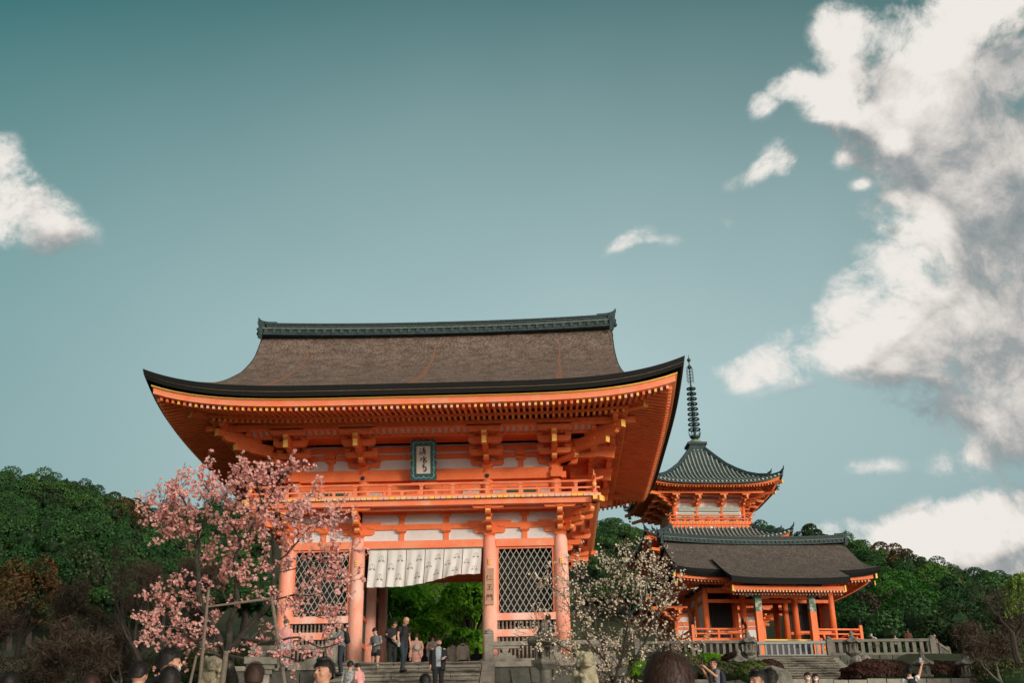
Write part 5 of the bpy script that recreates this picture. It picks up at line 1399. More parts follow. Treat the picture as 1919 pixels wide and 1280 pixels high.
def hill_proto(kind, seed):
    r = random.Random(seed)
    if kind == 'conifer':
        n = 5000; g_ = np.random.default_rng(seed); t = g_.random(n)**.8; a = g_.random(n)*2*PI; rad = (1-t)**.7*2.5*(.75+.25*np.sin(a*5+t*30))*(.6+.4*g_.random(n)); C = np.stack([rad*np.cos(a), rad*np.sin(a), t*7-2.2-rad*.25], 1); Nn = np.stack([np.cos(a), np.sin(a), np.full(n, .8)], 1)+g_.normal(size=(n, 3))*.4
        LC = np.array([[0, 0, 0.], [0, 0, 3]]); LR = np.array([1.1, .7]); mt = L_DARK; sz = g_.uniform(.13, .30, n)
    else:
        rx = r.uniform(3.2, 4.2); rz = r.uniform(2.6, 3.4)
        C, Nn, LC, LR = crown_points(9500, rx, rx*r.uniform(.9, 1.1), rz, r.randint(20, 30), seed, .30); sz = np.random.default_rng(seed).uniform(.11, .25, len(C)); mt = {'broad': L_HILL, 'rust': L_RUST, 'brown': L_BRWN, 'bright': L_FRSH}[kind]
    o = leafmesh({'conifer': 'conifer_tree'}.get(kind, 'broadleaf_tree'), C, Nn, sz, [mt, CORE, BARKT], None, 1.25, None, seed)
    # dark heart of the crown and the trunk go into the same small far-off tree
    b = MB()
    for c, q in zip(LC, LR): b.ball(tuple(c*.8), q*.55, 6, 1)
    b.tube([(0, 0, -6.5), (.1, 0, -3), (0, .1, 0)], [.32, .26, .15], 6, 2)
    bm = bmesh.new(); bm.from_mesh(o.data)
    vs = [bm.verts.new(p) for p in b.v]
    for f, mi in zip(b.f, b.m):
        try: q = bm.faces.new([vs[i] for i in f]); q.material_index = mi
        except ValueError: pass
    bm.to_mesh(o.data); bm.free()
    return o
PROTO = [hill_proto('broad', 1), hill_proto('broad', 2), hill_proto('broad', 3), hill_proto('broad', 4), hill_proto('conifer', 5), hill_proto('rust', 6), hill_proto('brown', 7), hill_proto('bright', 8)]
used = set()
KL = ['rounded evergreen tree with a clumpy crown in the woods on the hill', 'conical dark conifer standing among the trees on the hill', 'tree with rust-brown foliage among the green trees on the hill', 'tree with bare brown twigs among the green trees on the hill', 'fresh bright green tree in the woods on the hill']
def put_tree(k, x, y, z, s, rz, label=None, group='trees of the wooded hill'):
    src = PROTO[k]
    if k in used: o = src.copy(); COL.objects.link(o)
    else: o = src; used.add(k)
    o.location = (x, y, z); o.rotation_euler = (random.uniform(-.08, .08), random.uniform(-.08, .08), rz); o.scale = (s*random.uniform(.9, 1.1), s*random.uniform(.9, 1.1), s*random.uniform(.85, 1.15))
    kind = 0 if k < 4 else k-3
    tag(o, label or KL[kind], 'tree', group if label is None or True else None)
    if label is None: o['group'] = 'trees of the wooded hill: '+('evergreens', 'conifers', 'rusty trees', 'bare brown trees', 'bright trees')[kind]
    return o
cnt = 0
cand = []
for ring in np.arange(98, 250, 5.6):
    for a in np.arange(-32, 32, math.degrees(6.2/ring)):
        az = a+random.uniform(-.8, .8); d = ring+random.uniform(-2.4, 2.4)
        x = CAM[0]+d*math.sin(R(az)); y = CAM[1]+d*math.cos(R(az)); z = ground_z(x, y)
        px, py = proj((x, y, z+5.5))
        if not (-60 < px < 1980): continue
        vis = 0
        if px < 470: vis = 1 if d > 96 else 0
        elif px < 1110: vis = 0
        elif px < 1260: vis = 1 if (d > 150 and py < 1120) else 0
        elif px < 1570: vis = 1 if d > 222 else 0
        else: vis = 1 if d > 96 else 0
        if not vis or d > 247: continue
        if 1230 < px < 1570 and d < 222: continue
        cand.append((x, y, z, d, px, py))
# keep those that show: thin out with distance so that about 290 remain
random.shuffle(cand)
keepc = sorted(cand, key=lambda c: 0 if c[3] > 222 else c[3])[:292] if len(cand) > 292 else cand
print('hill tree candidates', len(cand), 'kept', len(keepc))
must = [c for c in cand if 1100 < c[4] < 1270 or c[3] > 228]; rest = [c for c in cand if not (1100 < c[4] < 1270 or c[3] > 228)]
rest.sort(key=lambda c: random.random()); keepc = (must+rest)[:297]; print('must', len(must))
for (x, y, z, d, px, py) in keepc:
    u = random.random(); k = random.randint(0, 3)
    if py < 960 and u < .12 and d > 215: k = 4
    elif px > 1560 and u < .08 and d < 225: k = 6 if u < .05 else 5
    elif px > 1560 and 1640 < px < 1760 and 1075 < py < 1130 and u < .6: k = 7
    elif u < .02: k = 5
    s = 1.1*random.uniform(.8, 1.25)
    put_tree(k, x, y, z+3.4*s, s, random.uniform(0, 6.28))
# trees seen through the passage of the gate: fresh green, close behind
def leafy_tree(loc, rx, rz, n, lobes, mt, label, seed, h=3., size=(.09, .2), name='leafy_tree', trunk=.16, group=None, core=True):
    e = empty(name, loc, random.uniform(0, 6), label, 'tree' if name.endswith('tree') else 'shrub', group)
    C, Nn, LC, LR = crown_points(n, rx, rx, rz, lobes, seed); C[:, 2] += h; LC = LC+np.array((0, 0, h))
    leafmesh('crown', C, Nn, np.random.default_rng(seed).uniform(size[0], size[1], len(C)), mt, e, 1.7, None, seed)
    b = MB(); b.tube([(0, 0, -.6), (.05, .03, h*.5), (0, 0, h)], [trunk*1.2, trunk, trunk*.6], 8)
    for c in LC: b.tube([(0, 0, h*.55), tuple((np.array((0, 0, h*.6))+c)/2+np.array((0, 0, .1))), tuple(c)], [trunk*.5, trunk*.3, trunk*.1], 5)
    b.build('trunk', BARKT, e)
    return e
for (px, py, d, rx, rz, sd_, lb) in ((745, 1150, 56, 2.1, 1.9, 11, 'bright green tree seen at the left side of the gate passage'), (815, 1165, 60, 2.6, 2.3, 12, 'dense green tree filling the middle of the gate passage'), (882, 1150, 55, 1.9, 1.9, 13, 'yellow-green tree at the right side of the gate passage'), (780, 1210, 53, 1.9, 1.3, 14, 'low green bush tree behind the kimono wearers in the passage'), (868, 1225, 52, 1.7, 1.2, 15, 'low green tree behind the women in beige jackets')):
    P = at(px, py, d); g0 = -.3
    leafy_tree((P[0], P[1], g0), rx, rz, 9000, 22, L_BRIT, lb, sd_, P[2]-g0)
# shrubs on the slope at the right
def shrub(px, py, d, rx, rz, mt, label, seed, n=5200, ry=None, name='shrub', group=None, size=(.05, .12)):
    P = at(px, py, d); r = np.random.default_rng(seed); v = r.normal(size=(n, 3)); v /= np.linalg.norm(v, axis=1, keepdims=True); v[:, 2] = np.abs(v[:, 2])-.25*(r.random(n) < .4)
    q = 1+.07*np.sin(v[:, 0]*7+seed)*np.cos(v[:, 1]*6)+.04*np.sin(v[:, 2]*11+v[:, 0]*9); C = v*q[:, None]*(1-.06*r.random(n))[:, None]*np.array((rx, ry or rx*.8, rz))
    e = empty(name, P, 0, label, 'shrub', group)
    leafmesh('foliage', C, v+r.normal(size=(n, 3))*.5, r.uniform(*size, n), mt, e, 1.3, None, seed)
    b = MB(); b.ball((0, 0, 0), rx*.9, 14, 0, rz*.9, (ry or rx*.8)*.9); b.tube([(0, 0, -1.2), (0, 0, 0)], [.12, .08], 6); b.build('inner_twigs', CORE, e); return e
shrub(1332, 1243, 60, .82, .5, L_BRIT, 'clipped round bright green bush under the stone fence', 31)
shrub(1290, 1238, 60, .6, .42, L_MOSS, 'small dark green bush left of the round bright green one', 32)
shrub(1205, 1262, 46, .62, .55, L_BRIT, 'bright green low bush behind the white plum', 33)
shrub(1262, 1250, 50, 1.5, .5, L_OLIV, 'wide olive and brown mounded bush left of the first lantern', 34)
shrub(1225, 1242, 54, 1.3, .4, L_OLIV, 'brownish low hedge mound under the left end of the fence', 35)
shrub(1350, 1268, 52, 1.5, .62, L_OLIV, 'olive brown bush behind the man photographing with his phone', 36)
shrub(1410, 1262, 49, .78, .5, L_MOSS, 'moss green rounded bush left of the stair curb', 37)
shrub(1440, 1258, 50, .7, .48, L_MARN, 'small maroon bush touching the left stair curb', 38)
shrub(1378, 1238, 59, .7, .4, L_MARN, 'low dark maroon bush just below the stone fence', 39)
shrub(1645, 1266, 54, 1.7, .72, L_MARN, 'long clipped maroon hedge right of the upper stairs', 40, 9000, 1.2, 'hedge')
shrub(1768, 1262, 58, 1.1, .6, L_MARN, 'clipped maroon bush between the two right-hand lanterns', 41)
shrub(1822, 1262, 57, .8, .55, L_MARN, 'small maroon bush at the rightmost lantern', 42)
shrub(1905, 1262, 50, 1.9, 1.3, L_OLIV, 'dark scrubby bush in the lower right corner', 43, 6000)
shrub(1865, 1248, 60, 1.2, .6, L_MOSS, 'bright mossy bush beyond the rightmost lantern', 44)
# rocks under the terrace
for i, (px, py, d, s, lb) in enumerate(((1605, 1240, 58, .34, 'pale rock under the right fence beside the hedge'), (1622, 1238, 58, .28, 'smaller pale rock under the right fence'), (1418, 1250, 51, .5, 'large boulder between the bushes left of the stairs'), (1452, 1276, 45, .7, 'big dark boulder beside the foot of the left stair curb'))):
    P = at(px, py, d); b = MB(); b.ball((0, 0, 0), s, 10, 0, s*.8, s*.9); b.v = [(x*(1+.2*math.sin(y*9+i)), y*(1+.2*math.sin(z*11)), z*(1+.15*math.sin(x*8+i))) for x, y, z in b.v]
    o = b.build('boulder', STONE if i < 2 else STONED2, None, False, P); tag(o, lb, 'rock')
# ------------------------------------------------------------------ bare and blossoming trees built from branching limbs
def grow(mb, p, d, L, r, depth, rnd, tips, bend=.25, up=.1, kids=(2, 3), shrink=.68, ang=.6, m=0, twig=.006, droop=0.):
    p = np.array(p, float); d = np.array(d, float); d /= np.linalg.norm(d); k = 4; pts = [p]; rad = [r]
    r1 = max(r*.62, twig)
    for i in range(k):
        d = d+np.array([rnd.gauss(0, bend) for _ in range(3)])*.5+np.array((0, 0, up-droop*(3-depth)*.3)); d /= np.linalg.norm(d)
        p = p+d*L/k; pts.append(p); rad.append(r+(r1-r)*(i+1)/k)
    mb.tube(pts, rad, 6 if r > .03 else 4 if r > .012 else 3, m, False)
    tips.append((pts, depth, r1))
    if depth <= 0: return
    n = rnd.randint(*kids)
    for j in range(n):
        i = rnd.choice([2, 3, 4]) if j else 4
        v = np.array([rnd.gauss(0, 1) for _ in range(3)]); v -= d*np.dot(v, d); v /= np.linalg.norm(v)
        nd = d*math.cos(ang*(.5 if not j else 1))+v*math.sin(ang*rnd.uniform(.6, 1.3)*(.6 if not j else 1))
        grow(mb, pts[i], nd, L*shrink*rnd.uniform(.75, 1.2), max(rad[i]*.72, twig), depth-1, rnd, tips, bend, up, kids, shrink, ang, m, twig, droop)
def bare_tree(px, py, d, h, r, label, seed, depth=6, m=BARKT, up=.12, droop=0., base_z=None, twigs=None, ang=.6, L=None, name='bare_tree', group=None):
    P = at(px, py, d); e = empty(name, (P[0], P[1], base_z if base_z is not None else P[2]), 0, label, 'tree', group)
    rnd = random.Random(seed); b = MB(); tips = []
    grow(b, (0, 0, -.5), (rnd.uniform(-.1, .1), 0, 1), L or h*.30, r, depth, rnd, tips, .28, up, (2, 3), .76, ang, 0, .007, droop)
    b.build('trunk_and_limbs', m, e)
    if twigs:
        C = []; Nn = []
        g_ = np.random.default_rng(seed)
        for pts, dp, rr in tips:
            if dp <= 1:
                for q in range(twigs[0]):
                    t = g_.random()*(len(pts)-1); i = int(t); p = pts[i]+(pts[min(i+1, len(pts)-1)]-pts[i])*(t-i); C.append(p+g_.normal(size=3)*twigs[1]); Nn.append(g_.normal(size=3))
        leafmesh('fine_twigs', np.array(C), np.array(Nn), g_.uniform(twigs[2], twigs[3], len(C)), twigs[4], e, twigs[5], None, seed)
    return e
G = 'bare trees and scrub at the lower left'
tw = (16, .16, .018, .05, L_BRWN, 7)
bare_tree(268, 1262, 47, 5.0, .17, 'bare dark tree with an upright trunk left of the pink plum', 51, 6, group=G, twigs=(6, .12, .014, .04, L_BRWN, 7), L=1.9)
bare_tree(60, 1300, 44, 3.4, .10, 'low bare brown tree near the lower left corner', 52, 6, twigs=tw, group=G, up=.03)
bare_tree(150, 1300, 42, 3.2, .09, 'spreading bare tree with mossy boughs, second from the lower left corner', 53, 6, m=BARKL, twigs=tw, group=G, up=.02, ang=.8)
bare_tree(215, 1298, 50, 3.8, .10, 'bare tangled tree just left of the upright trunk', 54, 6, m=BARKL, twigs=tw, group=G, up=.02, ang=.75)
bare_tree(10, 1270, 56, 4.5, .12, 'bare brown tree in front of the rusty cedar', 55, 6, twigs=tw, group=G)
bare_tree(330, 1250, 55, 5.0, .13, 'bare brown tree standing behind the pink plum', 56, 6, twigs=tw, group=G)
bare_tree(160, 1235, 66, 5.0, .12, 'greyish bare tree below the evergreen slope', 57, 6, twigs=(18, .2, .02, .06, L_BRWN, 7), group=G)
bare_tree(250, 1200, 74, 5.5, .13, 'brown leafless tree at the foot of the evergreen slope', 58, 6, twigs=(18, .25, .025, .07, L_BRWN, 7), group=G)
bare_tree(340, 1190, 78, 5.5, .13, 'pale brown leafless tree behind the left side of the pink plum', 59, 6, twigs=(18, .25, .025, .07, L_BRWN, 7), group=G)
leafy_tree(tuple(at(28, 1265, 66)), 2.0, 3.2, 9000, 30, L_RUST, 'tall rusty orange-brown cedar at the left edge', 61, 3.6, (.10, .22), 'cedar_tree', .2)
for i, (px, py, d, rx, lb) in enumerate(((120, 1275, 52, 2.6, 'low reddish-brown thicket at the lower left'), (30, 1290, 46, 2.0, 'brown undergrowth in the lower left corner'), (210, 1285, 58, 2.4, 'olive brown thicket behind the mossy boughs'), (350, 1265, 60, 2.6, 'dark olive bushes behind the pink plum trunk'), (470, 1265, 62, 3.0, 'dark bushes beyond the terrace left of the gate'))):
    shrub(px, py, d, rx, rx*.6, L_BRWN if i < 2 else L_OLIV, lb, 70+i, 11000, name='thicket', size=(.04, .11))
G = 'bare trees at the right edge'
bare_tree(1905, 1215, 36, 5.5, .12, 'dark bare tree with drooping boughs at the right edge', 81, 6, m=BARKT, group=G, droop=.12, up=.0, twigs=None, ang=.8, L=1.0)
bare_tree(1880, 1275, 44, 4.6, .08, 'weeping bare brown tree before the right hill', 82, 6, m=BARKL, group=G, twigs=(18, .2, .014, .04, L_BRWN, 8), L=.8)
bare_tree(1840, 1262, 56, 5.4, .08, 'hazy brown leafless tree right of the last lantern', 83, 6, m=BARKL, group=G, twigs=(18, .2, .014, .045, L_BRWN, 8), L=1.0)
bare_tree(1935, 1260, 50, 6, .1, 'brown leafless tree cut by the right edge', 84, 6, m=BARKL, group=G, twigs=(18, .2, .014, .045, L_BRWN, 8), L=1.2)
# weeping willow showing its fresh crown at the right edge
P = at(1925, 1105, 34); e = empty('willow_tree', (P[0], P[1], ground_z(P[0], P[1])), 0, 'fresh yellow-green weeping willow crown cut by the right edge', 'tree')
b = MB(); hh = P[2]-e.location[2]; b.tube([(0.3, 0, -.3), (.2, .1, hh*.5), (0, 0, hh+.1)], [.16, .12, .05], 8)
g_ = np.random.default_rng(3); C = []
for i in range(26):
    a = g_.random()*2*PI; rr = g_.uniform(.25, .8); pts = [(0, 0, hh+.2), (rr*.5*math.cos(a), rr*.5*math.sin(a), hh+.45-.1*rr), (rr*math.cos(a), rr*math.sin(a), hh+.15), (rr*1.1*math.cos(a), rr*1.1*math.sin(a), hh-.5-g_.random()*.3)]
    b.tube(pts, [.02, .014, .01, .006], 4, 0, False)
    for q in range(60): t = g_.random()*3; j = int(t); C.append(np.array(pts[j])*(1-t+j)+np.array(pts[min(3, j+1)])*(t-j)+g_.normal(size=3)*.03)
b.build('trunk', BARKT, e); leafmesh('foliage', np.array(C), g_.normal(size=(len(C), 3)), .075, L_YELL, e, 2.4)

# ---- the two plum trees
PINKB = [leafmat('pink_blossom', (.93, .50, .46), (.96, .66, .60), .0, 0, .5, 3, leafvar=.15), leafmat('deep_pink_buds', (.55, .13, .14), (.70, .22, .22), .0, 0, .3, 3, leafvar=.2)]
WHITB = [leafmat('cream_blossom', (.80, .73, .54), (.84, .78, .64), .0, 0, .35, 3, leafvar=.15), leafmat('rosy_buds', (.45, .20, .16), (.55, .30, .24), .0, 0, .3, 3, leafvar=.2)]
def blossoms(name, sites, r_cluster, size, mats, parent, seed, petals=5, budf=.2, per=3):
    g_ = np.random.default_rng(seed); C = []; Nn = []; mi = []; S_ = []
    for p in sites:
        for _ in range(per):
            c = np.array(p)+g_.normal(size=3)*r_cluster; ax = g_.normal(size=3)*.8+np.array((.5, -.9, .45)); ax /= np.linalg.norm(ax)
            bud = g_.random() < budf; t = np.cross(ax, (0.3, .2, .9)); t /= np.linalg.norm(t); w = np.cross(ax, t); s = size*(g_.uniform(.5, .75) if bud else g_.uniform(.8, 1.25))
            for k in range(petals if not bud else 3):
                a = 2*PI*k/petals; o = (t*math.cos(a)+w*math.sin(a)); C.append(c+o*s*.42+ax*s*.1); Nn.append(ax-o*.4); mi.append(1 if bud else 0); S_.append(s)
    return leafmesh(name, np.array(C), np.array(Nn), np.array(S_), mats, parent, 1.0, mi, seed)
def traced_plum(name, label, limbs, depth_, base, seed, mats, nsite, r0, sub, m, size, rc, per, budf, spread=.35, blossom_below=None, fork=3):
    """limbs: list of (pixel polyline, depth offset start, end, radius start, end); side shoots and blossoms follow them"""
    e = empty(name, base, 0, label, 'tree'); B0 = np.array(base); rnd = random.Random(seed); b = MB(); shoots = []
    for pl, z0, z1, ra, rb_, dens in limbs:
        k = len(pl); pts = [at(x, y, depth_+z0+(z1-z0)*i/(k-1))-B0 for i, (x, y) in enumerate(pl)]
        # subdivide with slight gnarl
        fine = []; rr = []
        for i in range(k-1):
            for j in range(3):
                t = j/3; fine.append(pts[i]*(1-t)+pts[i+1]*t+np.array([rnd.gauss(0, .02) for _ in range(3)])*(1 if j else 0)); rr.append(ra+(rb_-ra)*((i+t)/(k-1))**.8)
        fine.append(pts[-1]); rr.append(rb_); b.tube(fine, rr, 8 if ra > .04 else 5, 0)
        for i in range(1, len(fine)):
            if rnd.random() < dens: shoots.append((fine[i], fine[i]-fine[i-1], rr[i]))
    b.build('trunk_and_limbs', m[0], e)
    b2 = MB(); tips = []
    for p, d, r in shoots:
        for q in range(sub):
            v = np.array([rnd.gauss(0, 1), rnd.gauss(0, .8), rnd.gauss(.35, .8)]); v /= np.linalg.norm(v); d_ = d/np.linalg.norm(d)*.6+v
            grow(b2, p, d_, rnd.uniform(.6, 1.25)*spread, max(min(r*.5, .02), .008), 2, rnd, tips, .35, .04, (2, fork), .72, .6, 0, .004)
    b2.build('twigs', m[1], e)
    sites = []
    for pts, dp, rr in tips:
        if dp <= 2:
            for _ in range(nsite):
                t = rnd.random()*(len(pts)-1); i = int(t); sites.append(pts[i]*(1-t+i)+pts[min(i+1, len(pts)-1)]*(t-i))
    print(name, 'shoots', len(shoots), 'sites', len(sites))
    blossoms('blossoms', sites, rc, size, mats, e, seed, 5, budf, per)
    return e
TW = mat('mossy_twig', (.13, .14, .085), (.07, .05, .04), 6, .9)
TRUNKP = mat('dark_plum_bark', (.030, .026, .022), (.06, .06, .045), 3, .95, .3, 20, .8, 20, c3=(.16, .18, .12), t3=(.62, .75), s3=3)
pbase = at(438, 1300, 30.5)
PLIMB = [([(440, 1310), (432, 1265), (425, 1225)], 0, 0, .19, .15, 0), ([(425, 1225), (400, 1180), (372, 1110), (368, 1050), (372, 1010)], 0, .5, .11, .05, .2),
 ([(372, 1020), (368, 975), (350, 950), (335, 920), (345, 905)], .4, .2, .035, .012, .9), ([(371, 1000), (385, 960), (400, 930), (380, 905), (392, 895)], .4, .8, .03, .01, .9),
 ([(335, 1025), (318, 1010), (305, 985), (292, 970), (270, 965)], .3, .1, .022, .01, .8), ([(369, 1020), (345, 1012), (325, 990), (312, 960), (300, 940), (330, 930)], .4, 0, .025, .009, .9),
 ([(425, 1225), (430, 1170), (445, 1120), (440, 1060), (450, 1010)], 0, -.4, .10, .04, .35), ([(450, 1010), (430, 980), (415, 950), (425, 925)], -.4, -.8, .03, .01, 1.), ([(448, 1030), (475, 985), (490, 940), (480, 905), (470, 885)], -.3, -.9, .035, .01, 1.), ([(480, 960), (510, 925), (520, 895), (545, 880)], -.7, -1.1, .02, .008, 1.),
 ([(425, 1228), (455, 1190), (490, 1150), (512, 1110), (515, 1060), (508, 1010)], 0, .2, .11, .04, .4), ([(508, 1015), (525, 980), (560, 950), (585, 925)], .2, .4, .03, .01, 1.), ([(512, 1060), (545, 1030), (580, 990), (610, 970), (640, 975)], .2, 0, .03, .009, 1.), ([(505, 1125), (550, 1115), (600, 1120), (640, 1100)], .1, -.2, .03, .009, .9), ([(512, 1075), (560, 1065), (600, 1050), (645, 1040)], .1, .3, .025, .008, .9),
 ([(450, 1195), (500, 1205), (560, 1195), (600, 1215), (640, 1205)], 0, -.5, .05, .012, .6), ([(420, 1235), (380, 1215), (340, 1180), (300, 1170), (275, 1172)], 0, -.6, .05, .010, .8), ([(408, 1200), (370, 1175), (335, 1155), (290, 1140)], 0, .5, .03, .009, .8),
 ([(395, 1160), (360, 1130), (345, 1100), (305, 1110), (300, 1120)], .1, .4, .03, .009, .8), ([(440, 1100), (460, 1075), (490, 1060), (500, 1030), (495, 980)], -.3, -.1, .03, .01, .9), ([(430, 1140), (410, 1100), (405, 1060), (420, 1020), (410, 985)], 0, .2, .03, .01, .9),
 ([(470, 940), (455, 915), (450, 895)], -.7, -.9, .015, .008, 1.), ([(490, 930), (515, 960), (560, 975), (600, 990)], -.8, -.7, .02, .008, 1.), ([(430, 1230), (470, 1240), (520, 1225), (560, 1240), (590, 1232)], -.2, -.6, .04, .01, .6), ([(400, 1190), (350, 1210), (320, 1220), (290, 1205)], -.1, .3, .03, .009, .8), ([(560, 1070), (590, 1090), (620, 1080), (650, 1090)], .2, .3, .015, .007, .8), ([(540, 1120), (570, 1150), (610, 1160), (655, 1150)], -.1, .1, .02, .008, .8)]
traced_plum('plum_tree', 'pink blossoming plum tree propped on poles left of the gate', PLIMB, 30.5, pbase, 5, PINKB, 1, .1, 2, (TRUNKP, TW), .048, .026, 3, .30, .31)
wbase = at(1150, 1310, 33)
WL = [([(1150, 1315), (1148, 1280), (1135, 1240), (1125, 1190), (1110, 1130), (1095, 1080)], 0, .4, .05, .010, .8), ([(1148, 1285), (1165, 1235), (1175, 1180), (1185, 1120), (1180, 1070), (1178, 1030)], 0, -.2, .045, .010, .8), ([(1150, 1300), (1190, 1240), (1215, 1190), (1235, 1140), (1240, 1095), (1235, 1065)], 0, .5, .045, .010, .8),
 ([(1135, 1240), (1100, 1200), (1075, 1150), (1050, 1110), (1020, 1095)], 0, -.5, .03, .008, .9), ([(1130, 1215), (1140, 1160), (1140, 1110), (1150, 1070)], 0, .6, .03, .008, .9), ([(1165, 1235), (1200, 1170), (1210, 1110), (1215, 1080)], 0, -.6, .03, .008, .9), ([(1140, 1265), (1095, 1240), (1060, 1215), (1030, 1200), (1005, 1190)], 0, -.8, .03, .008, .9), ([(1190, 1240), (1240, 1220), (1270, 1200), (1290, 1215)], .1, .6, .025, .008, .7), ([(1180, 1150), (1160, 1110), (1165, 1060)], 0, .3, .02, .007, .9), ([(1090, 1180), (1085, 1120), (1075, 1075)], -.2, .4, .018, .007, .9), ([(1220, 1170), (1255, 1130), (1262, 1090)], .2, .6, .018, .007, .9), ([(1148, 1290), (1110, 1270), (1080, 1265), (1050, 1250)], 0, .5, .02, .007, .7)]
traced_plum('plum_tree', 'cream-white blossoming plum tree with thin bare stems right of the gate', WL, 33, wbase, 9, WHITB, 2, .1, 3, (TRUNKP, mat('brown_plum_twig', (.06, .045, .035), (.09, .06, .045), 6, .9)), .040, .016, 1, .45, .42)
# props under the pink plum
for i, (a, c, r_, lb) in enumerate((((391, 1105), (379, 1230), .045, 'leaning grey wooden prop under the left limb of the pink plum'), ((509, 1120), (536, 1300), .055, 'leaning grey wooden prop under the right limb of the pink plum'), ((424, 1222), (414, 1300), .085, 'thick grey post beside the trunk of the pink plum'), ((368, 1230), (352, 1300), .04, 'thin grey prop behind the left stone lion'), ((388, 1138), (512, 1122), .032, 'horizontal pole tied across the limbs of the pink plum'))):
    b = MB(); A_, C_ = at(*a, 30.1), at(*c, 30.1); dn = C_-A_
    if i < 4: C_ = A_+dn*1.5
    b.tube([A_, (A_+C_)/2, C_], [r_*.8, r_, r_*1.1], 8); o = b.build('support_pole', GREYW); tag(o, lb, 'pole', 'poles propping the pink plum')

# ------------------------------------------------------------------ people
SKIN = mat('skin', (.56, .30, .20), (.50, .26, .17), 8, .55, spec=.3)
SKIN2 = mat('pale_skin', (.64, .38, .28), (.58, .32, .24), 8, .55, spec=.3)
HAIRB = mat('black_hair', (.008, .007, .007), (.028, .022, .019), 60, .5, stretch=(6, 6, 1))
HAIRN = mat('brown_hair', (.075, .036, .022), (.022, .011, .008), 60, .5, stretch=(6, 6, 1))
def cl(name, c, c2=None, **k): return mat(name, c, c2, k.pop('scale', 6), .85, **k)
CBLK = cl('black_cloth', (.014, .014, .016), (.022, .022, .025)); CGRY = cl('grey_cloth', (.16, .18, .19)); CDEN = cl('dark_denim', (.03, .045, .06), (.02, .03, .04)); CNAV = cl('navy_cloth', (.03, .035, .055)); CWHT = cl('white_cloth', (.68, .66, .62)); CBEI = cl('beige_cloth', (.42, .37, .30)); CBRN = cl('brown_coat', (.10, .04, .025)); CLTG = cl('light_grey_tee', (.36, .42, .46))
CROS = cl('dusty_rose_kimono', (.46, .25, .20), (.38, .19, .16), c3=(.56, .38, .30), t3=(.55, .62), s3=9); CFLW = cl('pale_flowered_kimono', (.34, .34, .34), (.26, .27, .29), c3=(.55, .50, .48), t3=(.52, .6), s3=10); CPLD = cl('plaid_cloth', (.52, .52, .50), (.08, .10, .12), scale=14); CPNK = cl('pink_cloth', (.72, .34, .32)); CLIM = cl('lime_cloth', (.62, .70, .35)); CMSK = cl('white_mask', (.74, .76, .76)); CKHA = cl('tan_bag', (.45, .27, .10)); CCRM = cl('cream_fur', (.60, .53, .42), (.40, .33, .26), scale=20)
def loft(mb, rings, n=14, m=0):
    """rings: (centre, rx, ry)"""
    o = len(mb.v)
    for c, rx, ry in rings:
        for j in range(n):
            t = 2*PI*j/n; mb.v.append((c[0]+rx*math.cos(t), c[1]+ry*math.sin(t), c[2]))
    k = len(rings)
    for i in range(k-1):
        for j in range(n): mb.f.append((o+i*n+j, o+i*n+(j+1) % n, o+(i+1)*n+(j+1) % n, o+(i+1)*n+j)); mb.m.append(m)
    mb.f.append(tuple(o+j for j in range(n))[::-1]); mb.m.append(m); mb.f.append(tuple(o+(k-1)*n+j for j in range(n))); mb.m.append(m)
def xf(mb, fn, i0=0): mb.v[i0:] = [tuple(fn(np.array(p))) for p in mb.v[i0:]]
def rotm(ax, a):
    return np.array(Matrix.Rotation(a, 3, ax))
ARM = {'down': ((.23, .02, 1.16), (.24, -.06, .92)), 'bent': ((.24, .0, 1.16), (.15, -.26, 1.10)), 'camera': ((.25, -.06, 1.22), (.10, -.30, 1.48)), 'up': ((.30, -.12, 1.52), (.42, -.16, 1.80)), 'forward': ((.22, -.18, 1.22), (.16, -.42, 1.24)), 'back': ((.25, .08, 1.18), (.14, .14, 1.0)), 'rail': ((.28, -.12, 1.2), (.22, -.36, 1.12))}
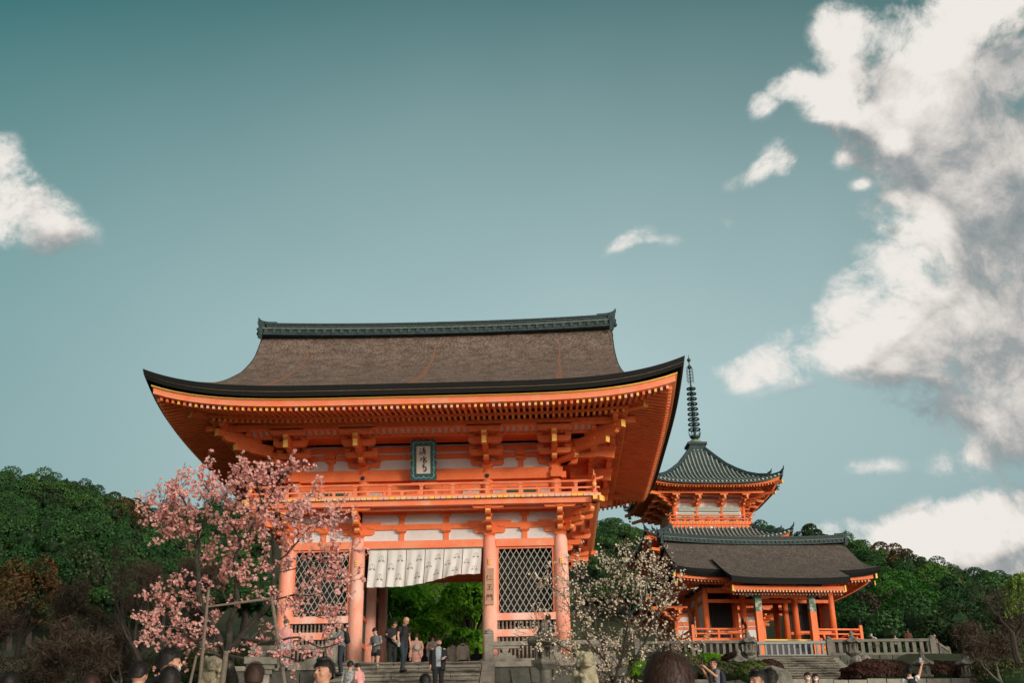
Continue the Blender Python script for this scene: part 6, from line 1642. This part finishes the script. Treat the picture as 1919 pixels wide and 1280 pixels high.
def person(feet, H, rz, label, top=(CBLK,), low=('trousers', CDEN), hair=('short', HAIRB), skin=SKIN, arms=('down', 'down'), head=(0., 0.), lean=0., stride=.0, extras=(), vox=.02, sleeve='long', group=None, back=False):
    """figure facing -y before rotation; head=(turn, nod) in degrees; lean in degrees forward"""
    e = empty('person', feet, rz, label, 'person', group); k = H/1.75; V = lambda *p: np.array(p, float)
    LM = rotm('X', R(lean)); pv = V(0, 0, .95)
    def up(p): p = np.array(p, float); return (LM@(p-pv)+pv)
    hips = [V(-.09, 0, .90), V(.09, 0, .90)]; kn = [V(-.10, -.03-stride*.25, .50), V(.10, -.03+stride*.18, .50)]; an = [V(-.10, .02-stride*.38, .09), V(.10, .03+stride*.40, .09+abs(stride)*.08)]
    sh = [V(-.175, 0, 1.41), V(.175, 0, 1.41)]
    A = []
    for i, a in enumerate(arms):
        p = ARM[a] if isinstance(a, str) else a; s = -1 if i == 0 else 1; A.append((V(s*p[0][0], *p[0][1:]), V(s*p[1][0], *p[1][1:])))
    HM = rotm('Z', R(head[0]))@rotm('X', R(head[1])); hc = V(0, -.015, 1.615)
    def hd(p): return up(HM@(np.array(p, float)-V(0, 0, 1.50))+V(0, 0, 1.50))
    b = MB()
    # trunk, neck
    loft(b, [(V(0, 0, .84), .12, .09), (V(0, 0, .92), .165, .115), (V(0, 0, 1.05), .135, .095), (V(0, -.005, 1.22), .155, .11), (V(0, 0, 1.36), .175, .105), (V(0, 0, 1.44), .12, .075), (V(0, 0, 1.47), .06, .06), (V(0, -.01, 1.55), .055, .058)])
    for i in (0, 1):
        b.tube([sh[i]+V(0, 0, .0), (sh[i]+A[i][0])/2, A[i][0], (A[i][0]+A[i][1])/2, A[i][1]], [.062, .052, .042, .038, .026], 10)
    xf(b, up)
    for i in (0, 1):
        b.tube([hips[i], (hips[i]+kn[i])/2, kn[i], (kn[i]*.6+an[i]*.4), an[i], an[i]-V(0, 0, .06)], [.095, .082, .058, .056, .038, .04], 10)
        b.tube([an[i]+V(0, .04, -.05), an[i]+V(0, -.08, -.055), an[i]+V(0, -.17, -.065)], [.042, .045, .03], 8)
    i0 = len(b.v)      # head: skull, jaw, nose, brow, lips, ears
    b.ball(hc+V(0, .012, .02), .088, 16, 0, .112, .100); b.ball(hc+V(0, -.025, -.055), .062, 14, 0, .066, .062); b.ball(hc+V(0, -.050, -.088), .030, 10, 0, .026, .028)
    b.tube([hc+V(0, -.088, .012), hc+V(0, -.108, -.018), hc+V(0, -.098, -.030)], [.009, .015, .012], 8); b.ball(hc+V(0, -.083, -.058), .022, 8, 0, .009, .010); b.ball(hc+V(0, -.082, .030), .052, 10, 0, .012, .014)
    for s in (-1, 1): b.ball(hc+V(s*.087, .006, -.010), .011, 8, 0, .030, .020); b.ball(hc+V(s*.045, -.062, -.030), .026, 8, 0, .024, .022)
    xf(b, hd, i0); b.v = [tuple(k*q for q in p) for p in b.v]
    body = remeshed('body', b, vox*.8, skin, e, 2)
    # hands: palm, four fingers and a thumb, added to the body mesh
    hb = MB()
    for i in (0, 1):
        el, w = A[i]; d = (w-el)/np.linalg.norm(w-el); s = -1 if i == 0 else 1
        side = np.cross(d, (0, 0, 1.)); side = side/max(np.linalg.norm(side), .01) if np.linalg.norm(side) > .2 else V(0, -1., 0)
        nrm = np.cross(side, d); hb.tube([w-d*.03, w+d*.02, w+d*.075, w+d*.09], [.026, .034, .038, .026], 8)
        for q, (o, L) in enumerate(((-.030, .062), (-.010, .075), (.010, .070), (.029, .052))):
            r0 = w+d*.08+side*o; hb.tube([r0, r0+d*L*.45-nrm*.006, r0+d*L*.8-nrm*.022, r0+d*L-nrm*.036], [.0095, .009, .0085, .006], 6)
        t0 = w+d*.025-side*.03; hb.tube([t0, t0-side*.022+d*.028-nrm*.01, t0-side*.028+d*.058-nrm*.02], [.013, .011, .008], 6)
    xf(hb, up); bm = bmesh.new(); bm.from_mesh(body.data); vs = [bm.verts.new([k*q for q in p]) for p in hb.v]
    for f in hb.f:
        try: bm.faces.new([vs[q] for q in f]).smooth = True
        except ValueError: pass
    bm.to_mesh(body.data); bm.free()
    eb = MB()
    for s in (-1, 1):
        i0 = len(eb.v); eb.ball(hc+V(s*.032, -.083, .006), .013, 8, 0, .0065, .006); eb.ball(hc+V(s*.033, -.089, .030), .019, 8, 0, .0045, .006); xf(eb, hd, i0)
    i0 = len(eb.v); eb.ball(hc+V(0, -.0905, -.058), .020, 8, 1, .0035, .005); xf(eb, hd, i0)
    eb.v = [tuple(k*q for q in p) for p in eb.v]; eb.build('eyes_and_brows', [HAIRB, mat('lip', (.40, .12, .10), (.36, .10, .09), 5) if 'lip' not in MATS else MATS['lip']], body)
    # upper garment
    if top:
        b = MB(); g = .016; puff = 1.12 if len(top) > 1 and top[1] == 'coat' else 1.
        z0 = .82 if puff > 1 or low[0] != 'trousers' else .86
        loft(b, [(V(0, 0, z0), .185*puff, .135*puff), (V(0, 0, .95), .178*puff, .125*puff), (V(0, 0, 1.06), .155*puff, .112*puff), (V(0, -.005, 1.22), .172*puff, .125*puff), (V(0, 0, 1.34), .182*puff, .118*puff), (V(0, 0, 1.40), .155*puff, .10), (V(0, 0, 1.445), .115, .082), (V(0, 0, 1.468), .075, .07)])
        for i in (0, 1):
            if sleeve == 'short': b.tube([sh[i]-V(0, 0, .0), sh[i]*.55+A[i][0]*.45, sh[i]*.35+A[i][0]*.65], [.078, .068, .064], 10)
            else: b.tube([sh[i]*V(.8, 1, 1)+V(0, 0, .0), sh[i]+V(0, 0, -.03), (sh[i]+A[i][0])/2, A[i][0], (A[i][0]+A[i][1])/2, A[i][0]*.06+A[i][1]*.94], [.05*puff, .070*puff, .062*puff, .054*puff, .050*puff, .042*puff], 10)
            if sleeve == 'kimono':
                el, w = A[i]; m_ = (el+w)/2; b.obox(m_+V(0, .01, -.14), (w-el)*.45, V(.035, 0, 0), V(0, 0, .17))
        if puff > 1: b.tube([V(0, .03, 1.44), V(0, .035, 1.50)], [.105, .095], 12)
        if len(top) > 2 and top[2] == 'hood': b.ball(V(0, .11, 1.42), .11, 10, 0, .08, .07)
        xf(b, up); b.v = [tuple(k*q for q in p) for p in b.v]; tp = remeshed('jacket' if puff > 1 else 'top', b, vox, top[0], e, 2)
    kind = low[0]; b = MB()
    if kind == 'trousers' or kind == 'shorts':
        loft(b, [(V(0, 0, .80), .14, .11), (V(0, 0, .90), .178, .122), (V(0, 0, .98), .165, .115)])
        for i in (0, 1):
            if kind == 'trousers': b.tube([hips[i]+V(0, 0, .02), (hips[i]+kn[i])/2, kn[i], (kn[i]+an[i])/2, an[i]], [.105, .092, .072, .066, .060], 10)
            else: b.tube([hips[i]+V(0, 0, .02), (hips[i]+kn[i])/2], [.105, .10], 10)
    elif kind == 'skirt': loft(b, [(V(0, 0, .45), .25, .2), (V(0, 0, .7), .21, .165), (V(0, 0, .92), .175, .125), (V(0, 0, 1.0), .155, .11)])
    elif kind == 'kimono': loft(b, [(V(0, 0, .10), .16, .14), (V(0, .0, .5), .18, .155), (V(0, 0, .82), .20, .155), (V(0, 0, .98), .17, .125)])
    b.v = [tuple(k*q for q in p) for p in b.v]; remeshed({'kimono': 'kimono_skirt'}.get(kind, kind), b, vox, low[1], e, 2)
    if kind == 'kimono':
        b = MB(); loft(b, [(V(0, 0, 1.0), .175, .135), (V(0, 0, 1.25), .185, .14)]); b.ball(V(0, .17, 1.16), .13, 10, 0, .13, .06); xf(b, up); b.v = [tuple(k*q for q in p) for p in b.v]; b.build('obi_sash', low[2] if len(low) > 2 else CBEI, e, True)
    b = MB()
    for i in (0, 1): b.tube([an[i]+V(0, .05, -.045), an[i]+V(0, -.06, -.05), an[i]+V(0, -.18, -.06)], [.048, .052, .036], 8)
    b.v = [tuple(k*q for q in p) for p in b.v]; b.build('shoes', CBLK, e, True)
    # hair
    hs, hm = hair; b = MB()
    def cap(front=-.045, low_=-.03, s_=1.0):
        o = len(b.v); n = 18; rows = 9
        for i in range(rows):
            ph = PI*.5-(i/(rows-1))*PI*.78
            for j in range(n):
                t = 2*PI*j/n; cx, cy = math.cos(t), math.sin(t); q = math.cos(ph) if ph > 0 else 1-.12*(abs(ph))
                x, y, z = .099*s_*q*cx, .013+.111*s_*q*cy, .026+.110*s_*math.sin(ph)
                lim = front if cy < -.25 else low_ if cy < .45 else low_-.045
                if cy < -.25: z = max(z, .048-.012*math.cos(j*2.4)+.0*x)
                z = max(z, lim); r_ = 1+.02*math.sin(j*5+i*3)+.012*math.sin(j*11+i); b.v.append(tuple(hc+V(x*r_, y*r_, z)))
        for i in range(rows-1):
            for j in range(n): b.f.append((o+i*n+j, o+i*n+(j+1) % n, o+(i+1)*n+(j+1) % n, o+(i+1)*n+j)); b.m.append(0)
    if hs == 'short': cap(-.02, -.02, 1.03); b.ball(hc+V(.01, -.035, .115), .07, 10, 0, .03, .06)
    elif hs == 'crop': cap(-.0, -.0, .985)
    elif hs == 'stubble': cap(-.0, .01, .97)
    elif hs == 'bun': cap(-.03, -.05, 1.02); b.ball(hc+V(0, .105, .04), .055, 10, 0, .05, .05)
    elif hs == 'long':
        cap(-.03, -.08, 1.05); loft(b, [(hc+V(0, .075, -.33), .095, .03), (hc+V(0, .075, -.2), .10, .045), (hc+V(0, .05, -.06), .098, .072), (hc+V(0, .03, .05), .09, .08)])
    elif hs == 'bob': cap(-.02, -.10, 1.07); loft(b, [(hc+V(0, .03, -.10), .10, .085), (hc+V(0, .02, .02), .10, .09)])
    if hs != 'stubble' and b.v:
        g_ = np.random.default_rng(len(label)*7+int(H*100)); ns = 1500 if vox < .017 else 350; hcn = hc+V(0, .013, .026); Cs = []; Ds = []; Sz = []
        lowz = {'short': -.06, 'crop': -.035, 'bun': -.075, 'long': -.32, 'bob': -.16}[hs]; rr = {'crop': .985, 'short': 1.045, 'bun': 1.03, 'long': 1.06, 'bob': 1.08}[hs]
        for q in range(ns):
            t = g_.random()*2*PI; ph = PI*.5-g_.random()**.75*PI*.55; cx, cy = math.cos(t), math.sin(t); x, y, z = .098*rr*math.cos(ph)*cx, .112*rr*math.cos(ph)*cy, .118*rr*math.sin(ph)
            if cy < -.25 and z < .032: continue
            d = V(math.sin(ph)*cx, math.sin(ph)*cy, -math.cos(ph))+g_.normal(size=3)*.22
            if hs in ('long', 'bob') and z < .0 and cy > -.2: z = -g_.random()*(-lowz-.03)
            nr_ = V(cx*math.cos(ph), cy*math.cos(ph), math.sin(ph)); p0 = hcn+V(x, y, z)+nr_*g_.uniform(-.002, .006); d /= np.linalg.norm(d); w_ = np.cross(d, nr_); w_ /= max(np.linalg.norm(w_), .01)
            L_ = g_.uniform(.02, .045); ww = g_.uniform(.0012, .0028); i0 = len(b.v); b.v += [tuple(p0-w_*ww), tuple(p0+w_*ww), tuple(p0+d*L_+nr_*.002+w_*ww*.4), tuple(p0+d*L_+nr_*.002-w_*ww*.4)]; b.f.append((i0, i0+1, i0+2, i0+3)); b.m.append(0)
    if b.v:
        xf(b, hd); b.v = [tuple(k*q for q in p) for p in b.v]; o = b.build('hair', hm, e, True)
        md = o.modifiers.new('sub', 'SUBSURF'); md.levels = md.render_levels = 1
    S_ = lambda mb: setattr(mb, 'v', [tuple(k*q for q in p) for p in mb.v])
    for x in extras:
        b = MB()
        if x == 'mask': b.ball(hc+V(0, -.052, -.045), .062, 12, 0, .045, .052); xf(b, hd); S_(b); b.build('face_mask', CMSK, e, True)
        elif x == 'beard': b.ball(hc+V(0, -.040, -.080), .060, 12, 0, .040, .055); b.ball(hc+V(0, -.07, -.046), .03, 8, 0, .008, .03); xf(b, hd); S_(b); b.build('beard', HAIRN, e, True)
        elif x == 'sunglasses': b.ball(hc+V(.032, -.086, .008), .027, 8, 0, .018, .012); b.ball(hc+V(-.032, -.086, .008), .027, 8, 0, .018, .012); b.tube([hc+V(-.09, 0, .01), hc+V(-.07, -.08, .012), hc+V(.07, -.08, .012), hc+V(.09, 0, .01)], .004, 5); xf(b, hd); S_(b); b.build('sunglasses', BLACK, e)
        elif x in ('cap', 'whitehat', 'greycap'):
            b.lathe([(.104, .035), (.106, .06), (.092, .105), (.05, .14), (.005, .148)], hc+V(0, .01, 0), 14); loft(b, [(hc+V(0, -.12, .035), .07, .07), (hc+V(0, -.12, .045), .068, .068)]); xf(b, hd); S_(b); b.build('cap', {'cap': CNAV, 'whitehat': CWHT, 'greycap': CGRY}[x], e, True)
        elif x in ('backpack', 'backpack_dark'):
            loft(b, [(V(0, .20, 1.0), .12, .07), (V(0, .21, 1.05), .14, .09), (V(0, .20, 1.3), .13, .08), (V(0, .18, 1.4), .08, .05)])
            for s in (-1, 1): b.tube([V(s*.10, .14, 1.38), V(s*.12, .02, 1.47), V(s*.125, -.12, 1.36), V(s*.14, -.10, 1.15), V(s*.12, .12, 1.05)], .02, 6)
            xf(b, up); S_(b); b.build('backpack', CBLK if x != 'backpack' else CNAV, e, True)
        elif x == 'phone': w = A[1][1]+(A[1][1]-A[1][0])/np.linalg.norm(A[1][1]-A[1][0])*.12; b.obox(w, (.04, 0, 0), (0, .005, 0), (0, 0, .078)); xf(b, up); S_(b); b.build('phone', BLACK if 'lit' not in extras else MATS['white_cloth'], e)
        elif x == 'camera': c = (A[0][1]+A[1][1])/2+V(0, -.04, .02); b.obox(c, (.065, 0, 0), (0, .03, 0), (0, 0, .045)); b.tube([c, c+V(0, -.12, 0)], .035, 10); xf(b, up); S_(b); b.build('camera', BLACK, e)
        elif x == 'bag': b.obox(V(.27, -.02, .88), (.03, 0, 0), (0, .10, 0), (0, 0, .10)); b.tube([V(.26, -.08, .97), V(.22, -.05, 1.05), V(.26, .05, .97)], .01, 5); S_(b); b.build('handbag', CKHA, e)
        elif x == 'fur': b.ball(V(.02, -.26, 1.08), .17, 10, 0, .14, .13); b.ball(V(.10, -.24, .98), .10, 8); xf(b, up); S_(b); b.build('cream_coat_over_arms', CCRM, e, True)
        elif x == 'cup': w = A[0][1]+V(-.02, -.02, -.10); b.lathe([(.03, -.05), (.038, .05)], w, 10); xf(b, up); S_(b); b.build('bottle', TEALL, e)
        elif x == 'tripod':
            for s in ((-.25, -.2), (.25, -.2), (0, .25)): b.tube([(0+s[0], -.62+s[1], .0), (0, -.62, 1.35)], .012, 5)
            b.obox(V(0, -.62, 1.42), (.06, 0, 0), (0, .05, 0), (0, 0, .045)); S_(b); b.build('tripod', BLACK, e)
    return e
def stand(px, ytop, d, H):
    """feet position of a person whose crown is seen at photo pixel (px, ytop) at depth d"""
    P = at(px, ytop, d); return (P[0], P[1], P[2]-H*.985)
# on the gate's stairs and in its passage
GG = None
person(stand(757, 1158, 36.9, 1.76), 1.76, R(48), 'bald man in black T-shirt and dark jeans stepping down, looking at the steps', (CBLK,), ('trousers', CDEN), ('stubble', SKIN), SKIN, ('down', 'down'), (0, 28), 4, .35, ('backpack_dark', 'cup'), .017, 'short')
person(stand(822, 1198, 36.0, 1.78), 1.78, R(8), 'bearded man in open black jacket over pale grey T-shirt walking down the stairs', (CLTG,), ('trousers', CBLK), ('crop', HAIRN), SKIN2, ('down', 'bent'), (8, 6), 0, .3, ('beard',), .017)
bj = [o for o in bpy.data.objects if o.name.startswith('person') and 'bearded' in o.get('label', '')][0]
b = MB()                # his open jacket: two fronts, back and sleeves
for s in (-1, 1):
    b.prism([(.07, .78), (.205, .78), (.205, 1.2), (.21, 1.36), (.10, 1.47), (.085, 1.2)], (0, -.115, 0), (s, 0, 0), (0, 0, 1), (0, 1, 0), .05)
    a = ARM['down'] if s < 0 else ARM['bent']; p = [(s*.175, 0, 1.41), (s*a[0][0], *a[0][1:]), (s*(a[0][0]*.1+a[1][0]*.9), a[0][1]*.1+a[1][1]*.9, a[0][2]*.1+a[1][2]*.9)]
    b.tube([p[0], p[1], p[2]], [.095, .075, .058], 10); b.box(s*.205-.02, s*.205+.02, -.11, .11, .78, 1.34)
b.prism([(-.21, .78), (.21, .78), (.215, 1.36), (.1, 1.48), (-.1, 1.48), (-.215, 1.36)], (0, .12, 0), (1, 0, 0), (0, 0, 1), (0, 1, 0), .05)
remeshed('open_jacket', b, .017, CBLK, bj, 2)
person(stand(706, 1178, 38.6, 1.60), 1.60, R(-25), 'young woman in grey top and short black skirt with bare legs looking at her phone', (CGRY,), ('shorts', CBLK), ('long', HAIRB), SKIN2, ('bent', 'bent'), (0, 30), 4, 0, ('phone',), .018)
person(stand(736, 1164, 38.9, 1.74), 1.74, R(35), 'person in black with cream fur coat over the arms behind the bald man', (CBLK, 'coat'), ('trousers', CBLK), ('bob', HAIRB), SKIN, ('bent', 'bent'), (30, 25), 4, 0, ('fur',), .019)
person(stand(781, 1188, 41.5, 1.60), 1.60, R(195), 'woman seen from behind in a dusty rose kimono with tan handbag', (CROS,), ('kimono', CROS, CBEI), ('bun', HAIRN), SKIN2, ('back', 'down'), (0, 5), 3, 0, ('bag',), .019, 'kimono')
person(stand(811, 1190, 43.0, 1.60), 1.60, R(172), 'woman seen from behind in a pale flowered kimono', (CFLW,), ('kimono', CFLW, CROS), ('bun', HAIRB), SKIN2, ('bent', 'bent'), (10, 10), 3, 0, (), .019, 'kimono')
person(stand(849, 1200, 43.5, 1.58), 1.58, R(180), 'woman with long black hair in a beige hooded jacket, left of the pair walking away', (CBEI, 'coat', 'hood'), ('trousers', CBLK), ('long', HAIRB), SKIN2, ('down', 'down'), (0, 10), 2, .1, (), .019)
person(stand(868, 1196, 42.3, 1.60), 1.60, R(170), 'woman with long black hair in a pale beige jacket, right of the pair walking away', (CBEI, 'coat'), ('trousers', CBLK), ('long', HAIRB), SKIN2, ('down', 'down'), (-15, 5), 4, .15, (), .019)
person(stand(893, 1214, 43.0, 1.45), 1.45, R(180), 'short dark hooded figure at the right side of the passage', (CBLK, 'coat', 'hood'), ('trousers', CBLK), ('long', HAIRB), SKIN, ('down', 'down'), (0, 15), 8, 0, (), .022)
person(stand(800, 1205, 45.5, 1.62), 1.62, R(185), 'person in black between the two kimono wearers, seen from behind', (CBLK,), ('trousers', CBLK), ('short', HAIRB), SKIN, ('down', 'down'), (0, 0), 0, 0, (), .024)
person(stand(642, 1166, 37.4, 1.74), 1.74, R(-75), 'man in grey cap and grey shirt photographing with a tripod before the left post', (CGRY,), ('trousers', CDEN), ('crop', HAIRB), SKIN, ('forward', 'forward'), (0, 8), 8, 0, ('greycap', 'backpack_dark', 'tripod'), .018)
person(stand(537, 1163, 38.2, 1.66), 1.66, R(10), 'masked person in a pink top half hidden behind the pink blossom', (CPNK,), ('trousers', CLTG), ('short', HAIRB), SKIN2, ('bent', 'down'), (0, 8), 0, 0, ('greycap', 'mask'), .02)
person(stand(1027, 1153, 36.6, 1.66), 1.66, R(-150), 'woman in a dark top leaning at the right-hand gate screen behind the lantern', (CNAV,), ('trousers', CDEN), ('bun', HAIRB), SKIN2, ('rail', 'rail'), (-30, 0), 0, 0, (), .02)
person(stand(655, 1240, 33.5, 1.70), 1.70, R(165), 'person in a black and white plaid shirt climbing the stairs at the left', (CPLD,), ('trousers', CDEN), ('short', HAIRB), SKIN, ('down', 'down'), (0, 0), 6, .2, (), .018)
person(stand(677, 1243, 32.3, 1.40), 1.40, R(-120), 'child in pink top and lime skirt on the lower stairs', (CPNK,), ('skirt', CLIM), ('bun', HAIRB), SKIN2, ('bent', 'bent'), (0, 20), 10, 0, (), .018)
# crowd heads in the foreground
person(stand(262, 1245, 11.9, 1.72), 1.72, R(178), 'man with short black hair and big ears seen from behind at lower left', (CNAV,), ('trousers', CDEN), ('crop', HAIRB), SKIN, ('down', 'down'), (0, 0), 0, 0, (), .014)
person(stand(318, 1222, 11.0, 1.80), 1.80, R(148), 'tall man with thick black hair and white mask turned away to the right', (CBLK, 'coat'), ('trousers', CBLK), ('short', HAIRB), SKIN, ('down', 'down'), (-35, 0), 0, 0, ('mask',), .014)
person(stand(320, 1256, 10.6, 1.66), 1.66, R(180), 'black-haired person in black standing in front of the masked tall man', (CBLK,), ('trousers', CBLK), ('bob', HAIRB), SKIN, ('down', 'down'), (0, 0), 0, 0, (), .014)
person(stand(478, 1249, 10.9, 1.60), 1.60, R(180), 'woman with smooth brown hair seen from behind below the stone pillar', (CBEI,), ('trousers', CDEN), ('bob', HAIRN), SKIN2, ('down', 'down'), (0, 0), 0, 0, (), .014)
person(stand(609, 1240, 11.0, 1.70), 1.70, R(-28), 'young man with black hair whose face is turned to the left', (CLTG,), ('trousers', CDEN), ('short', HAIRB), SKIN, ('down', 'down'), (-6, 0), 0, 0, (), .012)
person(stand(797, 1267, 19.1, 1.66), 1.66, R(180), 'person with round black hair at the foot of the gate stairs', (CBLK,), ('trousers', CBLK), ('bob', HAIRB), SKIN, ('down', 'down'), (0, 0), 0, 0, (), .016)
person(stand(1250, 1238, 4.35, 1.70), 1.70, R(175), 'nearest person, only the top of the large brown-haired head showing', (CBLK,), ('trousers', CBLK), ('bob', HAIRN), SKIN2, ('down', 'down'), (0, 0), 0, 0, (), .011)
person(stand(1420, 1260, 13.2, 1.70), 1.70, R(-60), 'dark-haired man with his sunlit face turned left below the upper stairs', (CNAV,), ('trousers', CDEN), ('short', HAIRB), SKIN, ('down', 'down'), (0, 0), 0, 0, (), .014)
person(stand(1442, 1258, 14.2, 1.72), 1.72, R(170), 'black-haired person just right of the man with the sunlit face', (CBLK,), ('trousers', CBLK), ('short', HAIRB), SKIN, ('down', 'down'), (0, 0), 0, 0, (), .016)
person(stand(20, 1266, 12.5, 1.66), 1.66, R(170), 'black-haired person at the very lower left corner', (CNAV,), ('trousers', CBLK), ('short', HAIRB), SKIN, ('down', 'down'), (20, 0), 0, 0, (), .016)
person(stand(172, 1270, 12.0, 1.60), 1.60, R(180), 'reddish-brown haired person, second head from the lower left corner', (CBRN,), ('trousers', CBLK), ('bob', HAIRN), SKIN2, ('down', 'down'), (0, 0), 0, 0, (), .016)
person(stand(1512, 1263, 30, 1.64), 1.64, R(5), 'masked person at the foot of the upper stairs, left of two', (CBEI,), ('trousers', CBLK), ('short', HAIRB), SKIN2, ('down', 'down'), (0, 0), 0, 0, ('mask',), .018)
person(stand(1527, 1265, 30.5, 1.62), 1.62, R(-5), 'masked person at the foot of the upper stairs, right of two', (CBLK,), ('trousers', CBLK), ('long', HAIRB), SKIN2, ('down', 'down'), (0, 0), 0, 0, ('mask',), .018)
person(stand(1337, 1236, 30, 1.74), 1.74, R(-72), 'man in grey T-shirt with sunglasses and backpack photographing with a raised phone', (CGRY,), ('trousers', CDEN), ('crop', HAIRB), SKIN, ('camera', 'camera'), (0, -8), 0, 0, ('sunglasses', 'backpack', 'phone'), .016, 'short')
person(stand(1702, 1252, 30, 1.64), 1.64, R(178), 'woman in a white T-shirt and black backpack raising her phone with one arm', (CWHT,), ('trousers', CDEN), ('bun', HAIRB), SKIN, ('up', 'down'), (0, -8), 0, 0, ('backpack_dark',), .016, 'short')
w = [o for o in bpy.data.objects if o.get('label', '').startswith('woman in a white T-shirt')][0]; b = MB(); b.obox((-.43*.937, -.17, 1.93*.937), (.036, 0, 0), (0, .005, 0), (0, 0, .075)); b.build('phone', CLTG, w)
# people behind the terrace fence
for px, py, H, rz, lb, kw in ((1641, 1192, 1.5, -60, 'person in a white hat bending over behind the right fence', dict(top=(CWHT,), extras=('whitehat',), lean=40)), (1677, 1192, 1.62, -20, 'person in a white shirt leaning on the right fence', dict(top=(CWHT,), lean=12, arms=('rail', 'rail'))),
    (1700, 1180, 1.80, 180, 'person in a dark brown coat standing with back to the right fence', dict(top=(CBRN, 'coat'))), (1738, 1201, 1.45, 170, 'small pale-clothed person near the end post of the right fence', dict(top=(CBEI,))), (1749, 1192, 1.66, 30, 'person in dark blue with white cap beside the end post', dict(top=(CNAV,), extras=('whitehat',), lean=10)), (1820-65, 1198, 1.6, 0, 'dark-haired person at the end post of the terrace', dict(top=(CNAV,)))):
    P = at(px, py, 64); person((P[0], P[1], FZ0+.1), (P[2]-FZ0-.1)/.97/ (math.cos(R(kw.get('lean', 0)))*.55+.45), R(rz), lb, kw['top'], ('trousers', CBLK), ('short', HAIRB), SKIN, kw.get('arms', ('down', 'down')), (0, 0), kw.get('lean', 0), 0, kw.get('extras', ()), .024)
